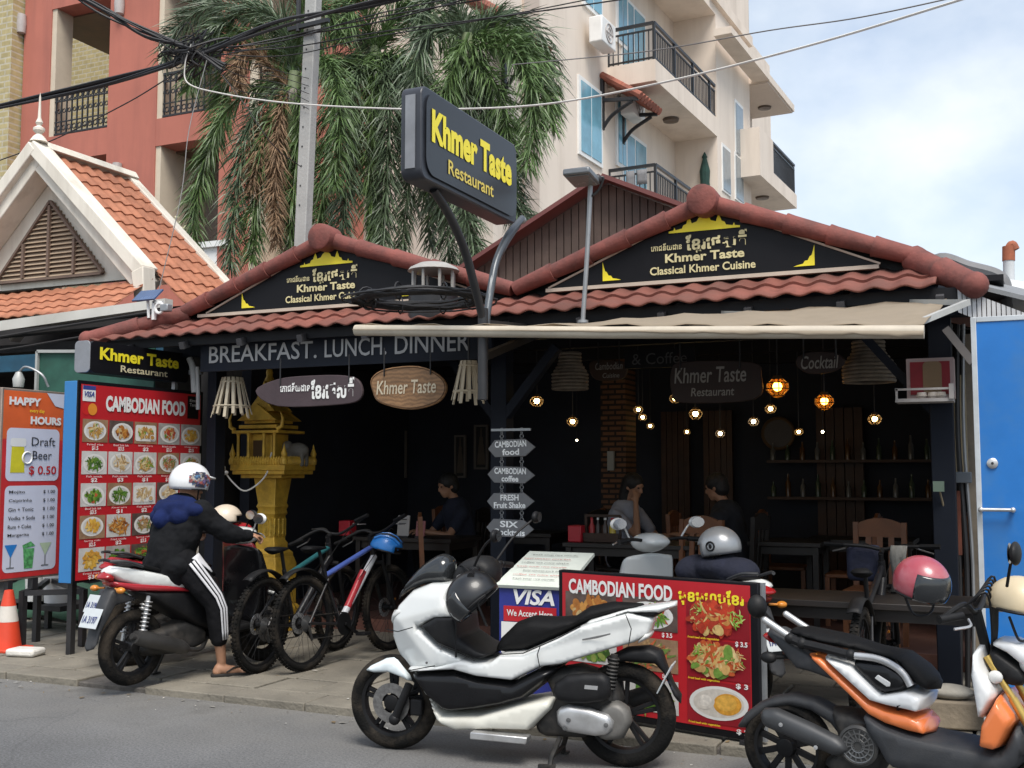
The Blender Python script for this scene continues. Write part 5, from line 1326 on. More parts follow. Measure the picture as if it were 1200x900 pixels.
# ---- hanging wooden signs
def plank_sign(name, label, pts, v, m_, lines, chains, edge=None, th=.03, tilt=0.0):
    P = [av(x, y, v) for x, y in pts]; c = sum(P, Vector()) / len(P)
    s_ = thing(name, label, 'sign', c)
    F_ = frame_of((1, 0, tilt), (0, 0, 1), c)
    I = F_.inverted()
    Q = [I @ p for p in P]
    out_ = spl([(q.x, q.y) for q in Q], 4)
    mb_ = MB(F_); mb_.prism([(q[0], q[1], -th) for q in out_], (0, 0, th)); mb_.build('plank', m_, s_, bevel=.006)
    if edge:
        mb_ = MB(F_); mb_.tube([(q[0] * .965, q[1] * .93, .001) for q in out_ + out_[:1]], .004, 4); mb_.build('edging', edge, s_)
    for tx, bx, pos, m2, bo, sh in lines: MB(F_).text(tx, bx, (pos[0], pos[1], .004), bold=bo, shear=sh).build('lettering', m2, s_)
    for cx_ in chains:
        hi = max(q[1] for q in out_) * .9
        mb_ = MB(F_); mb_.tube([(cx_, hi - .06, .006), (cx_, hi + .17, .006)], .006, 6); mb_.build('hanger', M_iron, s_)
    return s_
M_purple = mat('purple_board', (.052, .035, .040), .7, var=.2, vs=4, bump=.1)
M_wood = mat('varnished_wood', (.34, .185, .085), .5, var=.25, vs=3, bump=.1, bs=20)
n_, l_ = M_wood.node_tree.nodes, M_wood.node_tree.links
wv_ = n_.new('ShaderNodeTexWave'); wv_.bands_direction = 'Z'; wv_.inputs['Scale'].default_value = 9; wv_.inputs['Distortion'].default_value = 7; wv_.inputs['Detail'].default_value = 3
cc_ = [x for x in n_ if x.type == 'TEX_COORD'][0]; l_.new(cc_.outputs['Object'], wv_.inputs[0])
q_ = n_.new('ShaderNodeMix'); q_.data_type = 'RGBA'; q_.blend_type = 'MULTIPLY'; q_.inputs[0].default_value = .35
b_ = n_['Principled BSDF']; src_ = b_.inputs['Base Color'].links[0].from_socket
l_.new(src_, q_.inputs[6]); l_.new(wv_.outputs[0], q_.inputs[7]); l_.new(q_.outputs[2], b_.inputs['Base Color'])
M_darkbrown = mat('dark_brown_board', (.028, .014, .011), .6, var=.25, vs=4)
plank_sign('hanging_sign', 'purple brown hexagonal board with white script hanging left of the wooden oval', ((299, 458), (326, 444), (365, 440), (404, 440), (421, 447), (423, 466), (400, 474), (325, 476)), 7.62, M_purple,
           (('េភាជនីយដាន', (.30, .075), (-.20, .02), M_lwhite, .02, 0), (KH, (.42, .17), (.17, .0), M_lwhite, .035, 0)), ((-.35), (.33)))
plank_sign('hanging_sign', 'light varnished wooden oval board with pale serif lettering hanging under the dinner lettering', ((435, 443), (452, 432), (490, 429), (515, 440), (523, 455), (512, 472), (480, 480), (445, 472), (436, 458)), 7.58, M_wood,
           (('Khmer Taste', (.54, .11), (.0, .0), mat('letter_ivory', (.68, .58, .42), .5), .012, .12),), (-.2, .22), edge=mat('wood_dark_edge', (.12, .06, .025), .6))
plank_sign('hanging_sign', 'large dark brown board with dim white lettering, left of the small cocktail sign', ((786, 436), (800, 424), (880, 424), (892, 440), (884, 468), (800, 472), (787, 460)), 8.9, M_darkbrown,
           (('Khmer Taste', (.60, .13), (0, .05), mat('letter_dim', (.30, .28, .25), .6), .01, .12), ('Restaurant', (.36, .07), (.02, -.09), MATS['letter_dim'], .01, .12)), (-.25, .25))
plank_sign('hanging_sign', 'small brown board hanging in front of the brick pillar', ((690, 428), (700, 422), (732, 424), (735, 434), (728, 444), (698, 445)), 9.4, mat('brown_board', (.05, .026, .014), .6, var=.2),
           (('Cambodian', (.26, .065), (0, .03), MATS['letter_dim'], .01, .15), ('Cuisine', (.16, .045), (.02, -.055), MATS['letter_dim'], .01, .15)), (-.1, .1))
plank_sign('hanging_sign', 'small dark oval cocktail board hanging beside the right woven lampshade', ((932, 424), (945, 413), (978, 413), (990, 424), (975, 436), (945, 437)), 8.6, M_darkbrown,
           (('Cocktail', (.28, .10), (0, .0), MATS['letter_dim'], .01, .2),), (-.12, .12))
F = frame_of((1, 0, 0), (0, 0, 1), av(770, 420, 9.3))
mb = MB(F); mb.cube((-.30, -.08, -.03), (.34, .08, -.002)); s = thing('beam_sign', 'dark beam board with barely visible coffee lettering between the brick pillar and large brown board', 'sign', av(770, 420, 8.55)); mb.build('board', M_blackp, s)
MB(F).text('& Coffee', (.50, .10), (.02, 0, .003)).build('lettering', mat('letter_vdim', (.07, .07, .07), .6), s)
# ================================================================== vehicles
M_tyre = mat('tyre_rubber', (.008, .0078, .0075), .9, spec=.15, var=.3, vs=8, bump=.4, bs=90, dirt=(.095, .075, .055), dirt_amt=.6, ds=4)
M_rimb = mat('rim_black', (.012, .012, .013), .5, .3, spec=.25, var=.2)
M_rims = mat('rim_grey', (.20, .20, .20), .35, .8, var=.2)
M_pearl = mat('pearl_white_paint', (.68, .695, .68), .22, var=.02, vs=2, coat=.6, dirt=(.55, .54, .50), dirt_amt=.18, ds=4)
M_cover = mat('black_plastic', (.009, .009, .010), .52, spec=.25, var=.15, vs=10, bump=.08, bs=150, dirt=(.05, .047, .04), dirt_amt=.22, ds=5)
M_gloss = mat('gloss_black', (.006, .006, .007), .28, var=.1, spec=.3, coat=.12)
M_seat = mat('seat_vinyl', (.006, .006, .0065), .65, spec=.18, var=.15, vs=14, bump=.15, bs=120)
M_smoke = mat('smoked_screen', (.020, .022, .024), .12, var=.1, spec=.7)
M_alu = mat('aluminium', (.55, .55, .55), .38, .75, var=.12, vs=8, dirt=(.2, .18, .15), dirt_amt=.5, ds=5)
M_engine = mat('engine_dark', (.028, .027, .026), .6, .3, var=.35, vs=12, dirt=(.12, .10, .08), dirt_amt=.5, ds=6)
M_lens = mat('lamp_lens', (.62, .62, .60), .15, var=.05, spec=.7)
M_redlens = mat('tail_lens', (.30, .010, .012), .15, var=.15, spec=.7)
M_amber = mat('amber_lens', (.60, .22, .03), .2)
M_mirror = mat('mirror_glass', (.80, .82, .84), .06, .95, var=.02)
M_plateg = mat('number_plate', (.52, .55, .56), .4, var=.06, vs=20)
M_keel = mat('cream_plastic', (.66, .65, .58), .35, var=.06, vs=4, dirt=(.35, .32, .26), dirt_amt=.4, ds=4)
class Frame:
    def __init__(s, o, ang):
        s.M = Matrix.Translation(Vector(o)) @ Matrix.Rotation(ang, 4, 'Z'); s.I = s.M.inverted(); s.ang = ang; s.o = Vector(o)
    def tr(s, px, py, w):
        o = s.I @ Vector((0, 0, CAM_H)); d = s.I.to_3x3() @ ray(px, py); t = (w - o.y) / d.y
        p = o + d * t; return (p.x, p.z)
def wheel(fr, s, z, Rw, tw, parent, spokes=5, rim=.72, style=0, disc=0, w=0.0, mats=None):
    mt = mats or (M_rimb, M_rimb)
    m = MB(fr.M); c = (s, w, z); rr = Rw * rim
    m.lathe([(.03, -.055), (.045, -.05), (.045, .05), (.03, .055)], c, (0, 1, 0), 16)
    for k in range(spokes):
        a = 2 * math.pi * k / spokes + .3
        if style == 0:
            for da in (-.10, .10): m.bar((s + .035 * math.cos(a + da * 2), w, z + .035 * math.sin(a + da * 2)), (s + rr * math.cos(a + da), w, z + rr * math.sin(a + da)), .022, .026, up=(0, 1, 0))
        else:
            m.bar((s + .03 * math.cos(a), w, z + .03 * math.sin(a)), (s + rr * math.cos(a), w, z + rr * math.sin(a)), .03, .022, up=(0, 1, 0))
    o = m.build('wheel', mt[0], parent, bevel=.003)
    m = MB(fr.M); m.lathe([(rr - .012, -tw * .30), (rr + .004, -tw * .34), (rr + .018, -tw * .36), (rr + .004, -tw * .22), (rr - .006, 0), (rr + .004, tw * .22), (rr + .018, tw * .36), (rr + .004, tw * .34), (rr - .012, tw * .30), (rr - .018, 0), (rr - .012, -tw * .30)], c, (0, 1, 0), 44); m.build('rim', mt[1], o)
    m = MB(fr.M); n = 44; th = (Rw - rr) / 2 + .004
    pr = []
    for j in range(13):
        b = 2 * math.pi * j / 12
        pr.append((Rw - th + th * math.cos(b), tw * .5 * math.sin(b)))
    m.lathe(pr[::-1], c, (0, 1, 0), n); m.build('tyre', M_tyre, o)
    if disc:
        m = MB(fr.M); m.lathe([(.055, -.003), (.11, -.003), (.11, .003), (.055, .003), (.055, -.003)], (s, w + disc, z), (0, 1, 0), 30); m.build('brake_disc', mat('disc_steel', (.20, .195, .19), .4, .7, var=.35, vs=40), o)
    return o
def puffpart(fr, name, pts, hw, m, parent, r=.05, step=.025, wc=0.0, smooth=False, t0=0.0, one=False, **k):
    mb = MB(fr.M); mb.puff(spl(pts, 4) if smooth else pts, hw, r, step, wc, t0=t0, one=one)
    return mb.build(name, m, parent, smooth=180 if t0 == 0 else 50, **k)
def mirror(fr, parent, base, head, size=(.075, .05), name='mirror', m=None, back=-1):
    base, head = Vector(base), Vector(head)
    mb = MB(fr.M); mb.tube(curve3([base, base.lerp(head, .5) + Vector((0, 0, .03)), head]), .007, 6)
    mb.ball(head, (.022, size[0], size[1])); o = mb.build(name, m or M_cover, parent)
    mb = MB(fr.M); mb.disc(head + Vector((back * .0225, 0, 0)), size[0] * .86, (back, 0, 0), 20, ry=size[1] * .86, xd=(0, 1, 0)); mb.build('mirror_glass', M_mirror, o)
    return o
def helmet(name, label, c, r, m, tilt=None, visor=None, peak=None, full=False, cat='helmet', parent=None, group=None, drop=1.95, decal=None):
    """open or full-face helmet facing local +x; tilt a 3x3 matrix"""
    Rt = (tilt or Matrix.Identity(3)).to_4x4(); F_ = Matrix.Translation(Vector(c)) @ Rt
    root = parent if parent is not None else thing(name, label, cat, c, 0, group)
    n, k = 28, 12
    def shell(rad, m_, nm, th0=0.0, th1=drop, lim=None, sx=1.12, par=root):
        mb_ = MB(F_); vs, fs, on = [], [], {}
        for i in range(k + 1):
            th = th0 + (th1 - th0) * i / k
            for j in range(n):
                a = 2 * math.pi * j / n
                vs.append((rad * sx * math.sin(th) * math.cos(a), rad * .98 * math.sin(th) * math.sin(a), rad * 1.04 * math.cos(th)))
        for i in range(k):
            for j in range(n):
                th = th0 + (th1 - th0) * (i + .5) / k; a = 2 * math.pi * (j + .5) / n; a = a if a < math.pi else a - 2 * math.pi
                if lim is None or lim(th, a): fs.append((i * n + j, (i + 1) * n + j, (i + 1) * n + (j + 1) % n, i * n + (j + 1) % n))
        mb_.add(vs, fs); return mb_.build(nm, m_, par, smooth=180, solid=.014)
    hole = (lambda th, a: not (th > 1.30 and th < (2.05 if full else 9) and abs(a) < 1.0)) 
    shell(r, m, 'shell', lim=hole, th1=2.30 if full else drop)
    shell(r * .90, mat('helmet_lining', (.02, .02, .022), .9), 'lining', th0=.3, th1=2.2 if full else drop, lim=hole)
    if visor: shell(r * 1.02, visor, 'visor', th0=1.02, th1=2.02, lim=lambda th, a: abs(a) < 1.15)
    if peak:
        mb_ = MB(F_); vs = []
        for i in range(11):
            a = -.8 + 1.6 * i / 10
            vs += [(r * 1.10 * math.cos(a), r * math.sin(a) * .98, r * .34), (r * 1.12 * math.cos(a) + r * .42 * math.cos(a * 1.2), r * math.sin(a) * .9, r * .27)]
        mb_.add(vs, [(2 * i, 2 * i + 2, 2 * i + 3, 2 * i + 1) for i in range(10)]); mb_.build('peak', peak, root, solid=.01)
    mb_ = MB(F_); mb_.ring((0, 0, r * 1.04 * math.cos(drop if not full else 2.30)), r * (math.sin(drop) if not full else math.sin(2.3)) * 1.02, .008, (0, 0, 1), 28, 6, a0=1.1, a1=2 * math.pi - 1.1); mb_.build('rim_trim', M_cover, root)
    mb_ = MB(F_); mb_.tube(curve3([(0, r * .9, -r * .35), (.03, r * .5, -r * 1.15), (.03, -r * .4, -r * 1.2), (0, -r * .9, -r * .35)]), .006, 5); mb_.build('strap', M_cover, root)
    if decal: decal(F_, r, root)
    return root

# ------------------------------------------------------------------ white maxi scooter
ra, fa = az(733, 898, 0), az(462, 877, 0)
dv_ = fa - ra
WF = Frame(ra, math.atan2(dv_.y, dv_.x))
WB = dv_.length
ws = thing('motor_scooter', 'pearl white maxi scooter with black seat parked on its stand at the kerb', 'scooter', ra, WF.ang)
MW[ws] = WF.M.copy()
def Z(pts, w, fr=WF, ox=400, oy=620, k=3.0):
    o = []
    for p in pts:
        q = fr.tr(ox + p[0] / k, oy + p[1] / k, w); o.append(q + tuple(p[2:]))
    return o
wheel(WF, WB, .26, .262, .095, ws, 5, .70, 0, disc=.05)
wheel(WF, 0, .27, .272, .11, ws, 5, .70, 0)
tail_w = lambda s_, z: .165 - max(0, .15 - s_) * .28 if s_ < .15 else .165 + min(.04, max(0, s_ - .3) * .08)
ca, cb = (Vector(q) for q in Z([(190, 345), (325, 485)], .18)); cd_ = (cb - ca).normalized(); cn_ = Vector((-cd_.y, cd_.x)); cn_ = cn_ if cn_.x > 0 else -cn_
ca2, cb2 = (Vector(q) for q in Z([(165, 330), (330, 285)], .18)); cd2 = (cb2 - ca2).normalized(); cn2 = Vector((-cd2.y, cd2.x)); cn2 = cn2 if cn2.y > 0 else -cn2
crease = lambda a, b: max(0, (Vector((a, b)) - ca).dot(cn_)) * .42 + max(0, (Vector((a, b)) - ca2).dot(cn2)) * .30
puffpart(WF, 'front_cowl', Z([(148, 335), (172, 275), (228, 217), (300, 190), (388, 188), (376, 240), (402, 312), (335, 316), (262, 348), (338, 404), (432, 444), (440, 470), (330, 490), (222, 505), (196, 500), (164, 442), (146, 390)], .15), lambda s_, z: .205 - max(0, s_ - WB * .74) * .42 - max(0, z - .86) * .22 - crease(s_, z), M_pearl, ws, r=.018, step=.016)
puffpart(WF, 'inner_panel', Z([(262, 345), (330, 306), (402, 305), (412, 380), (470, 420), (530, 445), (480, 462), (425, 440), (335, 402)], .19), lambda a, b: .210 - max(0, a - WB * .74) * .42 - max(0, b - .86) * .22 - crease(a, b), M_cover, ws, r=.012, step=.02)
puffpart(WF, 'windscreen', Z([(190, 250), (222, 195), (262, 145), (305, 108), (350, 88), (385, 108), (390, 150), (378, 190), (300, 192), (228, 219)], .05), lambda s_, z: .10 - max(0, z - 1.0) * .25, M_smoke, ws, r=.05, step=.022, smooth=True)
puffpart(WF, 'side_panel', Z([(215, 492), (330, 478), (425, 452), (470, 462), (522, 462), (560, 436), (640, 432), (760, 380), (842, 338), (1000, 297), (1085, 318), (1088, 332), (1072, 380), (1020, 410), (880, 447), (770, 482), (700, 490), (600, 537), (480, 521), (400, 498), (250, 504)], .17), lambda s_, z: tail_w(s_, z) + .012 + max(0, .022 - .30 * abs(z - (.80 - .25 * s_))), M_pearl, ws, r=.018, step=.016)
puffpart(WF, 'grab_rail', Z([(838, 342), (870, 318), (1000, 283), (1168, 262), (1168, 280), (1110, 303), (1000, 300), (850, 352)], .14), lambda s_, z: .145 - max(0, .1 - s_) * .15, M_pearl, ws, r=.016, step=.02)
puffpart(WF, 'grab_rail_gap', Z([(836, 356), (1000, 298), (1150, 282), (1090, 320), (1000, 310), (850, 360)], .14), lambda s_, z: .135 - max(0, .1 - s_) * .15, M_cover, ws, r=.02, step=.025)  # black strip standing in for the dark gap under the grab rail
puffpart(WF, 'seat', Z([(532, 422), (552, 385), (606, 332), (660, 312), (745, 316), (812, 312), (862, 278), (940, 262), (1045, 268), (1060, 278), (960, 305), (842, 340), (760, 380), (640, 432), (548, 438)], .10), lambda s_, z: .135 - max(0, .2 - s_) * .12, M_seat, ws, r=.045, step=.022, smooth=False)
puffpart(WF, 'lower_panel', Z([(232, 506), (300, 500), (400, 499), (482, 523), (600, 540), (690, 496), (770, 486), (700, 556), (640, 602), (560, 625), (470, 640), (380, 648), (352, 640), (295, 590)], .17), .195, M_gloss, ws, r=.028, step=.025)
puffpart(WF, 'keel', Z([(240, 520), (262, 530), (300, 595), (352, 652), (480, 652), (620, 612), (752, 592), (735, 640), (655, 716), (520, 712), (400, 716), (335, 690), (296, 605)], .16), .175, M_keel, ws, r=.025, step=.025)
puffpart(WF, 'front_fender', Z([(74, 500), (96, 480), (150, 455), (185, 452), (212, 480), (240, 520), (238, 545), (215, 530), (160, 508), (110, 510)], .07), .075, mat('fender_white', (.70, .77, .79), .25, var=.03, coat=.5), ws, r=.02, step=.02, smooth=False)
for sgn in (-1, 1):
    mb = MB(WF.M); a = WF.tr(400 + 240 / 3, 620 + 545 / 3, .08); b = WF.tr(400 + 188 / 3, 620 + 668 / 3, .08); mb.tube([(a[0], sgn * .085, a[1]), (b[0], sgn * .085, b[1])], .024, 12); mb.ball((b[0], sgn * .085, b[1]), .032); mb.build('fork', M_cover, ws)
mb = MB(WF.M); q = Z([(250, 640), (265, 600)], .08); mb.box((q[0][0] - .02, .06, q[0][1] + .02), (.07, .05, .09)); mb.build('brake_caliper', M_cover, ws, bevel=.01)
hl = Z([(152, 325), (168, 290), (202, 282), (210, 292), (170, 320), (156, 340)], .11)
for sgn in (-1, 1):
    mb = MB(WF.M); mb.puff(hl, .020, .012, .02, wc=lambda a_, b_: sgn * (.190 - max(0, a_ - WB * .74) * .42 - max(0, b_ - .86) * .22 - crease(a_, b_))); mb.build('headlight', M_lens, ws, smooth=180)
mb = MB(WF.M); q = Z([(846, 387), (946, 366), (946, 371), (900, 384), (848, 392)], .186); mb.add([(p[0], .1865, p[1]) for p in q], [tuple(range(len(q)))]); mb.build('badge', mat('badge_grey', (.12, .12, .12), .4), ws)
puffpart(WF, 'tail_light', Z([(1028, 405), (1070, 360), (1086, 372), (1076, 390), (1040, 408)], .12), .12, M_lens, ws, r=.016, step=.02)
puffpart(WF, 'engine', Z([(700, 500), (830, 480), (960, 520), (990, 600), (960, 690), (850, 740), (700, 735), (670, 690), (700, 640), (740, 590)], .08), .11, M_engine, ws, r=.04, step=.03)
puffpart(WF, 'air_box', Z([(742, 572), (752, 540), (790, 515), (850, 507), (915, 507), (942, 522), (948, 560), (945, 592), (920, 606), (860, 614), (800, 612), (752, 600)], .18), .04, M_cover, ws, r=.035, step=.02, wc=.17)
mb = MB(WF.M); q = Z([(856, 548), (902, 552), (900, 566), (854, 562)], .21); mb.add([(p[0], .2115, p[1]) for p in q], [(0, 1, 2, 3)]); mb.build('badge', M_alu, ws)
puffpart(WF, 'engine_cover', Z([(752, 645), (768, 628), (795, 620), (870, 632), (935, 655), (955, 680), (950, 712), (925, 728), (890, 732), (790, 716), (756, 690)], .18), .035, M_alu, ws, r=.03, step=.02, wc=.15)
mb = MB(WF.M)
for q in Z([(798, 672), (930, 690), (785, 700)], .19): mb.lathe([(.012, 0), (.012, .006), (0, .007)], (q[0], .186, q[1]), (0, 1, 0), 10)
mb.build('cover_bolts', M_rims, ws)
puffpart(WF, 'gearbox', Z([(905, 625), (960, 600), (1010, 630), (1020, 680), (990, 740), (930, 745), (900, 735)], .12), .06, mat('gearbox_grey', (.16, .155, .145), .55, .4, var=.25, dirt=(.10, .08, .06), dirt_amt=.5), ws, r=.03, step=.025, wc=.09)
mb = MB(WF.M); q = Z([(960, 440), (940, 600)], .13)
mb.tube([(q[0][0], .13, q[0][1]), (q[1][0], .13, q[1][1])], .018, 10)
for i in range(9):
    t = .1 + i * .08; mb.ring((q[0][0] + (q[1][0] - q[0][0]) * t, .13, q[0][1] + (q[1][1] - q[0][1]) * t), .026, .006, (q[1][0] - q[0][0], 0, q[1][1] - q[0][1]), 12, 5)
mb.build('shock_absorber', M_engine, ws)
puffpart(WF, 'rear_fender', Z([(925, 455), (1000, 418), (1080, 412), (1125, 430), (1140, 480), (1165, 545), (1192, 590), (1190, 622), (1165, 590), (1130, 510), (1100, 478), (1000, 470), (940, 480)], .05), .075, M_cover, ws, r=.03, step=.025)
q = Z([(1100, 490), (1142, 472), (1170, 548), (1132, 572)], -.0)
mb = MB(WF.M); c_ = sum((Vector((p[0], 0, p[1])) for p in q), Vector()) / 4
mb.box(c_ + Vector((-.01, 0, 0)), (.008, .15, .17), Matrix.Rotation(R(-28), 3, 'Y')); o = mb.build('number_plate', M_plateg, ws, bevel=.004)
mb = MB(WF.M @ Matrix.Translation(c_ + Vector((-.016, 0, .002))) @ frame_of((0, -1, 0), (math.sin(R(28)), 0, math.cos(R(28))), (0, 0, 0))); mb.text('1CK', (.09, .045), (0, .03, .002), bold=.02); mb.text('2847', (.12, .05), (0, -.04, .002), bold=.02); mb.build('plate_lettering', mat('plate_blue', (.03, .04, .16), .5), o)
mb = MB(WF.M); q = Z([(455, 712), (655, 732), (650, 757), (452, 738)], .2); mb.prism([(p[0], .12, p[1]) for p in q], (0, .09, 0)); mb.build('footboard_trim', M_alu, ws, bevel=.006)
mb = MB(WF.M); a, b, c, d = Z([(765, 735), (740, 800), (738, 845), (790, 740)], .12)
for sgn in (-1, 1):
    mb.tube([(a[0], sgn * .09, a[1]), (b[0], sgn * .13, b[1]), (c[0] - .0, sgn * .15, .008)], .014, 8); mb.bar((c[0] - .03, sgn * .15, .012), (c[0] + .06, sgn * .16, .012), .03, .012)
mb.tube([(b[0], -.13, b[1]), (b[0], .13, b[1])], .012, 8); mb.build('centre_stand', M_engine, ws)
mb = MB(WF.M); mb.tube(curve3([(.62, -.12, .22), (.3, -.14, .20), (.1, -.15, .28)]), .02, 8); mb.tube([(.2, -.15, .24), (-.15, -.16, .36)], .055, 14); mb.build('exhaust', M_engine, ws)
# panel gaps
for pts, w_ in (([(335, 400), (432, 441), (470, 463)], .196), ([(330, 480), (232, 498)], .198), ([(560, 440), (640, 436), (760, 384), (842, 342)], .19), ([(1000, 300), (1020, 350), (1010, 410)], .168), ([(700, 492), (690, 440), (700, 412)], .20), ([(252, 345), (200, 360), (160, 352)], .17)):
    mb = MB(WF.M); mb.tube([(p[0], w_ + .006, p[1]) for p in Z(pts, w_)], .0028, 5); mb.build('panel_gap', M_cover, ws)
for q in Z([(300, 470), (420, 478), (350, 420)], .205): mb = MB(WF.M); mb.lathe([(.007, 0), (.007, .004), (0, .005)], (q[0], .203, q[1]), (0, 1, 0), 10); mb.build('screw', M_rims, ws)
# handlebars, mirrors
hb = WF.tr(400 + 480 / 3, 620 + 150 / 3, .1)
mb = MB(WF.M); mb.tube(curve3([(hb[0] - .05, -.36, hb[1] + .0), (hb[0] - .02, -.20, hb[1] + .02), (hb[0] + .04, 0, hb[1] - .04), (hb[0] - .02, .20, hb[1] + .02), (hb[0] - .05, .36, hb[1])]), .013, 8); o = mb.build('handlebar', M_rims, ws)
for sgn in (-1, 1):
    mb = MB(WF.M); mb.tube([(hb[0] - .035, sgn * .25, hb[1] + .015), (hb[0] - .05, sgn * .37, hb[1])], .019, 10); mb.build('grip', M_cover, o)
    mb = MB(WF.M); mb.box((hb[0] - .02, sgn * .21, hb[1] + .015), (.05, .06, .045)); mb.build('switch_box', M_cover, o, bevel=.012)
    mb = MB(WF.M); mb.tube(curve3([(hb[0] + .0, sgn * .2, hb[1] + .01), (hb[0] + .05, sgn * .28, hb[1] - .01), (hb[0] + .02, sgn * .36, hb[1] - .02)]), .006, 6); mb.build('brake_lever', M_alu, o)
puffpart(WF, 'dashboard', Z([(395, 150), (430, 110), (500, 95), (545, 130), (540, 190), (470, 205), (400, 190)], .05), .12, M_cover, ws, r=.05, step=.03, smooth=True)
mirror(WF, ws, (hb[0] + .0, .19, hb[1] + .02), WF.tr(580, 628, .30)[:1] + (.30,) + WF.tr(580, 628, .30)[1:], (.055, .035))
mirror(WF, ws, (hb[0] + .0, -.19, hb[1] + .02), WF.tr(628, 606, -.34)[:1] + (-.34,) + WF.tr(628, 606, -.34)[1:], (.055, .035))
mb = MB(WF.M); q = Z([(405, 312), (402, 380), (404, 450)], .20); mb.tube([(p[0], .205, p[1]) for p in q], .006, 6); mb.build('key_strap', M_cover, ws)
mb = MB(WF.M); rnd = random.Random(4)
for k in range(6): mb.tube(curve3([(hb[0] + .02, .16 - .05 * k, hb[1]), (hb[0] + .10, .1 - .03 * k, hb[1] + .03), (hb[0] + .12, .04 - .02 * k, hb[1] - .06), (hb[0] + .1, 0, hb[1] - .12)]), .005, 5)
mb.build('brake_cables', M_cover, ws)
c = WF.M @ Vector(WF.tr(400 + 462 / 3, 620 + 240 / 3, .30)[:1] + (.30,) + WF.tr(400 + 462 / 3, 620 + 240 / 3, .30)[1:])
helmet('helmet', 'black open face helmet hanging from the handlebar of the white maxi scooter', c, .125, mat('satin_black', (.010, .0105, .012), .35, var=.1, coat=.2), Matrix.Rotation(WF.ang + R(25), 3, 'Z') @ Matrix.Rotation(R(38), 3, 'Y') @ Matrix.Rotation(R(15), 3, 'X'), visor=M_smoke, drop=1.9)

# ------------------------------------------------------------------ orange and white scooter
oa = az(925, 929, 0)
OF = Frame(oa, R(-11))
os_ = thing('motor_scooter', 'white and orange naked scooter with black tube frame at the right edge', 'scooter', oa, OF.ang)
MW[os_] = OF.M.copy()
def Y(pts, w): return Z(pts, w, OF, 850, 600, 3.0)
M_or = mat('orange_paint', (.74, .195, .055), .3, var=.05, vs=3, coat=.4)
M_wp = mat('white_panel_paint', (.74, .745, .74), .3, var=.03, vs=3, coat=.3)
M_char = mat('charcoal_plastic', (.034, .036, .040), .52, spec=.35, var=.15, vs=8, bump=.08, bs=150, dirt=(.10, .09, .08), dirt_amt=.3, ds=5)
M_goldp = mat('gold_fork', (.52, .36, .10), .35, .7, var=.1)
wheel(OF, 0, .222, .222, .11, os_, 10, .72, 1)
wheel(OF, 1.24, .222, .222, .11, os_, 5, .72, 1, disc=-.05)
puffpart(OF, 'seat', Y([(208, 424), (222, 412), (262, 410), (400, 438), (520, 478), (620, 498), (690, 548), (735, 600), (738, 634), (695, 632), (655, 604), (600, 535), (500, 502), (330, 470), (240, 440)], -.10), .135, M_seat, os_, r=.04, step=.025)
puffpart(OF, 'tail_cowl', Y([(128, 418), (165, 412), (230, 445), (300, 490), (340, 520), (440, 610), (470, 660), (430, 640), (380, 600), (300, 570), (245, 556), (215, 520)], -.10), .12, M_char, os_, r=.025, step=.025)
puffpart(OF, 'tail_light', Y([(115, 432), (150, 422), (172, 466), (160, 472), (135, 452)], -.08), .10, M_redlens, os_, r=.03, step=.02)
puffpart(OF, 'orange_panel', Y([(274, 496), (335, 508), (420, 590), (505, 668), (565, 695), (640, 712), (692, 737), (714, 792), (640, 775), (560, 748), (500, 716), (430, 645)], -.14), .155, M_or, os_, r=.014, step=.022)
puffpart(OF, 'white_panel', Y([(330, 506), (436, 538), (520, 618), (545, 642), (630, 630), (696, 652), (684, 712), (640, 700), (565, 684), (505, 666), (420, 588)], -.15), .168, M_wp, os_, r=.012, step=.02)
puffpart(OF, 'panel_hole', Y([(588, 682), (628, 672), (626, 694), (612, 702)], -.165), .172, M_cover, os_, r=.004, step=.02)
puffpart(OF, 'inner_panel', Y([(436, 516), (560, 530), (620, 565), (652, 606), (622, 630), (545, 643), (520, 618), (440, 540)], -.13), .145, M_gloss, os_, r=.015, step=.025)
mb = MB(OF.M); q = Y([(524, 584), (536, 572), (580, 600), (578, 614), (566, 614)], -.16); mb.prism([(p[0], -.15, p[1]) for p in q], (0, -.012, 0)); mb.build('badge', M_lens, os_, bevel=.004)
for sgn in (-1, 1):
    mb = MB(OF.M); a = [(p[0], sgn * .135, p[1]) for p in Y([(140, 380), (225, 438)], -.135)]; mb.tube(a, .017, 10); mb.ball(a[0], .017)
    mb.build('grab_rail', M_alu, os_); mb = MB(OF.M)
    b = [(p[0], sgn * .135, p[1]) for p in Y([(444, 504), (530, 515), (590, 540), (628, 572), (652, 612)], -.135)]; mb.tube(curve3(b), .017, 10); mb.build('grab_rail', M_alu, os_)
    mb = MB(OF.M); a = [(p[0], sgn * .137, p[1]) for p in Y([(228, 444), (270, 462), (350, 480), (440, 503)], -.135)]; mb.tube(a, .021, 8)
    for p in (a[0], a[1], a[3]): mb.ball(p, .026)
    mb.build('rail_bracket', M_cover, os_)
puffpart(OF, 'floor_body', Y([(470, 700), (510, 716), (560, 748), (640, 778), (716, 796), (890, 832), (962, 846), (1020, 740), (1052, 776), (1056, 880), (1000, 930), (760, 940), (570, 905), (530, 830), (490, 770)], -.15), .175, M_char, os_, r=.025, step=.03)
puffpart(OF, 'leg_shield', Y([(868, 478), (888, 478), (906, 540), (956, 640), (900, 740), (886, 716), (862, 570)], -.15), .21, M_wp, os_, r=.02, step=.022)
puffpart(OF, 'leg_shield_lower', Y([(958, 638), (1022, 730), (966, 842), (890, 824), (899, 742)], -.15), .22, M_or, os_, r=.02, step=.022)
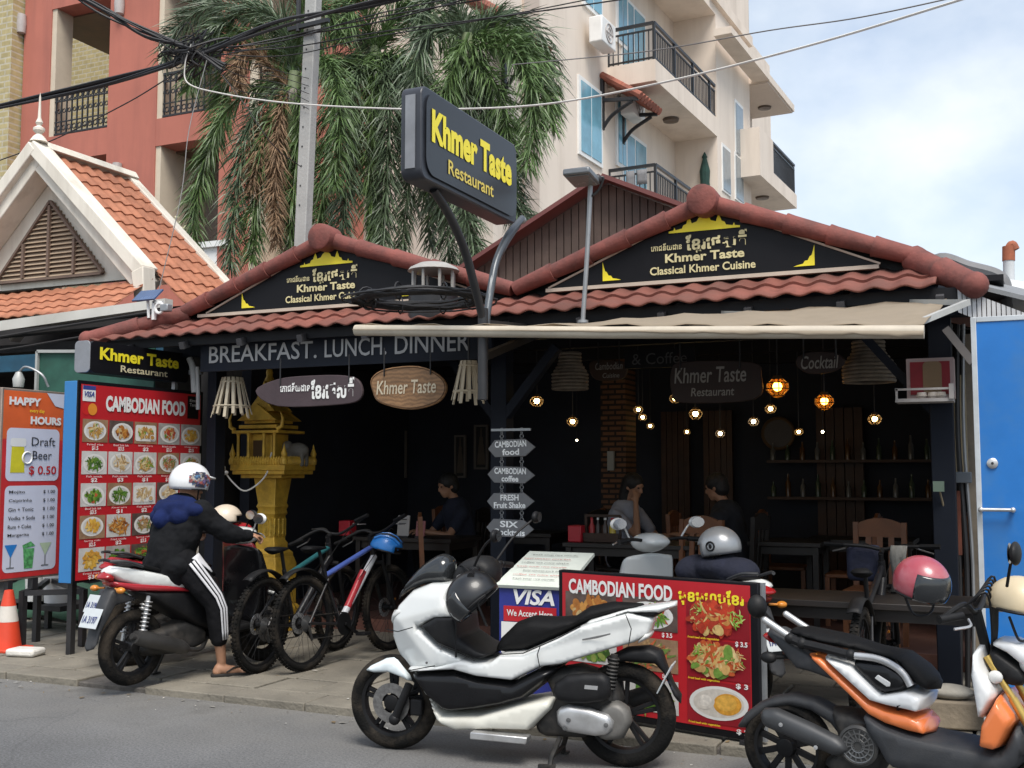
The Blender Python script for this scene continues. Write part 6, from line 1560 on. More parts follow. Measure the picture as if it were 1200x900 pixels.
for sgn in (-1, 1):
    mb = MB(OF.M); a = [(p[0], sgn * .10, p[1]) for p in Y([(918, 506), (1010, 655)], -.10)]; e = Vector((1.24, sgn * .10, .222)); mb.tube([a[0], a[1]], .015, 10); mb.tube([Vector(a[1]), e], .019, 10); mb.build('fork', M_goldp, os_)
mb = MB(OF.M); q = Y([(950, 580)], -.13)[0]; mb.ball((q[0], -.13, q[1]), (.03, .02, .028)); mb.build('reservoir', M_lens, os_)
puffpart(OF, 'headlight_cowl', Y([(918, 466), (955, 448), (1010, 452), (1090, 490), (1120, 530), (1100, 560), (1040, 545), (985, 500)], -.10), .12, M_wp, os_, r=.02, step=.025)
puffpart(OF, 'headlight_housing', Y([(918, 478), (960, 488), (1040, 545), (1075, 590), (1030, 622), (985, 610), (930, 545)], -.09), .115, M_cover, os_, r=.02, step=.025)
mb = MB(OF.M); q = Y([(1068, 520)], -.12)[0]; mb.ball((q[0] + .01, -.07, q[1] - .02), (.06, .055, .055)); mb.ball((q[0] + .01, .07, q[1] - .02), (.06, .055, .055)); mb.build('headlight', M_lens, os_)
puffpart(OF, 'rear_fender', Y([(36, 758), (70, 705), (115, 670), (170, 646), (240, 636), (320, 652), (390, 690), (440, 745), (445, 790), (410, 800), (370, 745), (300, 700), (230, 684), (160, 694), (110, 730), (70, 762)], -.03), .065, M_char, os_, r=.03, step=.022)
puffpart(OF, 'exhaust', Y([(118, 708), (135, 690), (175, 690), (300, 745), (410, 800), (432, 842), (390, 862), (250, 806), (130, 752)], -.17), .05, mat('exhaust_heat_shield', (.05, .052, .055), .45, .3, var=.15), os_, r=.04, step=.022, wc=-.15)
mb = MB(OF.M)
for q in Y([(195, 748), (318, 828)], -.2): mb.lathe([(.010, 0), (.010, .005), (0, .006)], (q[0], -.199, q[1]), (0, -1, 0), 10)
mb.build('shield_bolts', M_alu, os_)
puffpart(OF, 'engine', Y([(360, 690), (440, 700), (560, 740), (590, 830), (540, 930), (400, 940), (330, 880), (400, 830)], -.08), .11, M_engine, os_, r=.04, step=.03)
q = Y([(464, 824)], -.16)[0]
mb = MB(OF.M); mb.lathe([(.092, -.03), (.092, .03), (.08, .04), (.075, .03), (.0, .028)], (q[0], -.12, q[1]), (0, -1, 0), 28); o = mb.build('fan_cover', mat('fan_cover_dark', (.055, .054, .052), .5, .2, var=.2), os_)
mb = MB(OF.M)
for k in range(16):
    a = 2 * math.pi * k / 16; mb.bar((q[0] + .02 * math.cos(a), -.152, q[1] + .02 * math.sin(a)), (q[0] + .074 * math.cos(a + .25), -.152, q[1] + .074 * math.sin(a + .25)), .006)
for r_ in (.03, .053, .074): mb.ring((q[0], -.152, q[1]), r_, .004, (0, 1, 0), 24, 5)
mb.build('grille', M_rims, o)
mb = MB(OF.M); a = Y([(535, 600), (610, 690)], -.12)
for i in range(8):
    t = i / 7; mb.ring((a[0][0] + (a[1][0] - a[0][0]) * t, -.08, a[0][1] + (a[1][1] - a[0][1]) * t), .022, .006, (a[1][0] - a[0][0], 0, a[1][1] - a[0][1]), 12, 5)
mb.tube([(a[0][0], -.08, a[0][1]), (a[1][0], -.08, a[1][1])], .012, 8); mb.build('shock_absorber', M_engine, os_)
hq = Y([(760, 375), (860, 345), (905, 420)], -.30)
hc = Vector((Y([(885, 425)], 0)[0][0], 0, Y([(885, 425)], 0)[0][1]))
mb = MB(OF.M); L0 = Vector((hq[0][0], -.34, hq[0][1])); L1 = Vector((hq[0][0], .34, hq[0][1]))
mb.tube(curve3([L0, Vector((hq[1][0] - .05, -.20, hq[1][1] + .01)), hc + Vector((0, -.06, .10)), hc + Vector((0, .06, .10)), Vector((hq[1][0] - .05, .20, hq[1][1] + .01)), L1]), .012, 8); mb.tube([hc + Vector((0, 0, .1)), hc + Vector((.06, 0, -.18))], .022, 8); o = mb.build('handlebar', M_cover, os_)
for sgn in (-1, 1):
    mb = MB(OF.M); p = Vector((hq[0][0], sgn * .34, hq[0][1])); mb.tube([p, p + Vector((.07, -sgn * .10, .012))], .018, 10); mb.build('grip', M_cover, o)
    mb = MB(OF.M); mb.tube(curve3([p + Vector((.10, -sgn * .08, .0)), p + Vector((.12, -sgn * .02, -.02)), p + Vector((.07, sgn * .04, -.03))]), .006, 6); mb.build('brake_lever', M_alu, o)
mb = MB(OF.M)
for k in range(6):
    p = Vector((hq[1][0] - .04, -.2 + .03 * k, hq[1][1] + .01)); mb.tube(curve3([p, p + Vector((.08, .03, .05 + .012 * k)), hc + Vector((.08, -.08 + .02 * k, .02)), hc + Vector((.06, -.04, -.12))]), .0055, 5)
mb.build('brake_cables', M_cover, os_)
p = Y([(990, 262)], -.2)[0]; h = Y([(1020, 146)], -.3)[0]
mirror(OF, os_, (p[0], -.20, p[1]), (h[0], -.30, h[1]), (.062, .05), back=-1)
mirror(OF, os_, (p[0], .20, p[1]), (h[0], .32, h[1]), (.062, .05), back=-1)
mb = MB(OF.M); q = Y([(155, 510)], -.14)[0]; mb.tube([(q[0] + .08, -.06, q[1]), (q[0], -.15, q[1])], .012, 8); mb.ball((q[0], -.15, q[1]), (.04, .03, .028)); mb.build('indicator', M_cover, os_)
mb = MB(OF.M); q = Y([(120, 330)], .13)[0]; mb.ball((q[0], .1, q[1] + .0), (.05, .05, .06)); mb.bar((q[0], .1, q[1]), (q[0] + .1, .12, q[1] - .1), .02); mb.build('tail_reflector', M_cover, os_)
c = OF.M @ Vector((Y([(690, 250)], -.30)[0][0], -.30, Y([(690, 250)], -.30)[0][1]))
M_pink = mat('dusty_pink_shell', (.34, .055, .075), .28, var=.12, vs=4, coat=.3, dirt=(.5, .35, .35), dirt_amt=.3, ds=7)
def pinkdecal(F_, r, root):
    mb_ = MB(F_ @ Matrix.Rotation(R(-58), 4, 'Z') @ frame_of((0, 1, 0), (0, 0, 1), (r * 1.19, 0, -r * .30))); mb_.text('4W', (.06, .03), (0, 0, .006), bold=.03, shear=.3); mb_.build('decal', M_lwhite, root)
helmet('helmet', 'dusty pink open face helmet with dark visor on the orange scooter handlebar', c, .107, M_pink, Matrix.Rotation(R(-40), 3, 'Z') @ Matrix.Rotation(R(16), 3, 'Y'), visor=M_smoke, drop=2.0)
c = OF.M @ Vector((Y([(990, 330)], -.1)[0][0] + .04, -.05, Y([(990, 330)], -.1)[0][1]))
helmet('helmet', 'plain beige half helmet resting on the headlight of the orange scooter', c, .115, mat('beige_shell', (.56, .46, .30), .4, var=.08, coat=.2), Matrix.Rotation(R(-20), 3, 'Z') @ Matrix.Rotation(R(8), 3, 'Y'), drop=1.7)

# ------------------------------------------------------------------ underbone scooters
M_maroon = mat('maroon_paint', (.22, .018, .028), .28, var=.1, coat=.4)
def moped(label, loc, rz, body, accent, shield, group=None, plate=True, seed=0, tailbox=False):
    fr = Frame(loc, rz)
    t = thing('motor_scooter', label, 'scooter', loc, rz, group); MW[t] = fr.M.copy()
    wheel(fr, 0, .262, .264, .085, t, 5, .70, 0); wheel(fr, 1.24, .262, .264, .08, t, 5, .70, 0, disc=-.05)
    tp = lambda s_, z: .115 - max(0, .1 - s_) * .16
    puffpart(fr, 'tail_panel', [(-.25, .80), (-.20, .845), (-.05, .825), (.22, .76), (.46, .68), (.44, .63), (.2, .655), (0, .685), (-.15, .735)], lambda s_, z: tp(s_, z) + .012, body, t, r=.022, step=.025)
    puffpart(fr, 'accent_panel', [(-.22, .745), (-.08, .725), (.2, .69), (.48, .64), (.46, .61), (.2, .635), (-.05, .66), (-.19, .70)], lambda s_, z: tp(s_, z) + .025, accent, t, r=.014, step=.025)
    puffpart(fr, 'side_panel', [(-.05, .67), (.2, .65), (.46, .63), (.70, .66), (.76, .5), (.84, .34), (.66, .30), (.48, .36), (.3, .46), (.12, .56)], .135, M_cover, t, r=.03, step=.03)
    puffpart(fr, 'seat', [(-.16, .845), (0, .86), (.22, .80), (.5, .79), (.68, .755), (.70, .70), (.5, .70), (.24, .755), (0, .815), (-.15, .825)], lambda s_, z: .12, M_seat, t, r=.05, step=.025)
    puffpart(fr, 'tail_light', [(-.29, .765), (-.24, .81), (-.18, .775), (-.20, .725)], .075, M_redlens, t, r=.03, step=.02)
    puffpart(fr, 'rear_fender', [(-.21, .70), (-.10, .66), (.02, .60), (-.08, .58), (-.17, .57), (-.28, .40), (-.31, .30), (-.36, .28), (-.325, .42), (-.27, .58)], .06, M_char, t, r=.02, step=.025)
    if plate:
        m = MB(fr.M); m.box((-.335, 0, .50), (.006, .19, .14), Matrix.Rotation(R(24), 3, 'Y')); o = m.build('number_plate', M_plateg, t, bevel=.004)
        F_ = fr.M @ frame_of((0, -1, 0), (math.sin(R(24)), 0, math.cos(R(24))), (-.3395, 0, .50))
        m = MB(F_); m.text('1A %04d' % (3190 + seed), (.15, .05), (0, -.01, .002), bold=.02); m.build('plate_lettering', MATS['plate_blue'], o)
    for sgn in (-1, 1):
        m = MB(fr.M); m.tube([(-.19, sgn * .06, .69), (-.21, sgn * .13, .685)], .008, 6); m.ball((-.21, sgn * .145, .685), (.03, .035, .022)); m.build('indicator', M_amber, t)
        m = MB(fr.M); m.tube(curve3([(-.0, sgn * .10, .83), (-.15, sgn * .11, .875), (-.24, sgn * .06, .88)]), .011, 8); m.build('grab_rail', M_char, t)
        m = MB(fr.M); m.tube([(.0, sgn * .10, .30), (.06, sgn * .10, .64)], .016, 8)
        for i in range(9): m.ring((.01 + .045 * i / 8, sgn * .10, .36 + .22 * i / 8), .026, .006, (.06, 0, .34), 12, 5)
        m.build('shock_absorber', M_alu, t)
        m = MB(fr.M); m.tube([(1.24, sgn * .075, .262), (1.12, sgn * .075, .60)], .02, 10); m.build('fork', M_rims, t)
    puffpart(fr, 'engine', [(.0, .24), (.1, .36), (.4, .42), (.6, .34), (.6, .22), (.4, .17), (.1, .19)], .11, M_engine, t, r=.04, step=.03)
    m = MB(fr.M); m.tube(curve3([(.62, -.06, .26), (.5, -.13, .20), (.34, -.15, .22)]), .017, 8); m.tube([(.36, -.155, .215), (.30, -.155, .24), (-.02, -.165, .335), (-.10, -.168, .36)], [.03, .052, .056, .045], 16); m.tube([(-.09, -.168, .357), (-.13, -.169, .37)], .022, 10); m.build('exhaust', mat('exhaust_dull', (.06, .058, .056), .45, .5, var=.25), t)
    puffpart(fr, 'floor_board', [(.62, .24), (1.0, .27), (1.06, .40), (1.0, .37), (.8, .335), (.62, .34)], .16, M_cover, t, r=.03, step=.03)
    puffpart(fr, 'leg_shield', [(1.0, .30), (1.10, .46), (1.12, .66), (1.04, .90), (.96, .93), (.985, .70), (.97, .48), (.93, .36)], lambda s_, z: .17 + .05 * math.sin((z - .3) * 4), shield, t, r=.025, step=.025)
    puffpart(fr, 'headset', [(.83, 1.0), (.92, .94), (1.04, .93), (1.11, .98), (1.08, 1.05), (.98, 1.07), (.88, 1.06)], lambda s_, z: .11, body, t, r=.06, step=.025, smooth=True)
    puffpart(fr, 'front_fender', [(1.02, .42), (1.10, .53), (1.24, .565), (1.40, .52), (1.46, .44), (1.36, .50), (1.24, .525), (1.12, .47)], .055, body, t, r=.03, step=.022)
    m = MB(fr.M); m.ball((1.075, 0, .985), (.05, .085, .045)); m.build('headlight', M_lens, t)
    m = MB(fr.M); m.tube(curve3([(.84, -.34, 1.02), (.90, -.2, 1.03), (.95, 0, 1.01), (.90, .2, 1.03), (.84, .34, 1.02)]), .012, 8); o = m.build('handlebar', M_cover, t)
    for sgn in (-1, 1):
        m = MB(fr.M); m.tube([(.875, sgn * .25, 1.028), (.84, sgn * .35, 1.02)], .018, 10); m.build('grip', M_cover, o)
        m = MB(fr.M); m.tube(curve3([(.93, sgn * .2, 1.03), (.95, sgn * .27, 1.02), (.90, sgn * .36, 1.0)]), .006, 6); m.build('brake_lever', M_alu, o)
        mirror(fr, t, (.91, sgn * .22, 1.04), (.88, sgn * .33, 1.14), (.065, .042), m=M_lens if seed else M_cover)
    m = MB(fr.M); m.tube([(.42, .12, .25), (.36, .2, .012)], .011, 8); m.bar((.33, .2, .008), (.41, .21, .008), .03, .012); m.build('side_stand', M_engine, t)
    return t, fr
ra = az(153, 803, PAVE)
rider_bike, RF = moped('black and red scooter with white tail stripe, ridden by the person in the black jacket', (ra.x, ra.y, PAVE), R(80), M_pearl, mat('red_paint', (.36, .02, .03), .25, var=.08, coat=.4), M_gloss, seed=7)
m2, RF2 = moped('maroon scooter with pale front parked between the rider and the gold spirit house', (ra.x - .58, ra.y + .62, PAVE), R(76), MATS['red_paint'], M_pearl, M_maroon, seed=0)
c = RF2.M @ Vector((.88, .02, 1.15))
c.z -= .06
helmet('helmet', 'cream half helmet resting on the maroon scooter behind the rider', c, .12, mat('cream_shell', (.62, .53, .42), .4, var=.08, coat=.2), Matrix.Rotation(R(40), 3, 'Z'), peak=None, drop=1.7)
# cream step-through behind the low food board
b0 = av(752, 690, 7.35)
m3, RF3 = moped('cream white scooter with round mirror parked behind the low red food board', (b0.x + .78, 6.92, PAVE), R(142), M_pearl, M_maroon, M_pearl, seed=3)
c = RF3.M @ Vector((.18, .02, .98))
def badge(F_, r, root):
    for sgn in (-1, 1):
        mb_ = MB(F_ @ Matrix.Rotation(R(90 * sgn), 4, 'Z') @ frame_of((0, 1, 0), (0, 0, 1), (r * 1.0, 0, r * .1))); mb_.ring((0, 0, .004), r * .22, .006, (0, 0, 1), 18, 5); mb_.ball((0, 0, .004), (r * .09, r * .13, .004)); mb_.build('badge', M_cover, root)
helmet('helmet', 'silver grey open face helmet with round black badge on the seat of the cream scooter', (c.x, c.y, c.z + .035), .122, mat('silver_shell', (.33, .34, .35), .3, .4, var=.06), Matrix.Rotation(R(168), 3, 'Z') @ Matrix.Rotation(R(10), 3, 'Y'), drop=1.95, decal=badge)
mb = MB(RF3.M); mb.ball((.2, 0, .89), (.22, .16, .085)); mb.ball((.36, .05, .86), (.12, .17, .1)); mb.ball((.05, -.02, .87), (.14, .14, .09)); o = mb.build('folded_jacket', mat('navy_cloth', (.012, .014, .028), .9, var=.3, vs=8, bump=.4, bs=25), loc=RF3.M @ Vector((.2, 0, .82))); fuse(o, .012, 4); tag(o, 'dark navy jacket bundled on the seat under the silver helmet', 'jacket')

# ------------------------------------------------------------------ bicycles
M_bblack = mat('bike_black', (.014, .014, .016), .35, var=.2)
def bicycle(label, loc, rz, m_frame, m_second, group=None, guard=True, bar_tilt=0.0, lean=0.0):
    fr = Frame(loc, rz); fr.M = fr.M @ Matrix.Rotation(lean, 4, 'X'); fr.I = fr.M.inverted()
    t = thing('bicycle', label, 'bicycle', loc, rz, group); MW[t] = fr.M.copy()
    t.rotation_euler = (lean, 0, rz)
    Rw = .352; wb = 1.13
    def bwheel(s, rear):
        m = MB(fr.M); m.lathe([(.012, -.06), (.03, -.035), (.018, 0), (.03, .035), (.012, .06)], (s, 0, Rw), (0, 1, 0), 12)
        for k in range(28):
            a = 2 * math.pi * k / 28; b = a + (.32 if k % 2 else -.32); sd = .03 if k % 4 < 2 else -.03
            m.tube([(s + .025 * math.cos(b), sd, Rw + .025 * math.sin(b)), (s + (Rw - .045) * math.cos(a), 0, Rw + (Rw - .045) * math.sin(a))], .0016, 4, cap=False)
        o = m.build('wheel', M_rimb, t)
        m = MB(fr.M); m.lathe([(Rw - .062, -.012), (Rw - .036, -.015), (Rw - .034, 0), (Rw - .036, .015), (Rw - .062, .012), (Rw - .064, 0), (Rw - .062, -.012)], (s, 0, Rw), (0, 1, 0), 48); m.build('rim', M_rimb, o)
        m = MB(fr.M); m.ring((s, 0, Rw), Rw - .025, .027, (0, 1, 0), 56, 10)
        for k in range(70):
            a = 2 * math.pi * k / 70
            for sd in (-.014, .014): m.box((s + (Rw + .001) * math.cos(a), sd, Rw + (Rw + .001) * math.sin(a)), (.008, .016, .016), Matrix.Rotation(-a, 3, 'Y'))
        m.build('tyre', M_tyre, o)
        m = MB(fr.M); m.lathe([(.045, -.0015), (.08, -.0015), (.08, .0015), (.045, .0015), (.045, -.0015)], (s, .045, Rw), (0, 1, 0), 24); m.build('brake_disc', M_alu, o)
        if rear:
            m = MB(fr.M)
            for k in range(6): m.lathe([(.012, 0), (.062 - .007 * k, 0), (.062 - .007 * k, .002), (.012, .002)], (s, -.03 - .005 * k, Rw), (0, -1, 0), 22)
            m.build('sprockets', M_rims, o)
        else:
            m = MB(fr.M); m.box((s + .1, .01, Rw + .06), (.03, .012, .015)); m.build('reflector', M_amber, o)
    bwheel(0, True); bwheel(wb, False)
    bb = Vector((.44, 0, .30)); st = Vector((.27, 0, .72)); ht = Vector((.90, 0, .90)); hb_ = Vector((.955, 0, .76)); ax = Vector((0, 0, Rw))
    m = MB(fr.M); m.tube([bb, ht.lerp(hb_, .75)], .028, 10); o = m.build('down_tube', m_frame, t)
    m = MB(fr.M); m.tube([st.lerp(bb, .08), ht.lerp(hb_, .2)], .021, 10); m.build('top_tube', m_second, t)
    m = MB(fr.M); m.tube([bb, st + (st - bb) * .05], .018, 10); m.tube([hb_, ht + (ht - hb_) * .1], .024, 10); m.ball(bb, .035)
    for sd in (-1, 1): m.tube([ax + Vector((0, sd * .06, 0)), bb + Vector((-.04, sd * .035, 0))], .011, 8); m.tube([ax + Vector((0, sd * .06, 0)), st.lerp(bb, .15) + Vector((0, sd * .02, 0))], .009, 8)
    m.build('frame', M_bblack, t)
    m = MB(fr.M); m.tube([st, st + Vector((-.06, 0, .17))], .014, 8); m.build('seat_post', M_cover, t)
    puffpart(fr, 'saddle', [(.02, .905), (.06, .93), (.16, .925), (.30, .91), (.31, .895), (.2, .88), (.08, .87)], lambda s_, z: .075 - max(0, s_ - .06) * .24, M_seat, t, r=.04, step=.015)
    m = MB(fr.M)
    for sd in (-1, 1): m.tube([Vector((wb, sd * .06, Rw)), hb_ + Vector((.025, sd * .06, -.03))], .017, 8)
    m.tube([hb_ + Vector((.02, -.07, -.02)), hb_ + Vector((.02, .07, -.02))], .018, 8); m.build('fork', M_cover, t)
    m = MB(fr.M); k = ht + Vector((-.02, 0, .06)); m.tube([ht, k], .017, 8); m.tube([k, k + Vector((.06, 0, .02))], .017, 8)
    hbp = k + Vector((.06, 0, .025))
    m.tube(curve3([hbp + Vector((-.05, -.36, .03 - bar_tilt)), hbp + Vector((-.01, -.12, .02)), hbp, hbp + Vector((-.01, .12, .02)), hbp + Vector((-.05, .36, .03 + bar_tilt))]), .0125, 8); hbar = m.build('handlebar', M_cover, t)
    for sd in (-1, 1):
        m = MB(fr.M); m.tube([hbp + Vector((-.05, sd * .365, .03 + sd * bar_tilt)), hbp + Vector((-.035, sd * .24, .027 + sd * bar_tilt * .62))], .017, 8); m.build('grip', M_seat, hbar)
        m = MB(fr.M); m.tube([hbp + Vector((.0, sd * .2, .02 + sd * bar_tilt * .5)), hbp + Vector((.03, sd * .24, sd * bar_tilt * .6)), hbp + Vector((0, sd * .32, -.02 + sd * bar_tilt * .8))], .006, 6); m.build('brake_lever', M_rims, hbar)
    m = MB(fr.M); m.lathe([(.02, -.002), (.09, -.002), (.09, .002), (.02, .002)], bb + Vector((0, -.05, 0)), (0, 1, 0), 26); m.lathe([(.02, -.002), (.07, -.002), (.07, .002), (.02, .002)], bb + Vector((0, -.043, 0)), (0, 1, 0), 22); m.build('chainring', M_rimb, t)
    for sd, a in ((-1, -.6), (1, math.pi - .6)):
        e = bb + Vector((.17 * math.cos(a), sd * .075, .17 * math.sin(a))); m = MB(fr.M); m.bar(bb + Vector((0, sd * .065, 0)), e, .024, .014, up=(0, 1, 0)); cr = m.build('crank', M_rimb, t)
        m = MB(fr.M); m.box(e + Vector((0, sd * .055, 0)), (.095, .09, .022)); m.build('pedal', M_cover, cr, bevel=.005)
    m = MB(fr.M); m.tube([ax + Vector((.0, -.045, .055)), bb + Vector((0, -.048, .088))], .004, 5); m.tube([ax + Vector((.03, -.045, -.12)), bb + Vector((0, -.048, -.088))], .004, 5); m.tube([ax + Vector((0, -.05, -.02)), ax + Vector((.03, -.055, -.13))], .011, 6); m.build('chain', M_engine, t)
    if guard:
        m = MB(fr.M); vs = []
        for i in range(15):
            a = R(35 + 90 * i / 14); rr = Rw + .045
            for j in range(4):
                b = (j - 1.5) / 1.5; vs.append((rr * math.cos(a) * 1.0, b * .04, Rw + rr * math.sin(a) - .012 * b * b + .03 * (i / 14)))
        m.add(vs, [(i * 4 + j, (i + 1) * 4 + j, (i + 1) * 4 + j + 1, i * 4 + j + 1) for i in range(14) for j in range(3)])
        m.build('mudguard', M_cover, t, solid=.006)
    m = MB(fr.M)
    for sd in (-1, 1): m.tube(curve3([hbp + Vector((.01, sd * .2, .02)), hbp + Vector((.10, sd * .1, .02)), ht + Vector((.06, sd * .03, -.05)), bb.lerp(ht, .5) + Vector((0, sd * .03, .02))]), .0035, 5)
    m.build('brake_cables', M_cover, t)
    return t, fr, hbp
M_bblack = mat('bike_black', (.014, .014, .016), .35, var=.2)
M_bwhite = mat('bike_white', (.66, .66, .68), .3, var=.05)
M_bred = mat('bike_red', (.42, .03, .04), .3, var=.1)
M_bblue = mat('bike_blue', (.08, .13, .40), .3, var=.15)
pa, pb2 = az(303, 788, PAVE), az(357, 786, PAVE)
bikA, BFA, _ = bicycle('black mountain bicycle with fat tyres nearest the rider, its rear wheel towards the road', (pa.x, pa.y, PAVE), R(93), M_bblack, mat('bike_teal', (.02, .10, .11), .35), bar_tilt=-.15, lean=R(3))
bikB, BFB, hB = bicycle('mountain bicycle with white red and blue tubes right of the black bicycle', (pb2.x, pb2.y, PAVE), R(86), M_bwhite, M_bblue, bar_tilt=-.11, lean=R(-3))
def tube_red():
    m = MB(BFB.M); a = Vector((.55, 0, .41)); b = Vector((.78, 0, .68)); m.tube([a, b], .0295, 10); m.build('down_tube_band', M_bred, bikB)
tube_red()
c = BFB.M @ (hB + Vector((-.06, -.17, -.13)))
def vents(F_, r, root):
    for k in range(5):
        a = -.9 + .45 * k
        mb_ = MB(F_); mb_.tube([(r * 1.14 * math.sin(t) * math.cos(0) * 1.0, r * math.sin(a) * (.5 + .3 * math.cos(t)), r * 1.06 * math.cos(t) * math.cos(a * .6)) for t in (-.9, -.45, 0, .45, .9)], .014, 6); mb_.build('vent_rib', M_cover if k % 2 else root_m, root)
root_m = mat('helmet_blue', (.015, .16, .48), .35, var=.15, coat=.2)
helmet('helmet', 'bright blue vented bicycle helmet hanging on the handlebar of the white red and blue bicycle', c, .118, root_m, Matrix.Rotation(R(20), 3, 'Z') @ Matrix.Rotation(R(14), 3, 'Y'), drop=1.65, decal=vents)
pc = av(1004, 760, 6.55)
bikC, BFC, hC = bicycle('dark city bicycle seen from behind beyond the orange scooter seat', (pc.x, 6.75, PAVE), R(88), M_bblack, M_bblack, guard=True)
mb = MB(BFC.M); mb.box(hC + Vector((.10, .13, -.10)), (.14, .22, .24)); tag(mb.build('handlebar_bag', mat('bag_navy', (.015, .018, .04), .85, var=.3, vs=9, bump=.3, bs=30), bevel=.04, seg=3, loc=BFC.M @ (hC + Vector((.1, .13, -.22)))), 'dark navy bag hung on the handlebar of the dark city bicycle', 'bag')
mb = MB(BFC.M); 
vs = []
for i in range(6):
    for j in range(5): vs.append((hC.x - .03 + .012 * math.sin(i * 2.0 + j), hC.y - .06 - .1 * i / 5 + .01 * math.sin(j * 1.7), hC.z + .03 - .30 * j / 4))
mb.add(vs, [(i * 5 + j, (i + 1) * 5 + j, (i + 1) * 5 + j + 1, i * 5 + j + 1) for i in range(5) for j in range(4)])
tag(mb.build('towel', mat('grey_towel', (.17, .165, .15), .95, var=.2, vs=20), solid=.012, loc=BFC.M @ hC), 'grey cloth draped over the handlebar of the dark city bicycle', 'cloth')
# ================================================================== people
M_skin = mat('skin_tan', (.36, .19, .115), .55, var=.08, vs=10)
M_hair = mat('hair_black', (.010, .009, .009), .6, var=.3, vs=20, bump=.3, bs=60)
M_jacket = mat('black_jacket', (.0075, .008, .0095), .9, var=.3, vs=6, bump=.5, bs=14, spec=.2)
M_hood = mat('blue_hood', (.007, .014, .062), .9, spec=.2, var=.25, vs=8, bump=.5, bs=16)
M_trous = mat('black_trousers', (.0075, .0075, .009), .9, spec=.2, var=.25, vs=8, bump=.4, bs=18)
M_stripe = mat('white_stripe', (.62, .62, .64), .8, var=.05)
M_sole = mat('sandal_black', (.02, .018, .016), .8)
def hand(mb, wrist, dirv, palm_n, curl=.9, size=1.0, side=1):
    """palm with four curled fingers and a thumb"""
    d = Vector(dirv).normalized(); n = (Vector(palm_n) - d * Vector(palm_n).dot(d)).normalized(); x = d.cross(n) * side
    w = Vector(wrist)
    rot = Matrix((x, d, n)).transposed()
    mb.ball(w + d * .045 * size, Vector((.040, .052, .018)) * size, rot, 12, 8)
    for k in range(4):
        b = w + d * .085 * size + x * (-.030 + .020 * k) * size
        ln_ = (.070, .080, .075, .058)[k] * size
        P = [b - d * .02]; a = 0; q = b.copy(); P.append(q.copy())
        for j in range(3):
            a += curl * (.55 if j == 0 else .75)
            q = q + (d * math.cos(a) + n * math.sin(a)) * ln_ * (.42, .32, .26)[j]; P.append(q.copy())
        mb.tube(P, [.0095 * size, .0095 * size, .009 * size, .008 * size, .0065 * size], 7); mb.ball(P[-1], .0066 * size, nu=8, nv=5)
    b = w + d * .025 * size - x * .032 * size
    t1 = b + (d * .6 - x * .6 + n * .35).normalized() * .035 * size; t2 = t1 + (d * .8 + n * .6).normalized() * .03 * size
    mb.tube([w + d * .01, b, t1, t2], [.012 * size, .0115 * size, .010 * size, .0075 * size], 7); mb.ball(t2, .0078 * size, nu=8, nv=5)
def head(mb, c, fwd, up=(0, 0, 1), r=.098):
    """skull with jaw, nose, ears, brow and mouth"""
    f = Vector(fwd).normalized(); u = Vector(up); u = (u - f * u.dot(f)).normalized(); s_ = u.cross(f)
    rot = Matrix((f, s_, u)).transposed(); c = Vector(c)
    mb.ball(c + u * .02, (r * 1.0, r * .80, r * 1.0), rot)
    mb.ball(c + f * .028 - u * .055, (r * .66, r * .58, r * .62), rot)
    mb.ball(c + f * .055 - u * .098, (r * .32, r * .36, r * .24), rot)
    mb.ball(c + f * .106 - u * .022, (.014, .014, .026), rot, 10, 6); mb.ball(c + f * .112 - u * .036, (.014, .017, .011), rot, 10, 6)
    mb.ball(c + f * .088 + u * .022, (.016, .055, .010), rot, 12, 6)
    for k in (-1, 1): mb.ball(c + s_ * k * r * .80 - u * .012 - f * .01, (.018, .008, .030), rot, 10, 6)
    for dz in (-.066, -.078): mb.ball(c + f * .092 - u * -dz, (.010, .024, .006), rot, 10, 5)
def eyes(c, fwd, parent, up=(0, 0, 1)):
    f = Vector(fwd).normalized(); u = Vector(up); u = (u - f * u.dot(f)).normalized(); s_ = u.cross(f); rot = Matrix((f, s_, u)).transposed(); c = Vector(c)
    for k in (-1, 1):
        m = MB(); m.ball(c + f * .088 + s_ * k * .032 + u * .004, (.008, .014, .007), rot, 10, 6); m.build('eye', M_hair, parent)
# ---- rider: frame of the scooter (x forward, y left)
def RP(x, y, z): return RF.M @ Vector((x, y, z))
person = thing('person', 'person in black jacket with blue hood, white helmet and striped trousers sitting on the scooter', 'person', RP(.35, -.1, 0))
hipL, hipR = RP(.33, .09, .86), RP(.33, -.10, .86)
foot = az(264, 792, PAVE)
fl_ = RF.I @ foot
kn_ = RF.tr(253, 706, -.27); kneeR = RP(kn_[0], -.27, kn_[1]); ankR = RP(fl_.x - .02, fl_.y + .02, .10)
kneeL = RP(.76, .20, .70); ankL = RP(.74, .15, .40)
neck = RP(.41, 0, 1.265); hd = RP(.47, -.01, 1.385)
shR, shL = RP(.43, -.19, 1.20), RP(.43, .19, 1.20)
hbr = Vector((.86, -.30, 1.0)); hbl = Vector((.86, .30, 1.0))
elR, elL = RP(.60, -.31, 1.03), RP(.60, .31, 1.03)
wrR, wrL = RP(.78, -.31, 1.02), RP(.78, .31, 1.02)
fdir = (RP(1, -.25, 0) - RP(0, 0, 0)).normalized()
mb = MB()
head(mb, hd, RP(1, 0, -.1) - RP(0, 0, 0))
limb(mb, [hd - Vector((0, 0, .05)), neck, RP(.40, 0, 1.17)], [.055, .058, .075])
limb(mb, [RP(.33, 0, .88), RP(.36, 0, 1.02), RP(.41, 0, 1.16)], [.145, .145, .15])
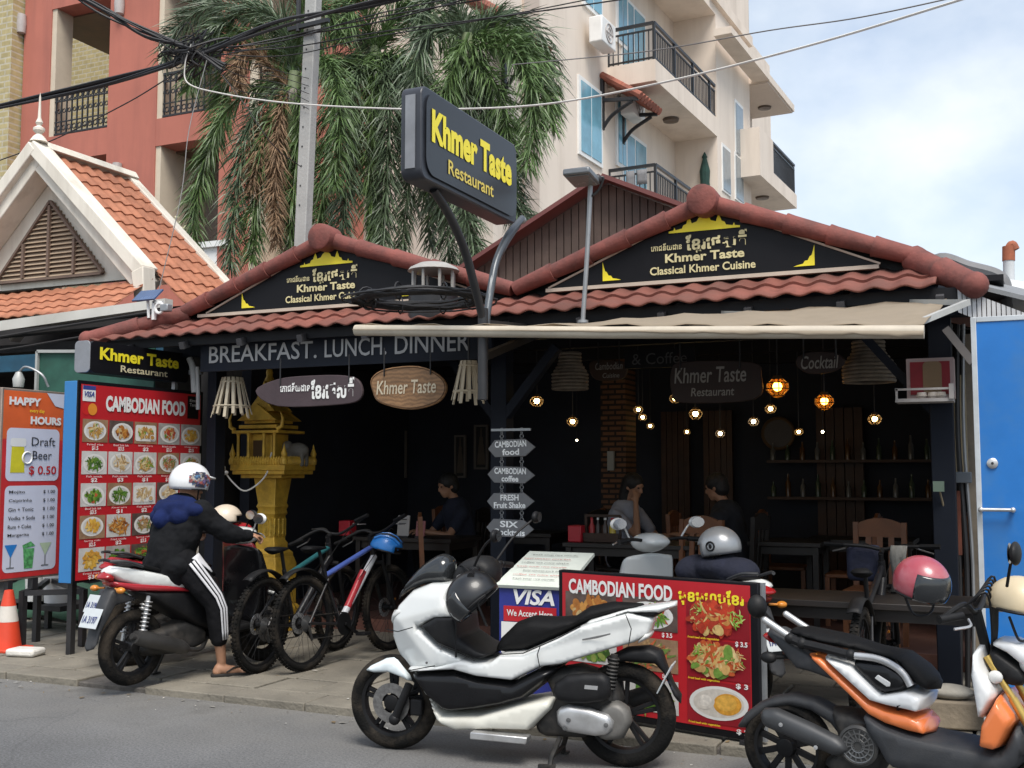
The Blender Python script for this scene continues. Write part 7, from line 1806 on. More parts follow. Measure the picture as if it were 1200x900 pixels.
for hp, kn, an in ((hipR, kneeR, ankR), (hipL, kneeL, ankL)): limb(mb, [hp, hp.lerp(kn, .5), kn], [.085, .075, .055]); limb(mb, [kn, kn.lerp(an, .35) + (kn - an).orthogonal() * .0, an], [.054, .054, .034])
for sh, el, wr in ((shR, elR, wrR), (shL, elL, wrL)): limb(mb, [sh, el], [.055, .042]); limb(mb, [el, wr], [.042, .028])
fx = RF.M.to_3x3()
footdir = (fx @ Vector((.85, -.52, 0))).normalized()
for an, fd in ((ankR, footdir), (ankL, (fx @ Vector((1, .05, 0))).normalized())):
    s_ = Vector((-fd.y, fd.x, 0)); b = an - Vector((0, 0, .065))
    mb.ball(b - fd * .03, (.036, .036, .036)); limb(mb, [b - fd * .02 + Vector((0, 0, .02)), b + fd * .08, b + fd * .155], [.038, .036, .026])
    for k in range(5):
        o = s_ * (-.034 + .017 * k); ln_ = (.215, .222, .216, .205, .19)[k] if True else 0
        mb.tube([b + fd * .14 + o * .9 - Vector((0, 0, .012)), b + fd * (ln_ - .02) + o - Vector((0, 0, .02))], [.012, .0085], 7); mb.ball(b + fd * (ln_ - .02) + o - Vector((0, 0, .02)), .0088, nu=8, nv=5)
hand(mb, wrR, RP(.88, -.33, 1.01) - wrR, fx @ Vector((.3, 0, -1)), 1.1, 1.0, 1); hand(mb, wrL, RP(.88, .33, 1.01) - wrL, fx @ Vector((.3, 0, -1)), 1.1, 1.0, -1)
fuse(mb.build('body', M_skin, person), .009, 3)
eyes(hd, RP(1, 0, -.1) - RP(0, 0, 0), person)
mb = MB()
limb(mb, [RP(.31, 0, .80), RP(.33, 0, .95), RP(.38, 0, 1.09), RP(.41, 0, 1.21)], [.180, .175, .178, .14], 16)
for s_ in (-1, 1): mb.ball(RP(.41, s_ * .12, 1.17), (.12, .12, .11)); mb.ball(RP(.36, s_ * .09, 1.05), (.13, .13, .15)); mb.ball(RP(.30, s_ * .08, .82), (.14, .13, .10))
for sh, el, wr in ((shR, elR, wrR), (shL, elL, wrL)): limb(mb, [sh, sh.lerp(el, .5) + Vector((0, 0, -.01)), el], [.092, .082, .070]); limb(mb, [el, el.lerp(wr, .5), wr.lerp(el, .06)], [.072, .062, .046])
folds(fuse(mb.build('jacket', M_jacket, person), .011, 3), .035, .11)
mb = MB()
limb(mb, [RP(.43, -.15, 1.235), RP(.31, -.09, 1.235), RP(.27, 0, 1.22), RP(.31, .09, 1.235), RP(.43, .15, 1.235)], [.045, .060, .068, .060, .045])
limb(mb, [RP(.40, -.12, 1.27), RP(.35, 0, 1.285), RP(.40, .12, 1.27)], [.04, .05, .04]); mb.ball(RP(.275, 0, 1.15), (.075, .13, .09)); mb.ball(RP(.40, -.17, 1.215), (.10, .105, .06)); mb.ball(RP(.40, .17, 1.215), (.10, .105, .06)); mb.ball(RP(.31, -.11, 1.17), (.08, .09, .07)); mb.ball(RP(.31, .11, 1.17), (.08, .09, .07))
folds(fuse(mb.build('hood', M_hood, person), .011, 8), .014, .11)
mb = MB()
mb.ball(RP(.33, 0, .80), (.16, .16, .10))
ank_cut = .30
for hp, kn, an in ((hipR, kneeR, ankR), (hipL, kneeL, ankL)):
    e = kn.lerp(an, .60)
    limb(mb, [hp, hp.lerp(kn, .5), kn], [.112, .102, .082]); limb(mb, [kn, kn.lerp(e, .5), e], [.082, .075, .066])
folds(fuse(mb.build('trousers', M_trous, person), .011, 3), .016, .09)
mb = MB()
out_ = (fx @ Vector((-.12, -1, .12))).normalized()
for k in (-1, 0, 1):
    e = kneeR.lerp(ankR, .59); P, n_ = [], 14
    side = (fx @ Vector((.8, 0, .25))).normalized()
    pts = [hipR.lerp(kneeR, t) for t in (.15, .35, .55, .75, .92)] + [kneeR.lerp(e, t) for t in (.12, .35, .6, .8, 1.0)]
    rr = [.112, .108, .103, .096, .088] + [.083, .080, .076, .072, .068]
    vs = []
    for p, r_ in zip(pts, rr):
        ax_ = (kneeR - hipR) if pts.index(p) < 5 else (e - kneeR)
        ax_ = ax_.normalized(); o_ = (out_ - ax_ * out_.dot(ax_)).normalized(); sd_ = ax_.cross(o_)
        a0 = k * .25
        for a in (a0 - .075, a0 + .075): vs.append(p + (o_ * math.cos(a) + sd_ * math.sin(a)) * (r_ + .012))
    mb = MB(); mb.add(vs, [(2 * i, 2 * i + 2, 2 * i + 3, 2 * i + 1) for i in range(len(pts) - 1)]); mb.build('trouser_stripe', M_stripe, person, smooth=180, solid=.006)
# pale panel on the thigh
vs = []
for i in range(7):
    t = .10 + .42 * i / 6; p = hipR.lerp(kneeR, t); ax_ = (kneeR - hipR).normalized(); o_ = (out_ - ax_ * out_.dot(ax_)).normalized(); sd_ = ax_.cross(o_)
    for j in range(5):
        a = -.95 + .40 * (1 - i / 9) * j / 1.6 - .1; vs.append(p + (o_ * math.cos(a) + sd_ * math.sin(a)) * (.124 - .012 * t))
mb = MB(); mb.add(vs, [(i * 5 + j, (i + 1) * 5 + j, (i + 1) * 5 + j + 1, i * 5 + j + 1) for i in range(6) for j in range(4)]); mb.build('trouser_panel', M_stripe, person, smooth=180, solid=.006)
for an, fd in ((ankR, footdir),):
    b = Vector((an.x, an.y, PAVE + .012)); s_ = Vector((-fd.y, fd.x, 0))
    o = []
    for t, w in ((-.075, .022), (-.05, .036), (.0, .036), (.08, .042), (.15, .048), (.20, .038), (.225, .018)): o.append((t, w))
    poly = [b + fd * t + s_ * w for t, w in o] + [b + fd * t - s_ * w for t, w in o[::-1]]
    mb = MB(); mb.prism([p - Vector((0, 0, .012)) for p in poly], (0, 0, .020)); so = mb.build('sandal', M_sole, person, bevel=.004)
    mb = MB(); p0 = b + fd * .155 + Vector((0, 0, .035))
    for k in (-1, 1): mb.tube(curve3([p0 + Vector((0, 0, -.005)), b + fd * .10 + s_ * .03 * k + Vector((0, 0, .052)), b + fd * .03 + s_ * .042 * k + Vector((0, 0, .018))]), .006, 6)
    mb.build('strap', M_sole, so)
# helmet on the head, with a coloured patch on its side
hr = Matrix.Rotation(RF.ang - R(6), 3, 'Z') @ Matrix.Rotation(R(4), 3, 'Y')
hroot = bpy.data.objects.new('helmet', None); COL.objects.link(hroot); hroot.parent = person; MW[hroot] = MW[person].copy()
def flower(F_, r, root):
    mb_ = MB(F_); vs = []
    for i in range(9):
        for j in range(9):
            th = 1.05 + .80 * i / 8; a = -2.15 + 1.25 * j / 8
            vs.append((r * 1.12 * 1.06 * math.sin(th) * math.cos(a), r * .98 * 1.06 * math.sin(th) * math.sin(a), r * 1.04 * 1.06 * math.cos(th)))
    mb_.add(vs, [(i * 9 + j, (i + 1) * 9 + j, (i + 1) * 9 + j + 1, i * 9 + j + 1) for i in range(8) for j in range(8) if (i - 3.5) ** 2 + (j - 3.5) ** 2 < 15])
    mb_.build('decal', blotch_mat('decal_print', [(.03, .05, .12), (.10, .22, .38), (.45, .12, .10), (.06, .06, .07), (.5, .45, .4), (.16, .12, .25)], 40), root, smooth=180)
helmet('helmet', None, hd + Vector((0, 0, .035)), .136, mat('white_shell', (.70, .71, .72), .25, var=.03, coat=.4), hr, peak=mat('peak_white', (.66, .67, .68), .3), drop=1.98, parent=hroot, decal=flower)
if hroot.type == 'EMPTY': hroot.empty_display_size = .1

# ---- diners inside
def diner(label, c, face, shirt, hairlen, pose, scale=1.0, seat=.46):
    """seated person: c = point on the floor below the hips, face = heading angle"""
    M_ = Matrix.Translation(Vector(c)) @ Matrix.Rotation(face, 4, 'Z') @ Matrix.Scale(scale, 4)
    P = lambda x, y, z: M_ @ Vector((x, y, z)); d3 = lambda x, y, z: (M_.to_3x3() @ Vector((x, y, z)))
    t = thing('person', label, 'person', c)
    z0 = seat + .09
    hipz = z0; ne = P(.08, 0, z0 + .56); hc = P(.15, 0, z0 + .70)
    body = MB(); head(body, hc, d3(1, 0, -.25))
    limb(body, [hc - Vector((0, 0, .05)), ne, P(.05, 0, z0 + .45)], [.05, .052, .07]); limb(body, [P(0, 0, z0), P(.0, 0, z0 + .2), P(.05, 0, z0 + .42)], [.13, .125, .14])
    cl = MB(); limb(cl, [P(-.01, 0, z0 - .02), P(-.01, 0, z0 + .2), P(.05, 0, z0 + .44)], [.155, .15, .155], 16)
    for s_ in (-1, 1): cl.ball(P(.05, s_ * .12, z0 + .42), .095)
    tr = MB()
    for s_ in (-1, 1):
        kn = P(.42, s_ * .12, z0 + .02); an = P(.40, s_ * .12, .09)
        limb(tr, [P(0, s_ * .09, z0), kn], [.10, .075]); limb(tr, [kn, an], [.075, .055]); limb(body, [kn, an], [.05, .035])
        limb(body, [an, P(.50, s_ * .12, .035)], [.035, .03])
        sh = P(.06, s_ * .18, z0 + .42)
        if pose == 'hand_to_face' and s_ == -1: el = P(.36, s_ * .22, z0 + .24); wr = P(.27, s_ * .12, z0 + .54)
        elif pose == 'forward': el = P(.26, s_ * .24, z0 + .19); wr = P(.50, s_ * .14, z0 + .25)
        else: el = P(.24, s_ * .26, z0 + .19); wr = P(.45, s_ * .10, z0 + .23)
        limb(body, [sh, el], [.048, .038]); limb(body, [el, wr], [.038, .026]); limb(cl, [sh, sh.lerp(el, .62)], [.075, .064])
        up = pose == 'hand_to_face' and s_ == -1
        hand(body, wr, d3(-.1, .2, 1) if up else d3(1, -s_ * .3, -.05), d3(-1, .4, .2) if up else d3(0, 0, -1), .6, .95, s_)
    fuse(body.build('body', M_skin, t), .011, 3); eyes(hc, d3(1, 0, -.25), t)
    folds(fuse(cl.build('shirt', shirt, t), .014, 3), .025, .10); fuse(tr.build('trousers', M_trous, t), .014, 3)
    h = MB(); f = d3(1, 0, -.25).normalized(); s2 = Vector((0, 0, 1)).cross(f).normalized(); u = f.cross(s2); rot = Matrix((f, s2, u)).transposed()
    h.ball(hc + u * .035 - f * .016, Vector((.112, .094, .100)) * scale, rot); h.ball(hc - f * .05 - u * .02, Vector((.075, .085, .09)) * scale, rot)
    if hairlen: limb(h, [hc - f * .06, hc - f * .10 - Vector((0, 0, .14)), hc - f * .11 - Vector((0, 0, .26))], [.08, .075, .05])
    fuse(h.build('hair', M_hair, t), .012, 3)
    return t
# ================================================================== inside and under the roof
M_bamboo = mat('bamboo_slat', (.52, .45, .33), .6, var=.15, vs=6)
M_rattan = mat('rattan_weave', (.20, .165, .125), .7, var=.3, vs=12, bump=.3, bs=40)
M_tablew = mat('dark_table', (.018, .014, .012), .45, var=.3, vs=4)
M_chairw = mat('chair_wood', (.20, .075, .028), .45, var=.25, vs=5)
M_goldpaint = mat('gold_paint', (.62, .385, .05), .42, .25, var=.25, vs=6, bump=.2, bs=50, dirt=(.12, .07, .02), dirt_amt=.45, ds=8)
M_bulb = mat('bulb_glow', (1, .85, .5), .5, emit=(1.0, .70, .28), es=13.0)
M_bulbw = mat('bulb_glow_white', (1, .95, .85), .5, emit=(1.0, .86, .58), es=11.0)
M_cage = mat('lantern_cage', (.10, .055, .02), .6, var=.2)
# hanging lanterns
M_amberg = mat('amber_glass', (.85, .50, .16), .25, var=.2)
add_transparent(M_amberg, .9)
def lantern(px, py, v, r, label, white=False, cage=True, amber=False, group='small lit lanterns hung in rows'):
    c = av(px, py, v)
    r *= .78; t = thing('hanging_lantern', label, 'lamp', c, 0, group)
    MB().ball(c, r * (.40 if cage else .5), nu=12, nv=8).build('bulb', M_bulbw if white else M_bulb, t)
    MB().tube([c + Vector((0, 0, r * .9)), (c.x, c.y, 2.83)], .005, 5).build('cord', M_iron, t)
    MB().lathe([(r * .35, r * .95), (r * .5, r * .62), (r * .48, r * .6), (0, r * .9)], c, n=14).build('cap', M_cage, t)
    if amber:
        m = MB(); m.lathe([(r * .45, r * .62), (r * .85, r * .25), (r * .92, -r * .15), (r * .6, -r * .75), (r * .2, -r * .95)], c, n=20); m.build('amber_bowl', M_amberg, t)
    if cage:
        m = MB()
        for k in range(10):
            a = 2 * math.pi * k / 10; m.tube([c + Vector((q * math.cos(a), q * math.sin(a), h)) for q, h in ((r * .45, r * .7), (r * .95, r * .25), (r * .98, -r * .25), (r * .45, -r * .8))], r * .05, 4)
        for q, h in ((r * .93, r * .3), (r * .98, -r * .2), (r * .5, -r * .78)): m.ring(c + Vector((0, 0, h)), q, r * .05, (0, 0, 1), 18, 4)
        m.build('cage', M_cage, t)
    return t
rows = [(629, 470, 9.6, .085, 0, 1), (671, 494, 10.2, .075, 0, 1), (748, 480, 10.0, .06, 0, 1), (753, 489, 10.8, .06, 0, 1), (762, 499, 11.4, .055, 0, 1), (791, 467, 9.9, .07, 0, 1), (815, 485, 10.2, .085, 0, 1), (805, 506, 11.6, .05, 0, 1),
        (844, 508, 11.0, .065, 1, 1), (883, 494, 10.2, .065, 1, 1), (903, 479, 9.8, .065, 0, 1), (936, 506, 10.8, .055, 0, 1), (964, 506, 11.6, .035, 1, 0), (1025, 491, 9.9, .075, 0, 1), (676, 516, 12.2, .03, 1, 0)]
for px, py, v, r, w, cg in rows: lantern(px, py, v, r, 'small round lantern with a glowing bulb hung under the dark ceiling', w, cg)
lantern(911, 453, 9.0, .12, 'tall amber glass lantern, largest of the lit lamps, right of the brown hanging board', amber=True, group=None)
lantern(966, 470, 9.2, .10, 'round amber glass lantern lit from inside, between the tall lantern and the woven shade', amber=True, group=None)
for nm in (MATS['lantern_cage'],): pass
# woven lampshades
def woven(px, py, v, w, h, label):
    c = av(px, py, v); t = thing('woven_lampshade', label, 'lampshade', c)
    m = MB(); n = 11
    for i in range(n):
        z = h / 2 - h * i / (n - 1); f = i / (n - 1)
        q = w * (.32 + .18 * min(1, max(0, (f - .28) * 3.2))) if f > .28 else w * .30
        m.ring(c + Vector((0, 0, z)), q, h / n * .52, (0, 0, 1), 28, 6)
    m.build('shade', M_rattan, t)
    MB().tube([c + Vector((0, 0, h / 2)), (c.x, c.y, 2.83)], .006, 5).build('cord', M_iron, t)
woven(668, 435, 8.9, .30, .30, 'grey woven bottle shaped lampshade left of the brick pillar')
woven(1018, 424, 8.9, .38, .30, 'large woven rattan lampshade at the right under the awning end')
def slatlamp(px, py, v, w0, w1, h, n, label):
    c = av(px, py, v); t = thing('slat_lampshade', label, 'lampshade', c)
    m = MB()
    for k in range(n):
        a = 2 * math.pi * k / n; m.bar(c + Vector((w0 * math.cos(a), w0 * math.sin(a), h / 2)), c + Vector((w1 * math.cos(a), w1 * math.sin(a), -h / 2 - (.03 if k % 3 == 0 else 0))), .026, .006, up=(math.cos(a), math.sin(a), 0))
    m.ring(c + Vector((0, 0, h * .38)), w0 + (w1 - w0) * .12, .008, (0, 0, 1), 20, 5); m.ring(c + Vector((0, 0, -h * .28)), w0 + (w1 - w0) * .78, .008, (0, 0, 1), 20, 5)
    m.build('shade', M_bamboo, t)
    MB().tube([c + Vector((0, 0, h / 2)), (c.x, c.y, 2.62)], .008, 5).build('cord', M_iron, t)
slatlamp(272, 464, 7.95, .09, .18, .33, 15, 'flared lampshade of pale bamboo slats above the gold spirit house')
slatlamp(549, 446, 7.5, .06, .13, .30, 12, 'narrow lampshade of pale bamboo slats beside the dinner lettering')
# framed pictures on the back wall, leaning shrine pictures
VB = 12.52
for x0, y0, x1, y1, lb in ((421, 485, 448, 545, 'framed temple picture in a pale frame, widest of the row on the dark left wall'), (460, 505, 476, 560, 'tall narrow framed picture between the widest frame and the next one'), (533, 510, 546, 560, 'narrow framed picture next to the middle post'), (556, 498, 572, 550, 'framed picture half behind the middle post')):
    a, b = av(x0, y0, VB), av(x1, y1, VB)
    t = thing('picture', lb, 'picture', ((a.x + b.x) / 2, VB, b.z))
    m = MB(); w = .025
    m.cube((a.x, VB - .02, b.z), (a.x + w, VB + .02, a.z)); m.cube((b.x - w, VB - .02, b.z), (b.x, VB + .02, a.z)); m.cube((a.x + w, VB - .018, a.z - w), (b.x - w, VB + .02, a.z)); m.cube((a.x + w, VB - .018, b.z), (b.x - w, VB + .02, b.z + w)); m.build('frame', mat('frame_grey', (.17, .15, .13), .6), t)
    m = MB(); m.cube((a.x + w, VB, b.z + w), (b.x - w, VB + .015, a.z - w)); m.build('picture_print', mat('dim_print', (.012, .012, .012), .5), t)
    F = frame_of((1, 0, 0), (0, 0, 1), ((a.x + b.x) / 2, VB - .001, b.z + .06)); m = MB(F)
    for k, (wd, h0, h1) in enumerate(((.6, 0, .25), (.45, .25, .45), (.3, .45, .62), (.14, .62, .82))): flat(m, [(-wd * (b.x - a.x) / 2, h0 * (a.z - b.z)), (wd * (b.x - a.x) / 2, h0 * (a.z - b.z)), (wd * .8 * (b.x - a.x) / 2, h1 * (a.z - b.z)), (-wd * .8 * (b.x - a.x) / 2, h1 * (a.z - b.z))], .002 + .001 * k)
    m.build('picture_motif', mat('dim_motif', (.11, .085, .06), .6), t)
# ---- spirit house
VS_ = 8.75
sc = av(320, 548, VS_); SX, SY, SZ = sc.x, VS_, sc.z
sp = thing('spirit_house', 'gold painted spirit house with spired roof on an ornate square pillar', 'shrine', (SX, SY, PAVE))
m = MB(); m.lathe([(.34, 0), (.34, .10), (.30, .12), (.30, .20), (.24, .24)], (SX, SY, PAVE), sides=4, rot0=R(45)); zb = av(318, 640, VS_).z
m.lathe([(.24, .24), (.24, zb - .22), (.21, zb - .15)], (SX, SY, PAVE), sides=4, rot0=R(45)); m.build('plinth', M_goldpaint, sp, bevel=.006)
m = MB(); m.lathe([(.21, zb - .16), (.205, zb - .06), (.150, zb - .02), (.155, zb + .03), (.128, zb + .06), (.128, SZ - .46), (.148, SZ - .44), (.136, SZ - .40), (.155, SZ - .37), (.138, SZ - .34), (.16, SZ - .22), (.18, SZ - .10)], (SX, SY, 0), sides=4, rot0=R(45)); m.build('pillar', M_goldpaint, sp, bevel=.005)
m = MB(); rnd = random.Random(7)
for i in range(9):
    for j in range(3):
        z = zb + .12 + (SZ - .5 - zb - .12) * i / 8.; x = SX - .066 + .066 * j
        m.ring((x, SY - .092, z), .022, .007, (0, 1, 0), 12, 5)
        m.ring((SX + .092, SY - .066 + .066 * j, z), .022, .007, (1, 0, 0), 12, 5)
m.build('relief', mat('gold_bright', (.55, .36, .05), .35, .4, var=.3, vs=20), sp)
pw, pd = .315, .25
m = MB(); m.box((SX, SY, SZ - .045), (pw * 1.9, pd * 1.9, .04)); m.box((SX, SY, SZ - .08), (pw * 1.5, pd * 1.5, .04)); m.box((SX, SY, SZ), (pw * 2, pd * 2, .055)); m.build('platform', M_goldpaint, sp, bevel=.006)
m = MB()
for i in range(22):
    t_ = -1 + 2 * i / 21
    for (x, y) in ((t_ * pw, -pd), (pw, t_ * pd), (-pw, t_ * pd)): m.lathe([(.012, 0), (.022, .03), (.010, .07), (0, .085)], (SX + x * .98, SY + y * .98, SZ + .026), n=6)
m.build('railing', M_goldpaint, sp)
for x, y in ((-1, -1), (1, -1), (1, 1), (-1, 1)):
    m = MB(); m.lathe([(.03, 0), (.035, .04), (.02, .07), (.03, .10), (.012, .15), (0, .20)], (SX + x * pw * .95, SY + y * pd * .95, SZ + .03), n=10); m.build('finial', M_goldpaint, sp)
hx = SX - .06
m = MB(); m.box((hx, SY, SZ + .17), (.28, .26, .30)); m.build('shrine_room', M_goldpaint, sp, bevel=.005)
m = MB(); m.box((hx, SY - .152, SZ + .15), (.12, .01, .22)); m.build('doorway', mat('gold_shadow', (.06, .03, .008), .8), sp)
for x in (-.21, -.09, .09, .21):
    m = MB(); m.lathe([(.022, 0), (.016, .03), (.014, .27), (.022, .30)], (hx + x, SY - .19, SZ + .03), n=10); m.build('column', M_goldpaint, sp)
m = MB()
zr = SZ + .34
for k, (w, h) in enumerate(((.54, .04), (.44, .05), (.36, .05))): m.box((hx, SY, zr + k * .05), (w, w * .8, h * .7))
for w, z0_, hh in ((.46, zr + .11, .16), (.32, zr + .20, .18), (.20, zr + .30, .20)):
    for s_ in (-1, 1): m.prism([(hx - w / 2, SY + s_ * w * .42, z0_), (hx + w / 2, SY + s_ * w * .42, z0_), (hx, SY + s_ * w * .42, z0_ + hh)], (0, .03, 0))
    m.prism([(hx - w / 2, SY - w * .4, z0_), (hx + w / 2, SY - w * .4, z0_), (hx, SY - w * .4, z0_ + hh * .8)], (0, w * .8, 0))
m.lathe([(.06, zr + .44), (.05, zr + .50), (.03, zr + .55), (.035, zr + .58), (.012, zr + .66), (0, zr + .80)], (hx, SY, 0), n=10)
m.build('roof', M_goldpaint, sp, bevel=.004)
for x in (-1, 1):
    m = MB(); b = Vector((hx + x * .25, SY - .20, zr + .02)); m.tube(curve3([b, b + Vector((x * .05, 0, .03)), b + Vector((x * .06, 0, .10)), b + Vector((x * .03, 0, .17))]), [.02] * 7 + [.018, .016, .014, .012, .010, .009, .008, .007, .006, .005, .004][:12], 8) if False else m.tube([b, b + Vector((x * .05, 0, .03)), b + Vector((x * .06, 0, .10)), b + Vector((x * .03, 0, .17))], [.022, .018, .013, .004], 8); m.build('roof_horn', M_goldpaint, sp)
# small pale figures on the platform
m = MB(); e = Vector((SX + .25, SY + .05, SZ + .03)); m.ball(e + Vector((0, 0, .13)), (.12, .07, .08)); m.ball(e + Vector((-.12, 0, .17)), (.055, .05, .06))
for x, y in ((-.07, -.035), (.07, -.035), (-.07, .035), (.07, .035)): limb(m, [e + Vector((x, y, .10)), e + Vector((x, y, .0))], [.026, .024])
limb(m, [e + Vector((-.16, 0, .16)), e + Vector((-.19, 0, .10)), e + Vector((-.19, 0, .04))], [.022, .016, .010])
o = m.build('elephant_figure', mat('plaster_grey', (.14, .13, .11), .7, var=.2), loc=e); fuse(o, .008, 3); tag(o, 'little grey elephant figure standing on the right side of the spirit house platform', 'figurine')
# white speaker-like loud hailer and cord left of the spirit house
c = av(253, 545, 8.3)
t = thing('wall_lamp', 'cream and white lamp bracket with a hanging pale cord beside the rider helmet', 'lamp', c)
m = MB(); m.lathe([(.055, .02), (.06, .10), (.05, .16), (0, .165)], c, n=14); m.build('lamp_shade', mat('cream_plastic2', (.55, .50, .34), .5), t)
m = MB(); m.ball(c + Vector((.02, 0, -.03)), (.085, .05, .05)); m.ball(c + Vector((.09, 0, -.07)), (.05, .04, .025)); m.build('bracket', M_whitep, t)
m = MB(); m.tube(curve3([c + Vector((.08, 0, -.03)), c + Vector((.16, .05, -.16)), c + Vector((.28, .1, -.24)), c + Vector((.42, .2, -.10)), c + Vector((.45, .25, .12))]), .008, 6); m.build('cord', M_cablew, t)
# ---- red wall shrine on the right post
VR = 8.02
a, b = av(1062, 421, VR), av(1119, 466, VR)
t = thing('wall_shrine', 'small red open fronted wall shrine with a grey shelf on the right post', 'shrine', ((a.x + b.x) / 2, VR, b.z))
m = MB(); m.cube((a.x, VR - .02, b.z), (b.x, VR + .16, a.z)); m.cube((a.x, VR - .2, b.z - .01), (a.x + .015, VR - .021, a.z)) if False else None; m.build('case', mat('shrine_frame', (.42, .33, .32), .6, var=.15), t)
m = MB(); m.cube((a.x + .025, VR - .03, b.z + .025), (b.x - .025, VR - .021, a.z - .025)); m.build('red_back', mat('shrine_red', (.24, .012, .022), .6, var=.15), t)
m = MB(); F = frame_of((1, 0, 0), (0, 0, 1), ((a.x + b.x) / 2 + .01, VR - .031, b.z + .03)); flat(m, rrect(-.055, 0, .065, .22, .03), .003); m.m = F; m2_ = MB(F); flat(m2_, rrect(-.055, 0, .065, .22, .03), .003); m2_.build('niche', mat('shrine_niche', (.24, .16, .09), .7), t)
m = MB(); m.cube((a.x - .06, VR - .22, b.z - .035), (b.x, VR - .0, b.z - .012)); m.bar((a.x - .06, VR - .22, b.z + .05), (b.x, VR - .22, b.z + .05), .014); m.bar((a.x - .05, VR - .22, b.z - .02), (a.x - .05, VR - .22, b.z + .06), .014); m.bar((b.x - .01, VR - .22, b.z - .02), (b.x - .01, VR - .22, b.z + .08), .03); m.bar((b.x - .01, VR - .22, b.z + .05), (b.x - .01, VR - .02, b.z + .05), .03); m.build('shelf', mat('shelf_grey', (.40, .38, .37), .6), t)
m = MB()
for x in (-.05, .02, .07): m.lathe([(.02, 0), (.035, .02), (.03, .045), (.0, .045)], ((a.x + b.x) / 2 + x, VR - .12, b.z - .012), n=12)
o = m.build('offering_cups', mat('cup_white', (.6, .55, .5), .4), t)
# ---- tables and chairs
def table(label, c, w, d, h=.75, group=None, m_=None):
    t = thing('table', label, 'table', c, 0, group); c = Vector(c); m_ = m_ or M_tablew
    MB().box(c + Vector((0, 0, h - .02)), (w, d, .04)).build('table_top', m_, t, bevel=.004)
    for x in (-1, 1):
        for y in (-1, 1): MB().bar(c + Vector((x * (w / 2 - .05), y * (d / 2 - .05), 0)), c + Vector((x * (w / 2 - .05), y * (d / 2 - .05), h - .04)), .05).build('leg', m_, t)
    MB().box(c + Vector((0, 0, h - .08)), (w - .1, d - .1, .07)).build('apron', m_, t)
    return t
def chair(label, c, rz, group=None, m_=None):
    F_ = Matrix.Translation(Vector(c)) @ Matrix.Rotation(rz, 4, 'Z'); m_ = m_ or M_chairw
    t = thing('chair', label, 'chair', c, rz, group)
    MB(F_).box((0, 0, .45), (.42, .42, .035)).build('seat', m_, t, bevel=.008)
    for x in (-.19, .19): MB(F_).bar((x, .19, 0), (x, .19, .435), .04).build('leg', m_, t); MB(F_).bar((x, -.19, 0), (x, -.24, .98), .04).build('leg', m_, t)
    n = 8; vs = []
    q = MB(F_)
    for i in range(n):
        a0, a1 = -.19 + .38 * i / n, -.19 + .38 * (i + 1) / n
        f = lambda x: .055 * (1 - (x / .19) ** 2)
        q.prism([(a0, -.255, .86), (a1, -.255, .86), (a1, -.255, .96 + f(a1)), (a0, -.255, .96 + f(a0))], (0, .03, 0))
    q.build('top_rail', m_, t)
    for x in (-.09, 0, .09): MB(F_).bar((x, -.20, .47), (x, -.235, .86), .045, .014, up=(0, 1, 0)).build('slat', m_, t)
    MB(F_).bar((-.19, -.19, .22), (.19, -.19, .22), .025).build('stretcher', m_, t); MB(F_).bar((-.19, .19, .22), (.19, .19, .22), .025).build('stretcher', m_, t)
    return t
def onfloor(px, py, v): p = av(px, py, v); return Vector((p.x, v, FZR))
T1 = onfloor(735, 640, 9.75); table('dark table where the diner in the pale shirt sits', T1 + Vector((.12, 0, 0)), 1.25, .7)
T2 = onfloor(500, 640, 9.75); table('dark table with a red tissue box behind the bicycles', T2 + Vector((-.1, 0, 0)), 1.1, .7)
T3 = av(945, 690, 7.25); T3 = Vector((T3.x, 7.3, PAVE)); table('long low dark table behind the orange scooter', T3 + Vector((.35, .1, 0)), 1.5, .65, .70)
chair('orange brown wooden chair behind the white maxi scooter, nearest the blue bicycle helmet', onfloor(522, 640, 9.2), R(-60))
chair('tall wooden chair with arched back behind the pink helmet', onfloor(1025, 660, 9.25), R(175))
q = onfloor(806, 640, 9.15); chair('wooden chair behind the cream scooter, beside the diner in the pale shirt', q, R(165))
ZT = FZR + .75
# red tissue boxes, caddy and cards
def tissue(px, v, label):
    p = av(px, 640, v); c = Vector((p.x, v, ZT)); t = thing('tissue_box', label, 'box', c)
    MB().box(c + Vector((0, 0, .075)), (.13, .13, .15)).build('box', mat('tissue_red', (.50, .015, .03), .35, var=.05), t, bevel=.008)
    MB().lathe([(.035, 0), (.03, .004), (0, .004)], c + Vector((0, 0, .15)), n=14).build('lid', mat('tissue_lid', (.3, .01, .02), .4), t)
tissue(676, 9.55, 'bright red tissue box left of the condiment caddy'); tissue(407, 9.55, 'bright red tissue box seen between the bicycle handlebars')
p = av(707, 640, 9.6); c = Vector((p.x, 9.6, ZT))
t = thing('condiment_caddy', 'dark wooden caddy of sauce bottles on the table by the brick pillar', 'caddy', c)
m = MB(); m.box(c + Vector((0, 0, .02)), (.34, .14, .03)); [m.bar(c + Vector((x, 0, 0)), c + Vector((x, 0, .24)), .02) for x in (-.165, .165)]; m.bar(c + Vector((-.165, 0, .24)), c + Vector((.165, 0, .24)), .022); m.box(c + Vector((0, -.07, .06)), (.34, .012, .05)); m.build('rack', mat('caddy_wood', (.05, .025, .015), .6), t)
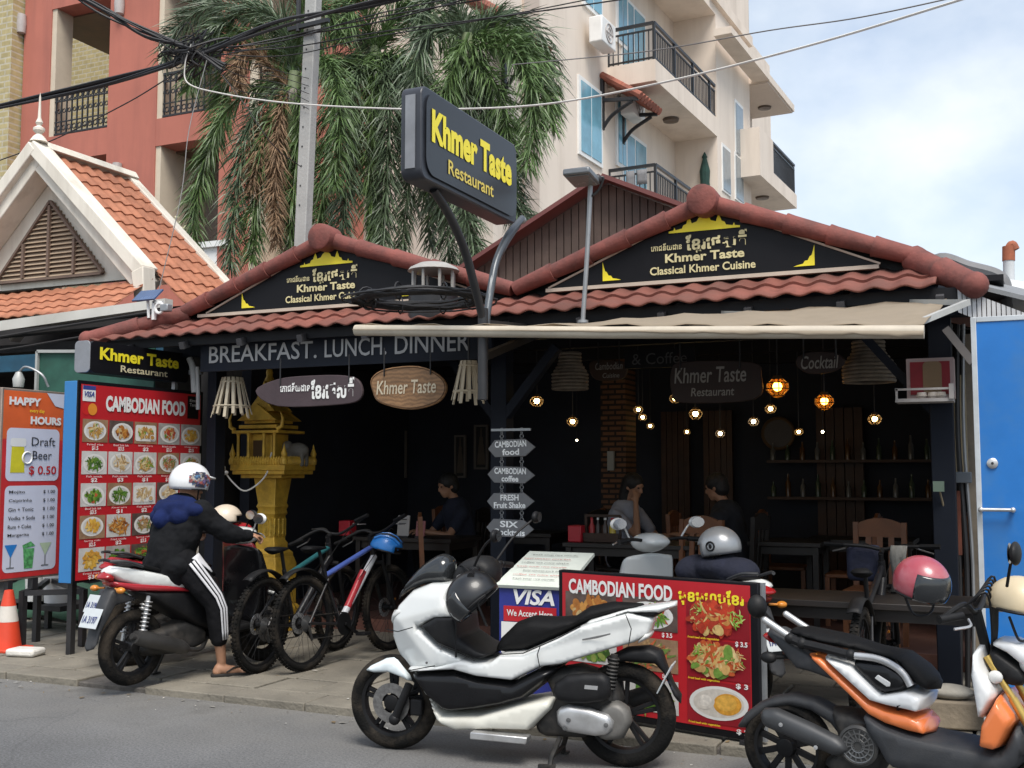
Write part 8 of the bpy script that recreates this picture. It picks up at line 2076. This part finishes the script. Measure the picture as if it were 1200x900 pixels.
for x, r_, cl_ in ((-.11, .028, (.4, .02, .02)), (-.05, .024, (.03, .02, .015)), (.02, .028, (.05, .03, .02)), (.09, .032, (.58, .42, .03))):
    m = MB(); m.lathe([(r_, 0), (r_, .10), (r_ * .5, .135), (r_ * .45, .17), (0, .175)], c + Vector((x, 0, .036)), n=12); b_ = m.build('bottle', mat('sauce_%d' % int(cl_[0] * 1000), cl_, .3), t)
    m = MB(); m.lathe([(r_ * .52, .165), (r_ * .52, .185), (0, .187)], c + Vector((x, 0, .036)), n=10); m.build('bottle_cap', M_printw if cl_[0] < .1 else M_redp, b_)
for px, w, h, lb, cl_ in ((473, .13, .20, 'white upright menu card on the dark table behind the blue bicycle helmet', (.40, .38, .36)), (493, .10, .15, 'upright menu card with pinkish print right of the white card', (.30, .10, .10))):
    p = av(px, 620, 9.5); c = Vector((p.x, 9.5, ZT))
    t = thing('menu_card', lb, 'menu', c); MB().box(c + Vector((0, 0, h / 2 + .012)), (w, .012, h), Matrix.Rotation(R(-8), 3, 'X')).build('card', mat('card_%d' % px, cl_, .5), t); MB().box(c + Vector((0, .0, .008)), (w, .07, .016)).build('stand', M_iron, t)
    F = frame_of((1, 0, 0), (0, -.139, .99), c + Vector((0, -.0075, h / 2 + .012)))
    for k in range(4): MB(F).cube((-w * .35, h * (.3 - .2 * k), .0), (w * (.35 - .1 * (k % 2)), h * (.34 - .2 * k), .001)).build('print_line', M_printblk, t)
# diners
M_tee = mat('pale_tee', (.30, .31, .36), .9, var=.1, vs=6, bump=.3, bs=20); M_darktee = mat('dark_tee', (.014, .016, .022), .9, var=.2); M_navytee = mat('navy_tee', (.012, .015, .03), .9, var=.2)
pA = onfloor(722, 640, 10.05)
diner('person in a pale grey shirt leaning on the table by the brick pillar', pA + Vector((-.05, .32, 0)), R(-20), M_tee, True, 'hand_to_face')
chair('dark chair under the diner in the pale shirt', pA + Vector((-.09, .32, 0)), R(-110), m_=M_tablew)
pB = onfloor(838, 640, 10.05)
diner('person in dark clothes with short hair leaning forward behind the silver helmet', pB + Vector((.1, .25, 0)), R(172), M_darktee, False, 'forward')
chair('dark chair under the diner behind the silver helmet', pB + Vector((.14, .25, 0)), R(82), m_=M_tablew)
pC = onfloor(540, 640, 10.4)
diner('person in a dark navy shirt sitting at the table behind the orange brown chair', pC, R(-130), M_navytee, False, 'rest')
chair('dark chair under the diner in the navy shirt', pC + Vector((.03, .03, 0)), R(140), m_=M_tablew)
# ---- alley at the right: blue gate leaf, cladding, pipes
GVv = 6.9
g0 = av(1137, 372, GVv); g1 = av(1143, 690, GVv)
gu = g0.x; gw = .62
t = thing('blue_gate', 'bright blue metal gate leaf with pale frame and silver pull handle', 'gate', (gu, GVv, PAVE))
zt = g0.z
MB().cube((gu + .03, GVv + .005, PAVE + .06), (gu + gw - .03, GVv + .03, zt - .03)).build('panel', mat('gate_blue', (.010, .150, .47), .45, var=.18, vs=1.5, bump=.12, bs=5, dirt=(.045, .15, .33), dirt_amt=.8, ds=3.0), t)
m = MB()
for x in (gu, gu + gw - .03): m.cube((x, GVv - .004, PAVE + .03), (x + .03, GVv + .036, zt))
m.cube((gu + .03, GVv - .002, zt - .03), (gu + gw - .03, GVv + .034, zt)); m.cube((gu + .03, GVv - .002, PAVE + .03), (gu + gw - .03, GVv + .034, PAVE + .06))
m.build('frame', mat('gate_frame', (.50, .53, .55), .45, .2, var=.12, dirt=(.25, .24, .23), dirt_amt=.4), t, bevel=.003)
h0, h1 = av(1150, 597, GVv), av(1187, 597, GVv)
m = MB(); y = GVv - .045; m.tube([(h0.x, y, h0.z), (h1.x, y, h0.z)], .011, 10)
for x in (h0.x, h1.x): m.tube([(x, GVv + .004, h0.z), (x, y, h0.z)], .014, 10); m.ball((x, y, h0.z), .016)
m.build('handle', M_alu, t)
lk = av(1163, 543, GVv); m = MB(); m.lathe([(.03, 0), (.03, .01), (.02, .016), (0, .016)], (lk.x, GVv + .005, lk.z), (0, -1, 0), 18); l_o = m.build('lock', M_alu, t); m = MB(); m.disc((lk.x, GVv - .0125, lk.z), .008, (0, -1, 0), 10); m.build('keyhole', M_iron, l_o)
for z in (.5, 1.3, 2.1): MB().tube([(gu + gw, GVv, z), (gu + gw, GVv, z + .12)], .016, 8).build('hinge', M_rims, t)
cl = thing('cladding_wall', 'weathered corrugated and boarded side wall in the gap beside the blue gate', 'wall', (.2, 8.6, 0))
m = MB()
for i in range(16): x = -.24 + i * .075; m.bar((x, 8.62 + (.012 if i % 2 else 0), 0), (x, 8.62 + (.012 if i % 2 else 0), 2.55), .076, .02)
m.build('corrugated_sheet', mat('old_sheet', (.24, .20, .15), .8, var=.3, vs=3, dirt=(.05, .045, .04), dirt_amt=.7, ds=2), cl)
m = MB(); a, b = av(1107, 440, 8.5), av(1135, 560, 8.5); m.cube((a.x, 8.5, b.z), (b.x, 8.53, a.z)); m.build('pale_board', mat('pale_board', (.42, .34, .22), .8, var=.25, vs=4), cl)
for px, r_ in ((1103, .02), (1116, .014), (1124, .018), (1131, .012)):
    p = av(px, 500, 8.42); m = MB(); m.tube(curve3([(p.x, 8.42, 0), (p.x + .02, 8.42, .9), (p.x - .01, 8.42, 1.8), (p.x + .01, 8.42, 2.6)]), r_, 8); m.build('pipe', (M_iron, M_steel)[px % 2], cl)
a, b = av(1107, 553, 8.40), av(1139, 566, 8.40); MB().cube((a.x, 8.33, b.z), (b.x, 8.45, a.z)).build('meter_box', mat('meter_grey', (.13, .15, .17), .6), cl, bevel=.006)
a, b = av(1118, 575, 8.45), av(1128, 650, 8.45); MB().cube((a.x, 8.40, b.z), (b.x, 8.46, a.z)).build('rust_board', mat('rust_board', (.16, .05, .03), .8, var=.3), cl)
a = av(1100, 570, 8.02); MB().box(a, (.07, .04, .07)).build('meter', mat('green_meter', (.12, .17, .13), .5), cl)
m = MB(); m.tube(curve3([a, a + Vector((.03, .12, -.2)), a + Vector((.06, .25, -.55)), a + Vector((.06, .3, -.9))]), .007, 6); m.build('hose', mat('hose_tan', (.25, .20, .13), .6), cl)
m = MB(); p = av(1125, 385, 7.9); m.bar(av(1108, 385, 7.7), av(1140, 425, 7.7), .06, .05); m.build('strut', mat('grey_timber', (.14, .13, .125), .8), cl)
# lean-to roofs and flue at the right end
lr = thing('lean_to_roof', 'white corrugated lean-to roof edge above the blue gate', 'roof', (.3, 7.9, 2.7))
a, b = av(1122, 337, 7.6), av(1215, 372, 7.6)
m = MB(); n = 16
for i in range(n):
    p = a.lerp(b, i / n); q_ = a.lerp(b, (i + .8) / n); m.prism([p, q_, q_ + Vector((0, 0, -.16)), p + Vector((0, 0, -.16))], (0, .02, 0))
m.build('corrugated_edge', mat('white_sheet', (.55, .55, .55), .6, var=.15), lr)
m = MB(); m.prism([a + Vector((0, -.02, .02)), b + Vector((.2, -.02, .02)), b + Vector((.2, -.02, .05)), a + Vector((0, -.02, .05))], (0, 1.6, .3)); m.build('roof_sheet', mat('grey_sheet', (.20, .205, .21), .6, var=.15), lr)
lr2 = thing('side_roof', 'grey capped roof ridge with faded tiles beyond the right end of the restaurant', 'roof', (.2, 9, 3))
a, m_, b = av(1092, 308, 9.0), av(1102, 303, 9.0), av(1168, 322, 9.0); e = av(1205, 355, 9.0)
q = MB(); q.tube(curve3([a + Vector((-.1, 0, -.08)), m_, m_.lerp(b, .5), b, b + Vector((.06, 0, -.1)), b + Vector((.06, 0, -.28))]), .045, 8); q.build('ridge_cap', mat('ridge_grey', (.16, .16, .165), .6, var=.2), lr2)
q = MB(); q.prism([a + Vector((-.2, .05, -.35)), m_ + Vector((0, .05, 0)), b + Vector((0, .05, 0)), b + Vector((.02, .05, -.45))], (0, .05, 0)); q.build('tile_face', mat('faded_tile', (.30, .17, .14), .8, var=.3, vs=8), lr2)
q = MB(); q.tube([b + Vector((.05, .1, -.15)), e + Vector((.15, .1, 0))], .13, 14); q.build('duct', mat('duct_white', (.55, .56, .56), .5, var=.1), lr2)
f0, f1 = av(1182, 345, 9.2), av(1182, 289, 9.2)
fl2 = thing('flue_pipe', 'white flue pipe with a rusty cap standing above the right side roof', 'pipe', f0)
MB().tube([f0 - Vector((0, 0, .2)), f0.lerp(f1, .75)], .042, 14).build('pipe', mat('flue_white', (.55, .57, .58), .5, var=.12), fl2)
q = MB(); q.tube([f0.lerp(f1, .70), f1], .047, 14); q.tube(curve3([f1 - Vector((0, 0, .02)), f1 + Vector((.025, 0, .012)), f1 + Vector((.045, 0, -.03))]), .035, 10); q.build('rusty_cap', mat('rust', (.32, .10, .05), .8, var=.3, vs=12), fl2)
# ---- left stall clutter
p = az(8, 762, PAVE)
cn = thing('traffic_cone', 'orange traffic cone with a white collar at the left edge', 'cone', p)
MB().box(p + Vector((0, 0, .015)), (.30, .30, .03)).build('base', mat('cone_red', (.62, .055, .02), .5, var=.08), cn, bevel=.01)
MB().lathe([(.115, .03), (.085, .24)], p, n=24).build('cone', MATS['cone_red'], cn)
MB().lathe([(.0851, .241), (.062, .37)], p, n=24).build('white_collar', mat('cone_white', (.60, .56, .50), .6, var=.1), cn)
MB().lathe([(.0615, .371), (.035, .50), (0, .505)], p, n=24).build('cone_tip', MATS['cone_red'], cn)
tp_ = az(70, 735, PAVE)
q = MB(); vs = []; rnd = random.Random(9)
for i in range(13):
    for j in range(7): vs.append((-9.6 + 2.0 * i / 12, 8.3 + .05 * j, PAVE + .03 + .33 * min(1, j / 4) + .03 * math.sin(i * 1.9 + j) + rnd.uniform(-.015, .015)))
q.add(vs, [(i * 7 + j, (i + 1) * 7 + j, (i + 1) * 7 + j + 1, i * 7 + j + 1) for i in range(12) for j in range(6)])
tag(q.build('tarpaulin', mat('green_tarp', (.03, .085, .05), .7, var=.25, vs=4), solid=.01, loc=(-8.6, 8.4, PAVE)), 'crumpled green tarpaulin along the ground behind the low black stand', 'tarpaulin')
for k, (px, w, h, cl_, lb, nm) in enumerate(((62, .30, .42, (.50, .50, .50), 'grey white plastic tub behind the low black stand', 'tub'), (36, .22, .40, (.60, .60, .58), 'white plastic bin behind the happy hours board', 'bin'))):
    b_ = av(px, 720, 7.9); c = Vector((b_.x, 7.95, PAVE + .25)); t = thing('plastic_' + nm, lb, nm, c)
    MB().lathe([(w * .40, 0), (w * .5, h), (w * .47, h), (w * .38, .02), (0, .02)], c, n=18).build('body', mat('tub_%d' % k, cl_, .5, var=.08), t); MB().ring(c + Vector((0, 0, h)), w * .5, .012, n=20, k=6).build('rim', MATS['tub_%d' % k], t)
    MB().cube((c.x - .3, 7.7, PAVE + .2), (c.x + .3, 8.2, PAVE + .249)).build('tray', M_darkint, t)
gp0, gp1 = av(46, 412, 8.2), av(88, 480, 8.2)
t = thing('green_screen', 'dark green mesh screen in a pale metal frame left of the lightbox sign', 'screen', (gp0.x, 8.2, 0))
MB().cube((gp0.x, 8.2, gp1.z - .5), (gp1.x + 1.0, 8.22, gp0.z)).build('mesh', mat('green_mesh', (.02, .085, .06), .7, var=.25), t)
q = MB(); q.bar((gp0.x, 8.18, gp1.z - .6), (gp0.x, 8.18, gp0.z), .03); q.bar((gp0.x, 8.18, gp0.z), (gp1.x + .4, 8.18, gp0.z - .04), .03); q.build('frame', mat('pale_metal', (.42, .42, .40), .5, .3), t)
p = av(22, 442, 8.0); t = thing('stall_lamp', 'small pale clamp lamp under the eave at the far left', 'lamp', p)
q = MB(); q.lathe([(.05, -.1), (.06, -.02), (.03, .05), (0, .06)], p, n=12); q.build('lamp_shade', mat('pale_metal', (.42, .42, .40), .5, .3), t); q = MB(); q.tube(curve3([p + Vector((0, 0, .05)), p + Vector((.1, 0, .10)), p + Vector((.26, .05, .02)), p + Vector((.3, .1, -.1))]), .012, 6); q.build('arm', M_steel, t)
# solar lamp on the roof corner
p = av(173, 350, 7.75); t = thing('solar_lamp', 'small solar panel and white bracket fixed at the left roof corner', 'lamp', p)
q = MB(); q.box(p + Vector((0, 0, .03)), (.26, .16, .015), Matrix.Rotation(R(42), 3, 'X')); q.build('solar_panel', mat('solar_blue', (.06, .10, .20), .25, var=.2), t)
q = MB(); q.tube([p + Vector((0, 0, .02)), p + Vector((.02, 0, -.18))], .014, 8); q.bar(p + Vector((.08, 0, -.03)), p + Vector((.08, 0, -.20)), .03); q.bar(p + Vector((.08, 0, -.03)), p + Vector((.18, 0, -.05)), .03); q.ring(p + Vector((.16, -.02, -.1)), .045, .014, (0, 1, 0), 16, 6); q.build('bracket', M_whitep, t)
q = MB(); q.box(p + Vector((.22, 0, -.10)), (.09, .07, .07)); q.build('lamp_head', M_steel, t, bevel=.01)
p = av(172, 438, 8.2)
q = MB(); q.tube(curve3([av(222, 420, 8.05), av(226, 432, 8.05), av(228, 460, 8.05)]), .03, 10); q.tube(curve3([av(231, 430, 8.05), av(232, 455, 8.05), av(232, 480, 8.05)]), .018, 8); tag(q.build('drain_pipe', mat('pvc_grey', (.42, .43, .43), .5, var=.1), loc=av(228, 450, 8.05)), 'pale plastic pipes bunched between the lightbox sign and the left post', 'pipe')
# stone and timber blocks beyond the orange scooter
p = az(1118, 852, PAVE)
q = MB(); q.box(p + Vector((0, .05, .08)), (.42, .26, .16), R(8)); tag(q.build('timber_block', mat('old_timber', (.22, .18, .13), .9, var=.25, vs=5, bump=.3, bs=25), bevel=.012, loc=p), 'weathered pale block on the pavement behind the orange scooter footboard', 'block')
q = MB(); q.ball(p + Vector((-.02, .02, .20)), (.14, .09, .045)); tag(q.build('flat_stone', mat('flat_stone', (.30, .28, .24), .9, var=.2, bump=.4, bs=20), loc=p + Vector((0, 0, .16))), 'flat grey stone lying on the weathered block', 'stone')
# ================================================================== small things and litter
rnd = random.Random(77)
mb = MB()
for k in range(420):
    x = rnd.uniform(-10, 1.0); y = 6.09 - abs(rnd.gauss(0, .16)) if rnd.random() < .6 else rnd.uniform(6.1, 8.9)
    z = (.006 if y < 6.09 else PAVE + .006); r_ = rnd.uniform(.004, .013) if rnd.random() < .85 else rnd.uniform(.015, .032); a = rnd.uniform(0, 6.28); c, s_ = math.cos(a), math.sin(a); t = rnd.uniform(.3, .9); l_ = rnd.uniform(0, .008)
    mb.add([(x + r_ * c, y + r_ * s_, z + l_), (x - r_ * t * s_, y + r_ * t * c, z + .002), (x - r_ * c, y - r_ * s_, z), (x + r_ * t * s_, y - r_ * t * c, z + .003)], [(0, 1, 2, 3)], rnd.choice((0, 0, 1, 2)))
tag(mb.build('leaf_litter', [mat('dry_leaf', (.17, .12, .06), .8, var=.4), mat('grit', (.20, .19, .17), .9, var=.3), mat('paper_scrap', (.5, .48, .44), .8)], smooth=0), kind='stuff')
# back of the dining room: shelf, clock, warm timber screens, more furniture
t = thing('wall_clock', 'round dark ringed clock high on the back wall among the lanterns', 'clock', av(912, 508, 12.4))
c = av(912, 508, 12.4); MB().ring(c, .17, .02, (0, 1, 0), 28, 8).build('ring', M_cage, t); MB().lathe([(.16, 0), (.16, .01), (0, .01)], c, (0, -1, 0), 24).build('face', mat('clock_face', (.05, .04, .035), .5), t)
for k, (px, w) in enumerate(((792, .34), (842, .34), (985, .5))):
    p = av(px, 540, 12.45); t = thing('timber_screen', ('warm brown timber screen behind the diners, left one', 'warm brown timber screen right of the diner in dark clothes', 'wide brown timber screen behind the tall wooden chair')[k], 'screen', (p.x, 12.45, FZR))
    for i in range(5): MB().cube((p.x - w / 2 + w * i / 5, 12.43 + .006 * (i % 2), FZR), (p.x - w / 2 + w * (i + .9) / 5, 12.5, 2.25)).build('board', mat('timber_warm', (.055, .024, .011), .6, var=.3, vs=5), t)
t = thing('bar_shelf', 'dark shelf of bottles on the back wall at the right', 'shelf', av(1000, 560, 12.3)); p = av(1000, 560, 12.3)
for z in (1.25, 1.65): MB().cube((p.x - .9, 12.2, z), (p.x + .8, 12.45, z + .03)).build('board', MATS['timber_warm'], t)
for k in range(22):
    x = p.x - .85 + 1.6 * (k % 11) / 10; z = (1.281, 1.681)[k // 11]; h = rnd.uniform(.16, .26)
    b_ = thing('bottle', 'small bottle standing on the dark back shelf', 'bottle', (x, 12.3, z), 0, 'bottles on the back shelf')
    MB().lathe([(.03, 0), (.03, h * .6), (.012, h * .75), (.012, h), (0, h)], (x, 12.3, z), n=10).build('glass', mat('bottle_%d' % (k % 3), ((.05, .07, .04), (.10, .045, .015), (.12, .115, .105))[k % 3], .2), b_)
for k, (px, v) in enumerate(((905, 10.6), (1010, 11.2), (610, 11.0))):
    q = onfloor(px, 640, v); table(('dark dining table in the middle of the right room', 'dark dining table by the bottle shelf', 'dark dining table behind the middle post')[k], q, 1.0, .7)
    for sg_, nm in ((-1, 'left'), (1, 'right')): chair('brown chair at the %s end of the %s' % (nm, ('table in the middle of the right room', 'table by the bottle shelf', 'table behind the middle post')[k]), q + Vector((sg_ * .72, 0, 0)), R(90 * sg_), group=None)
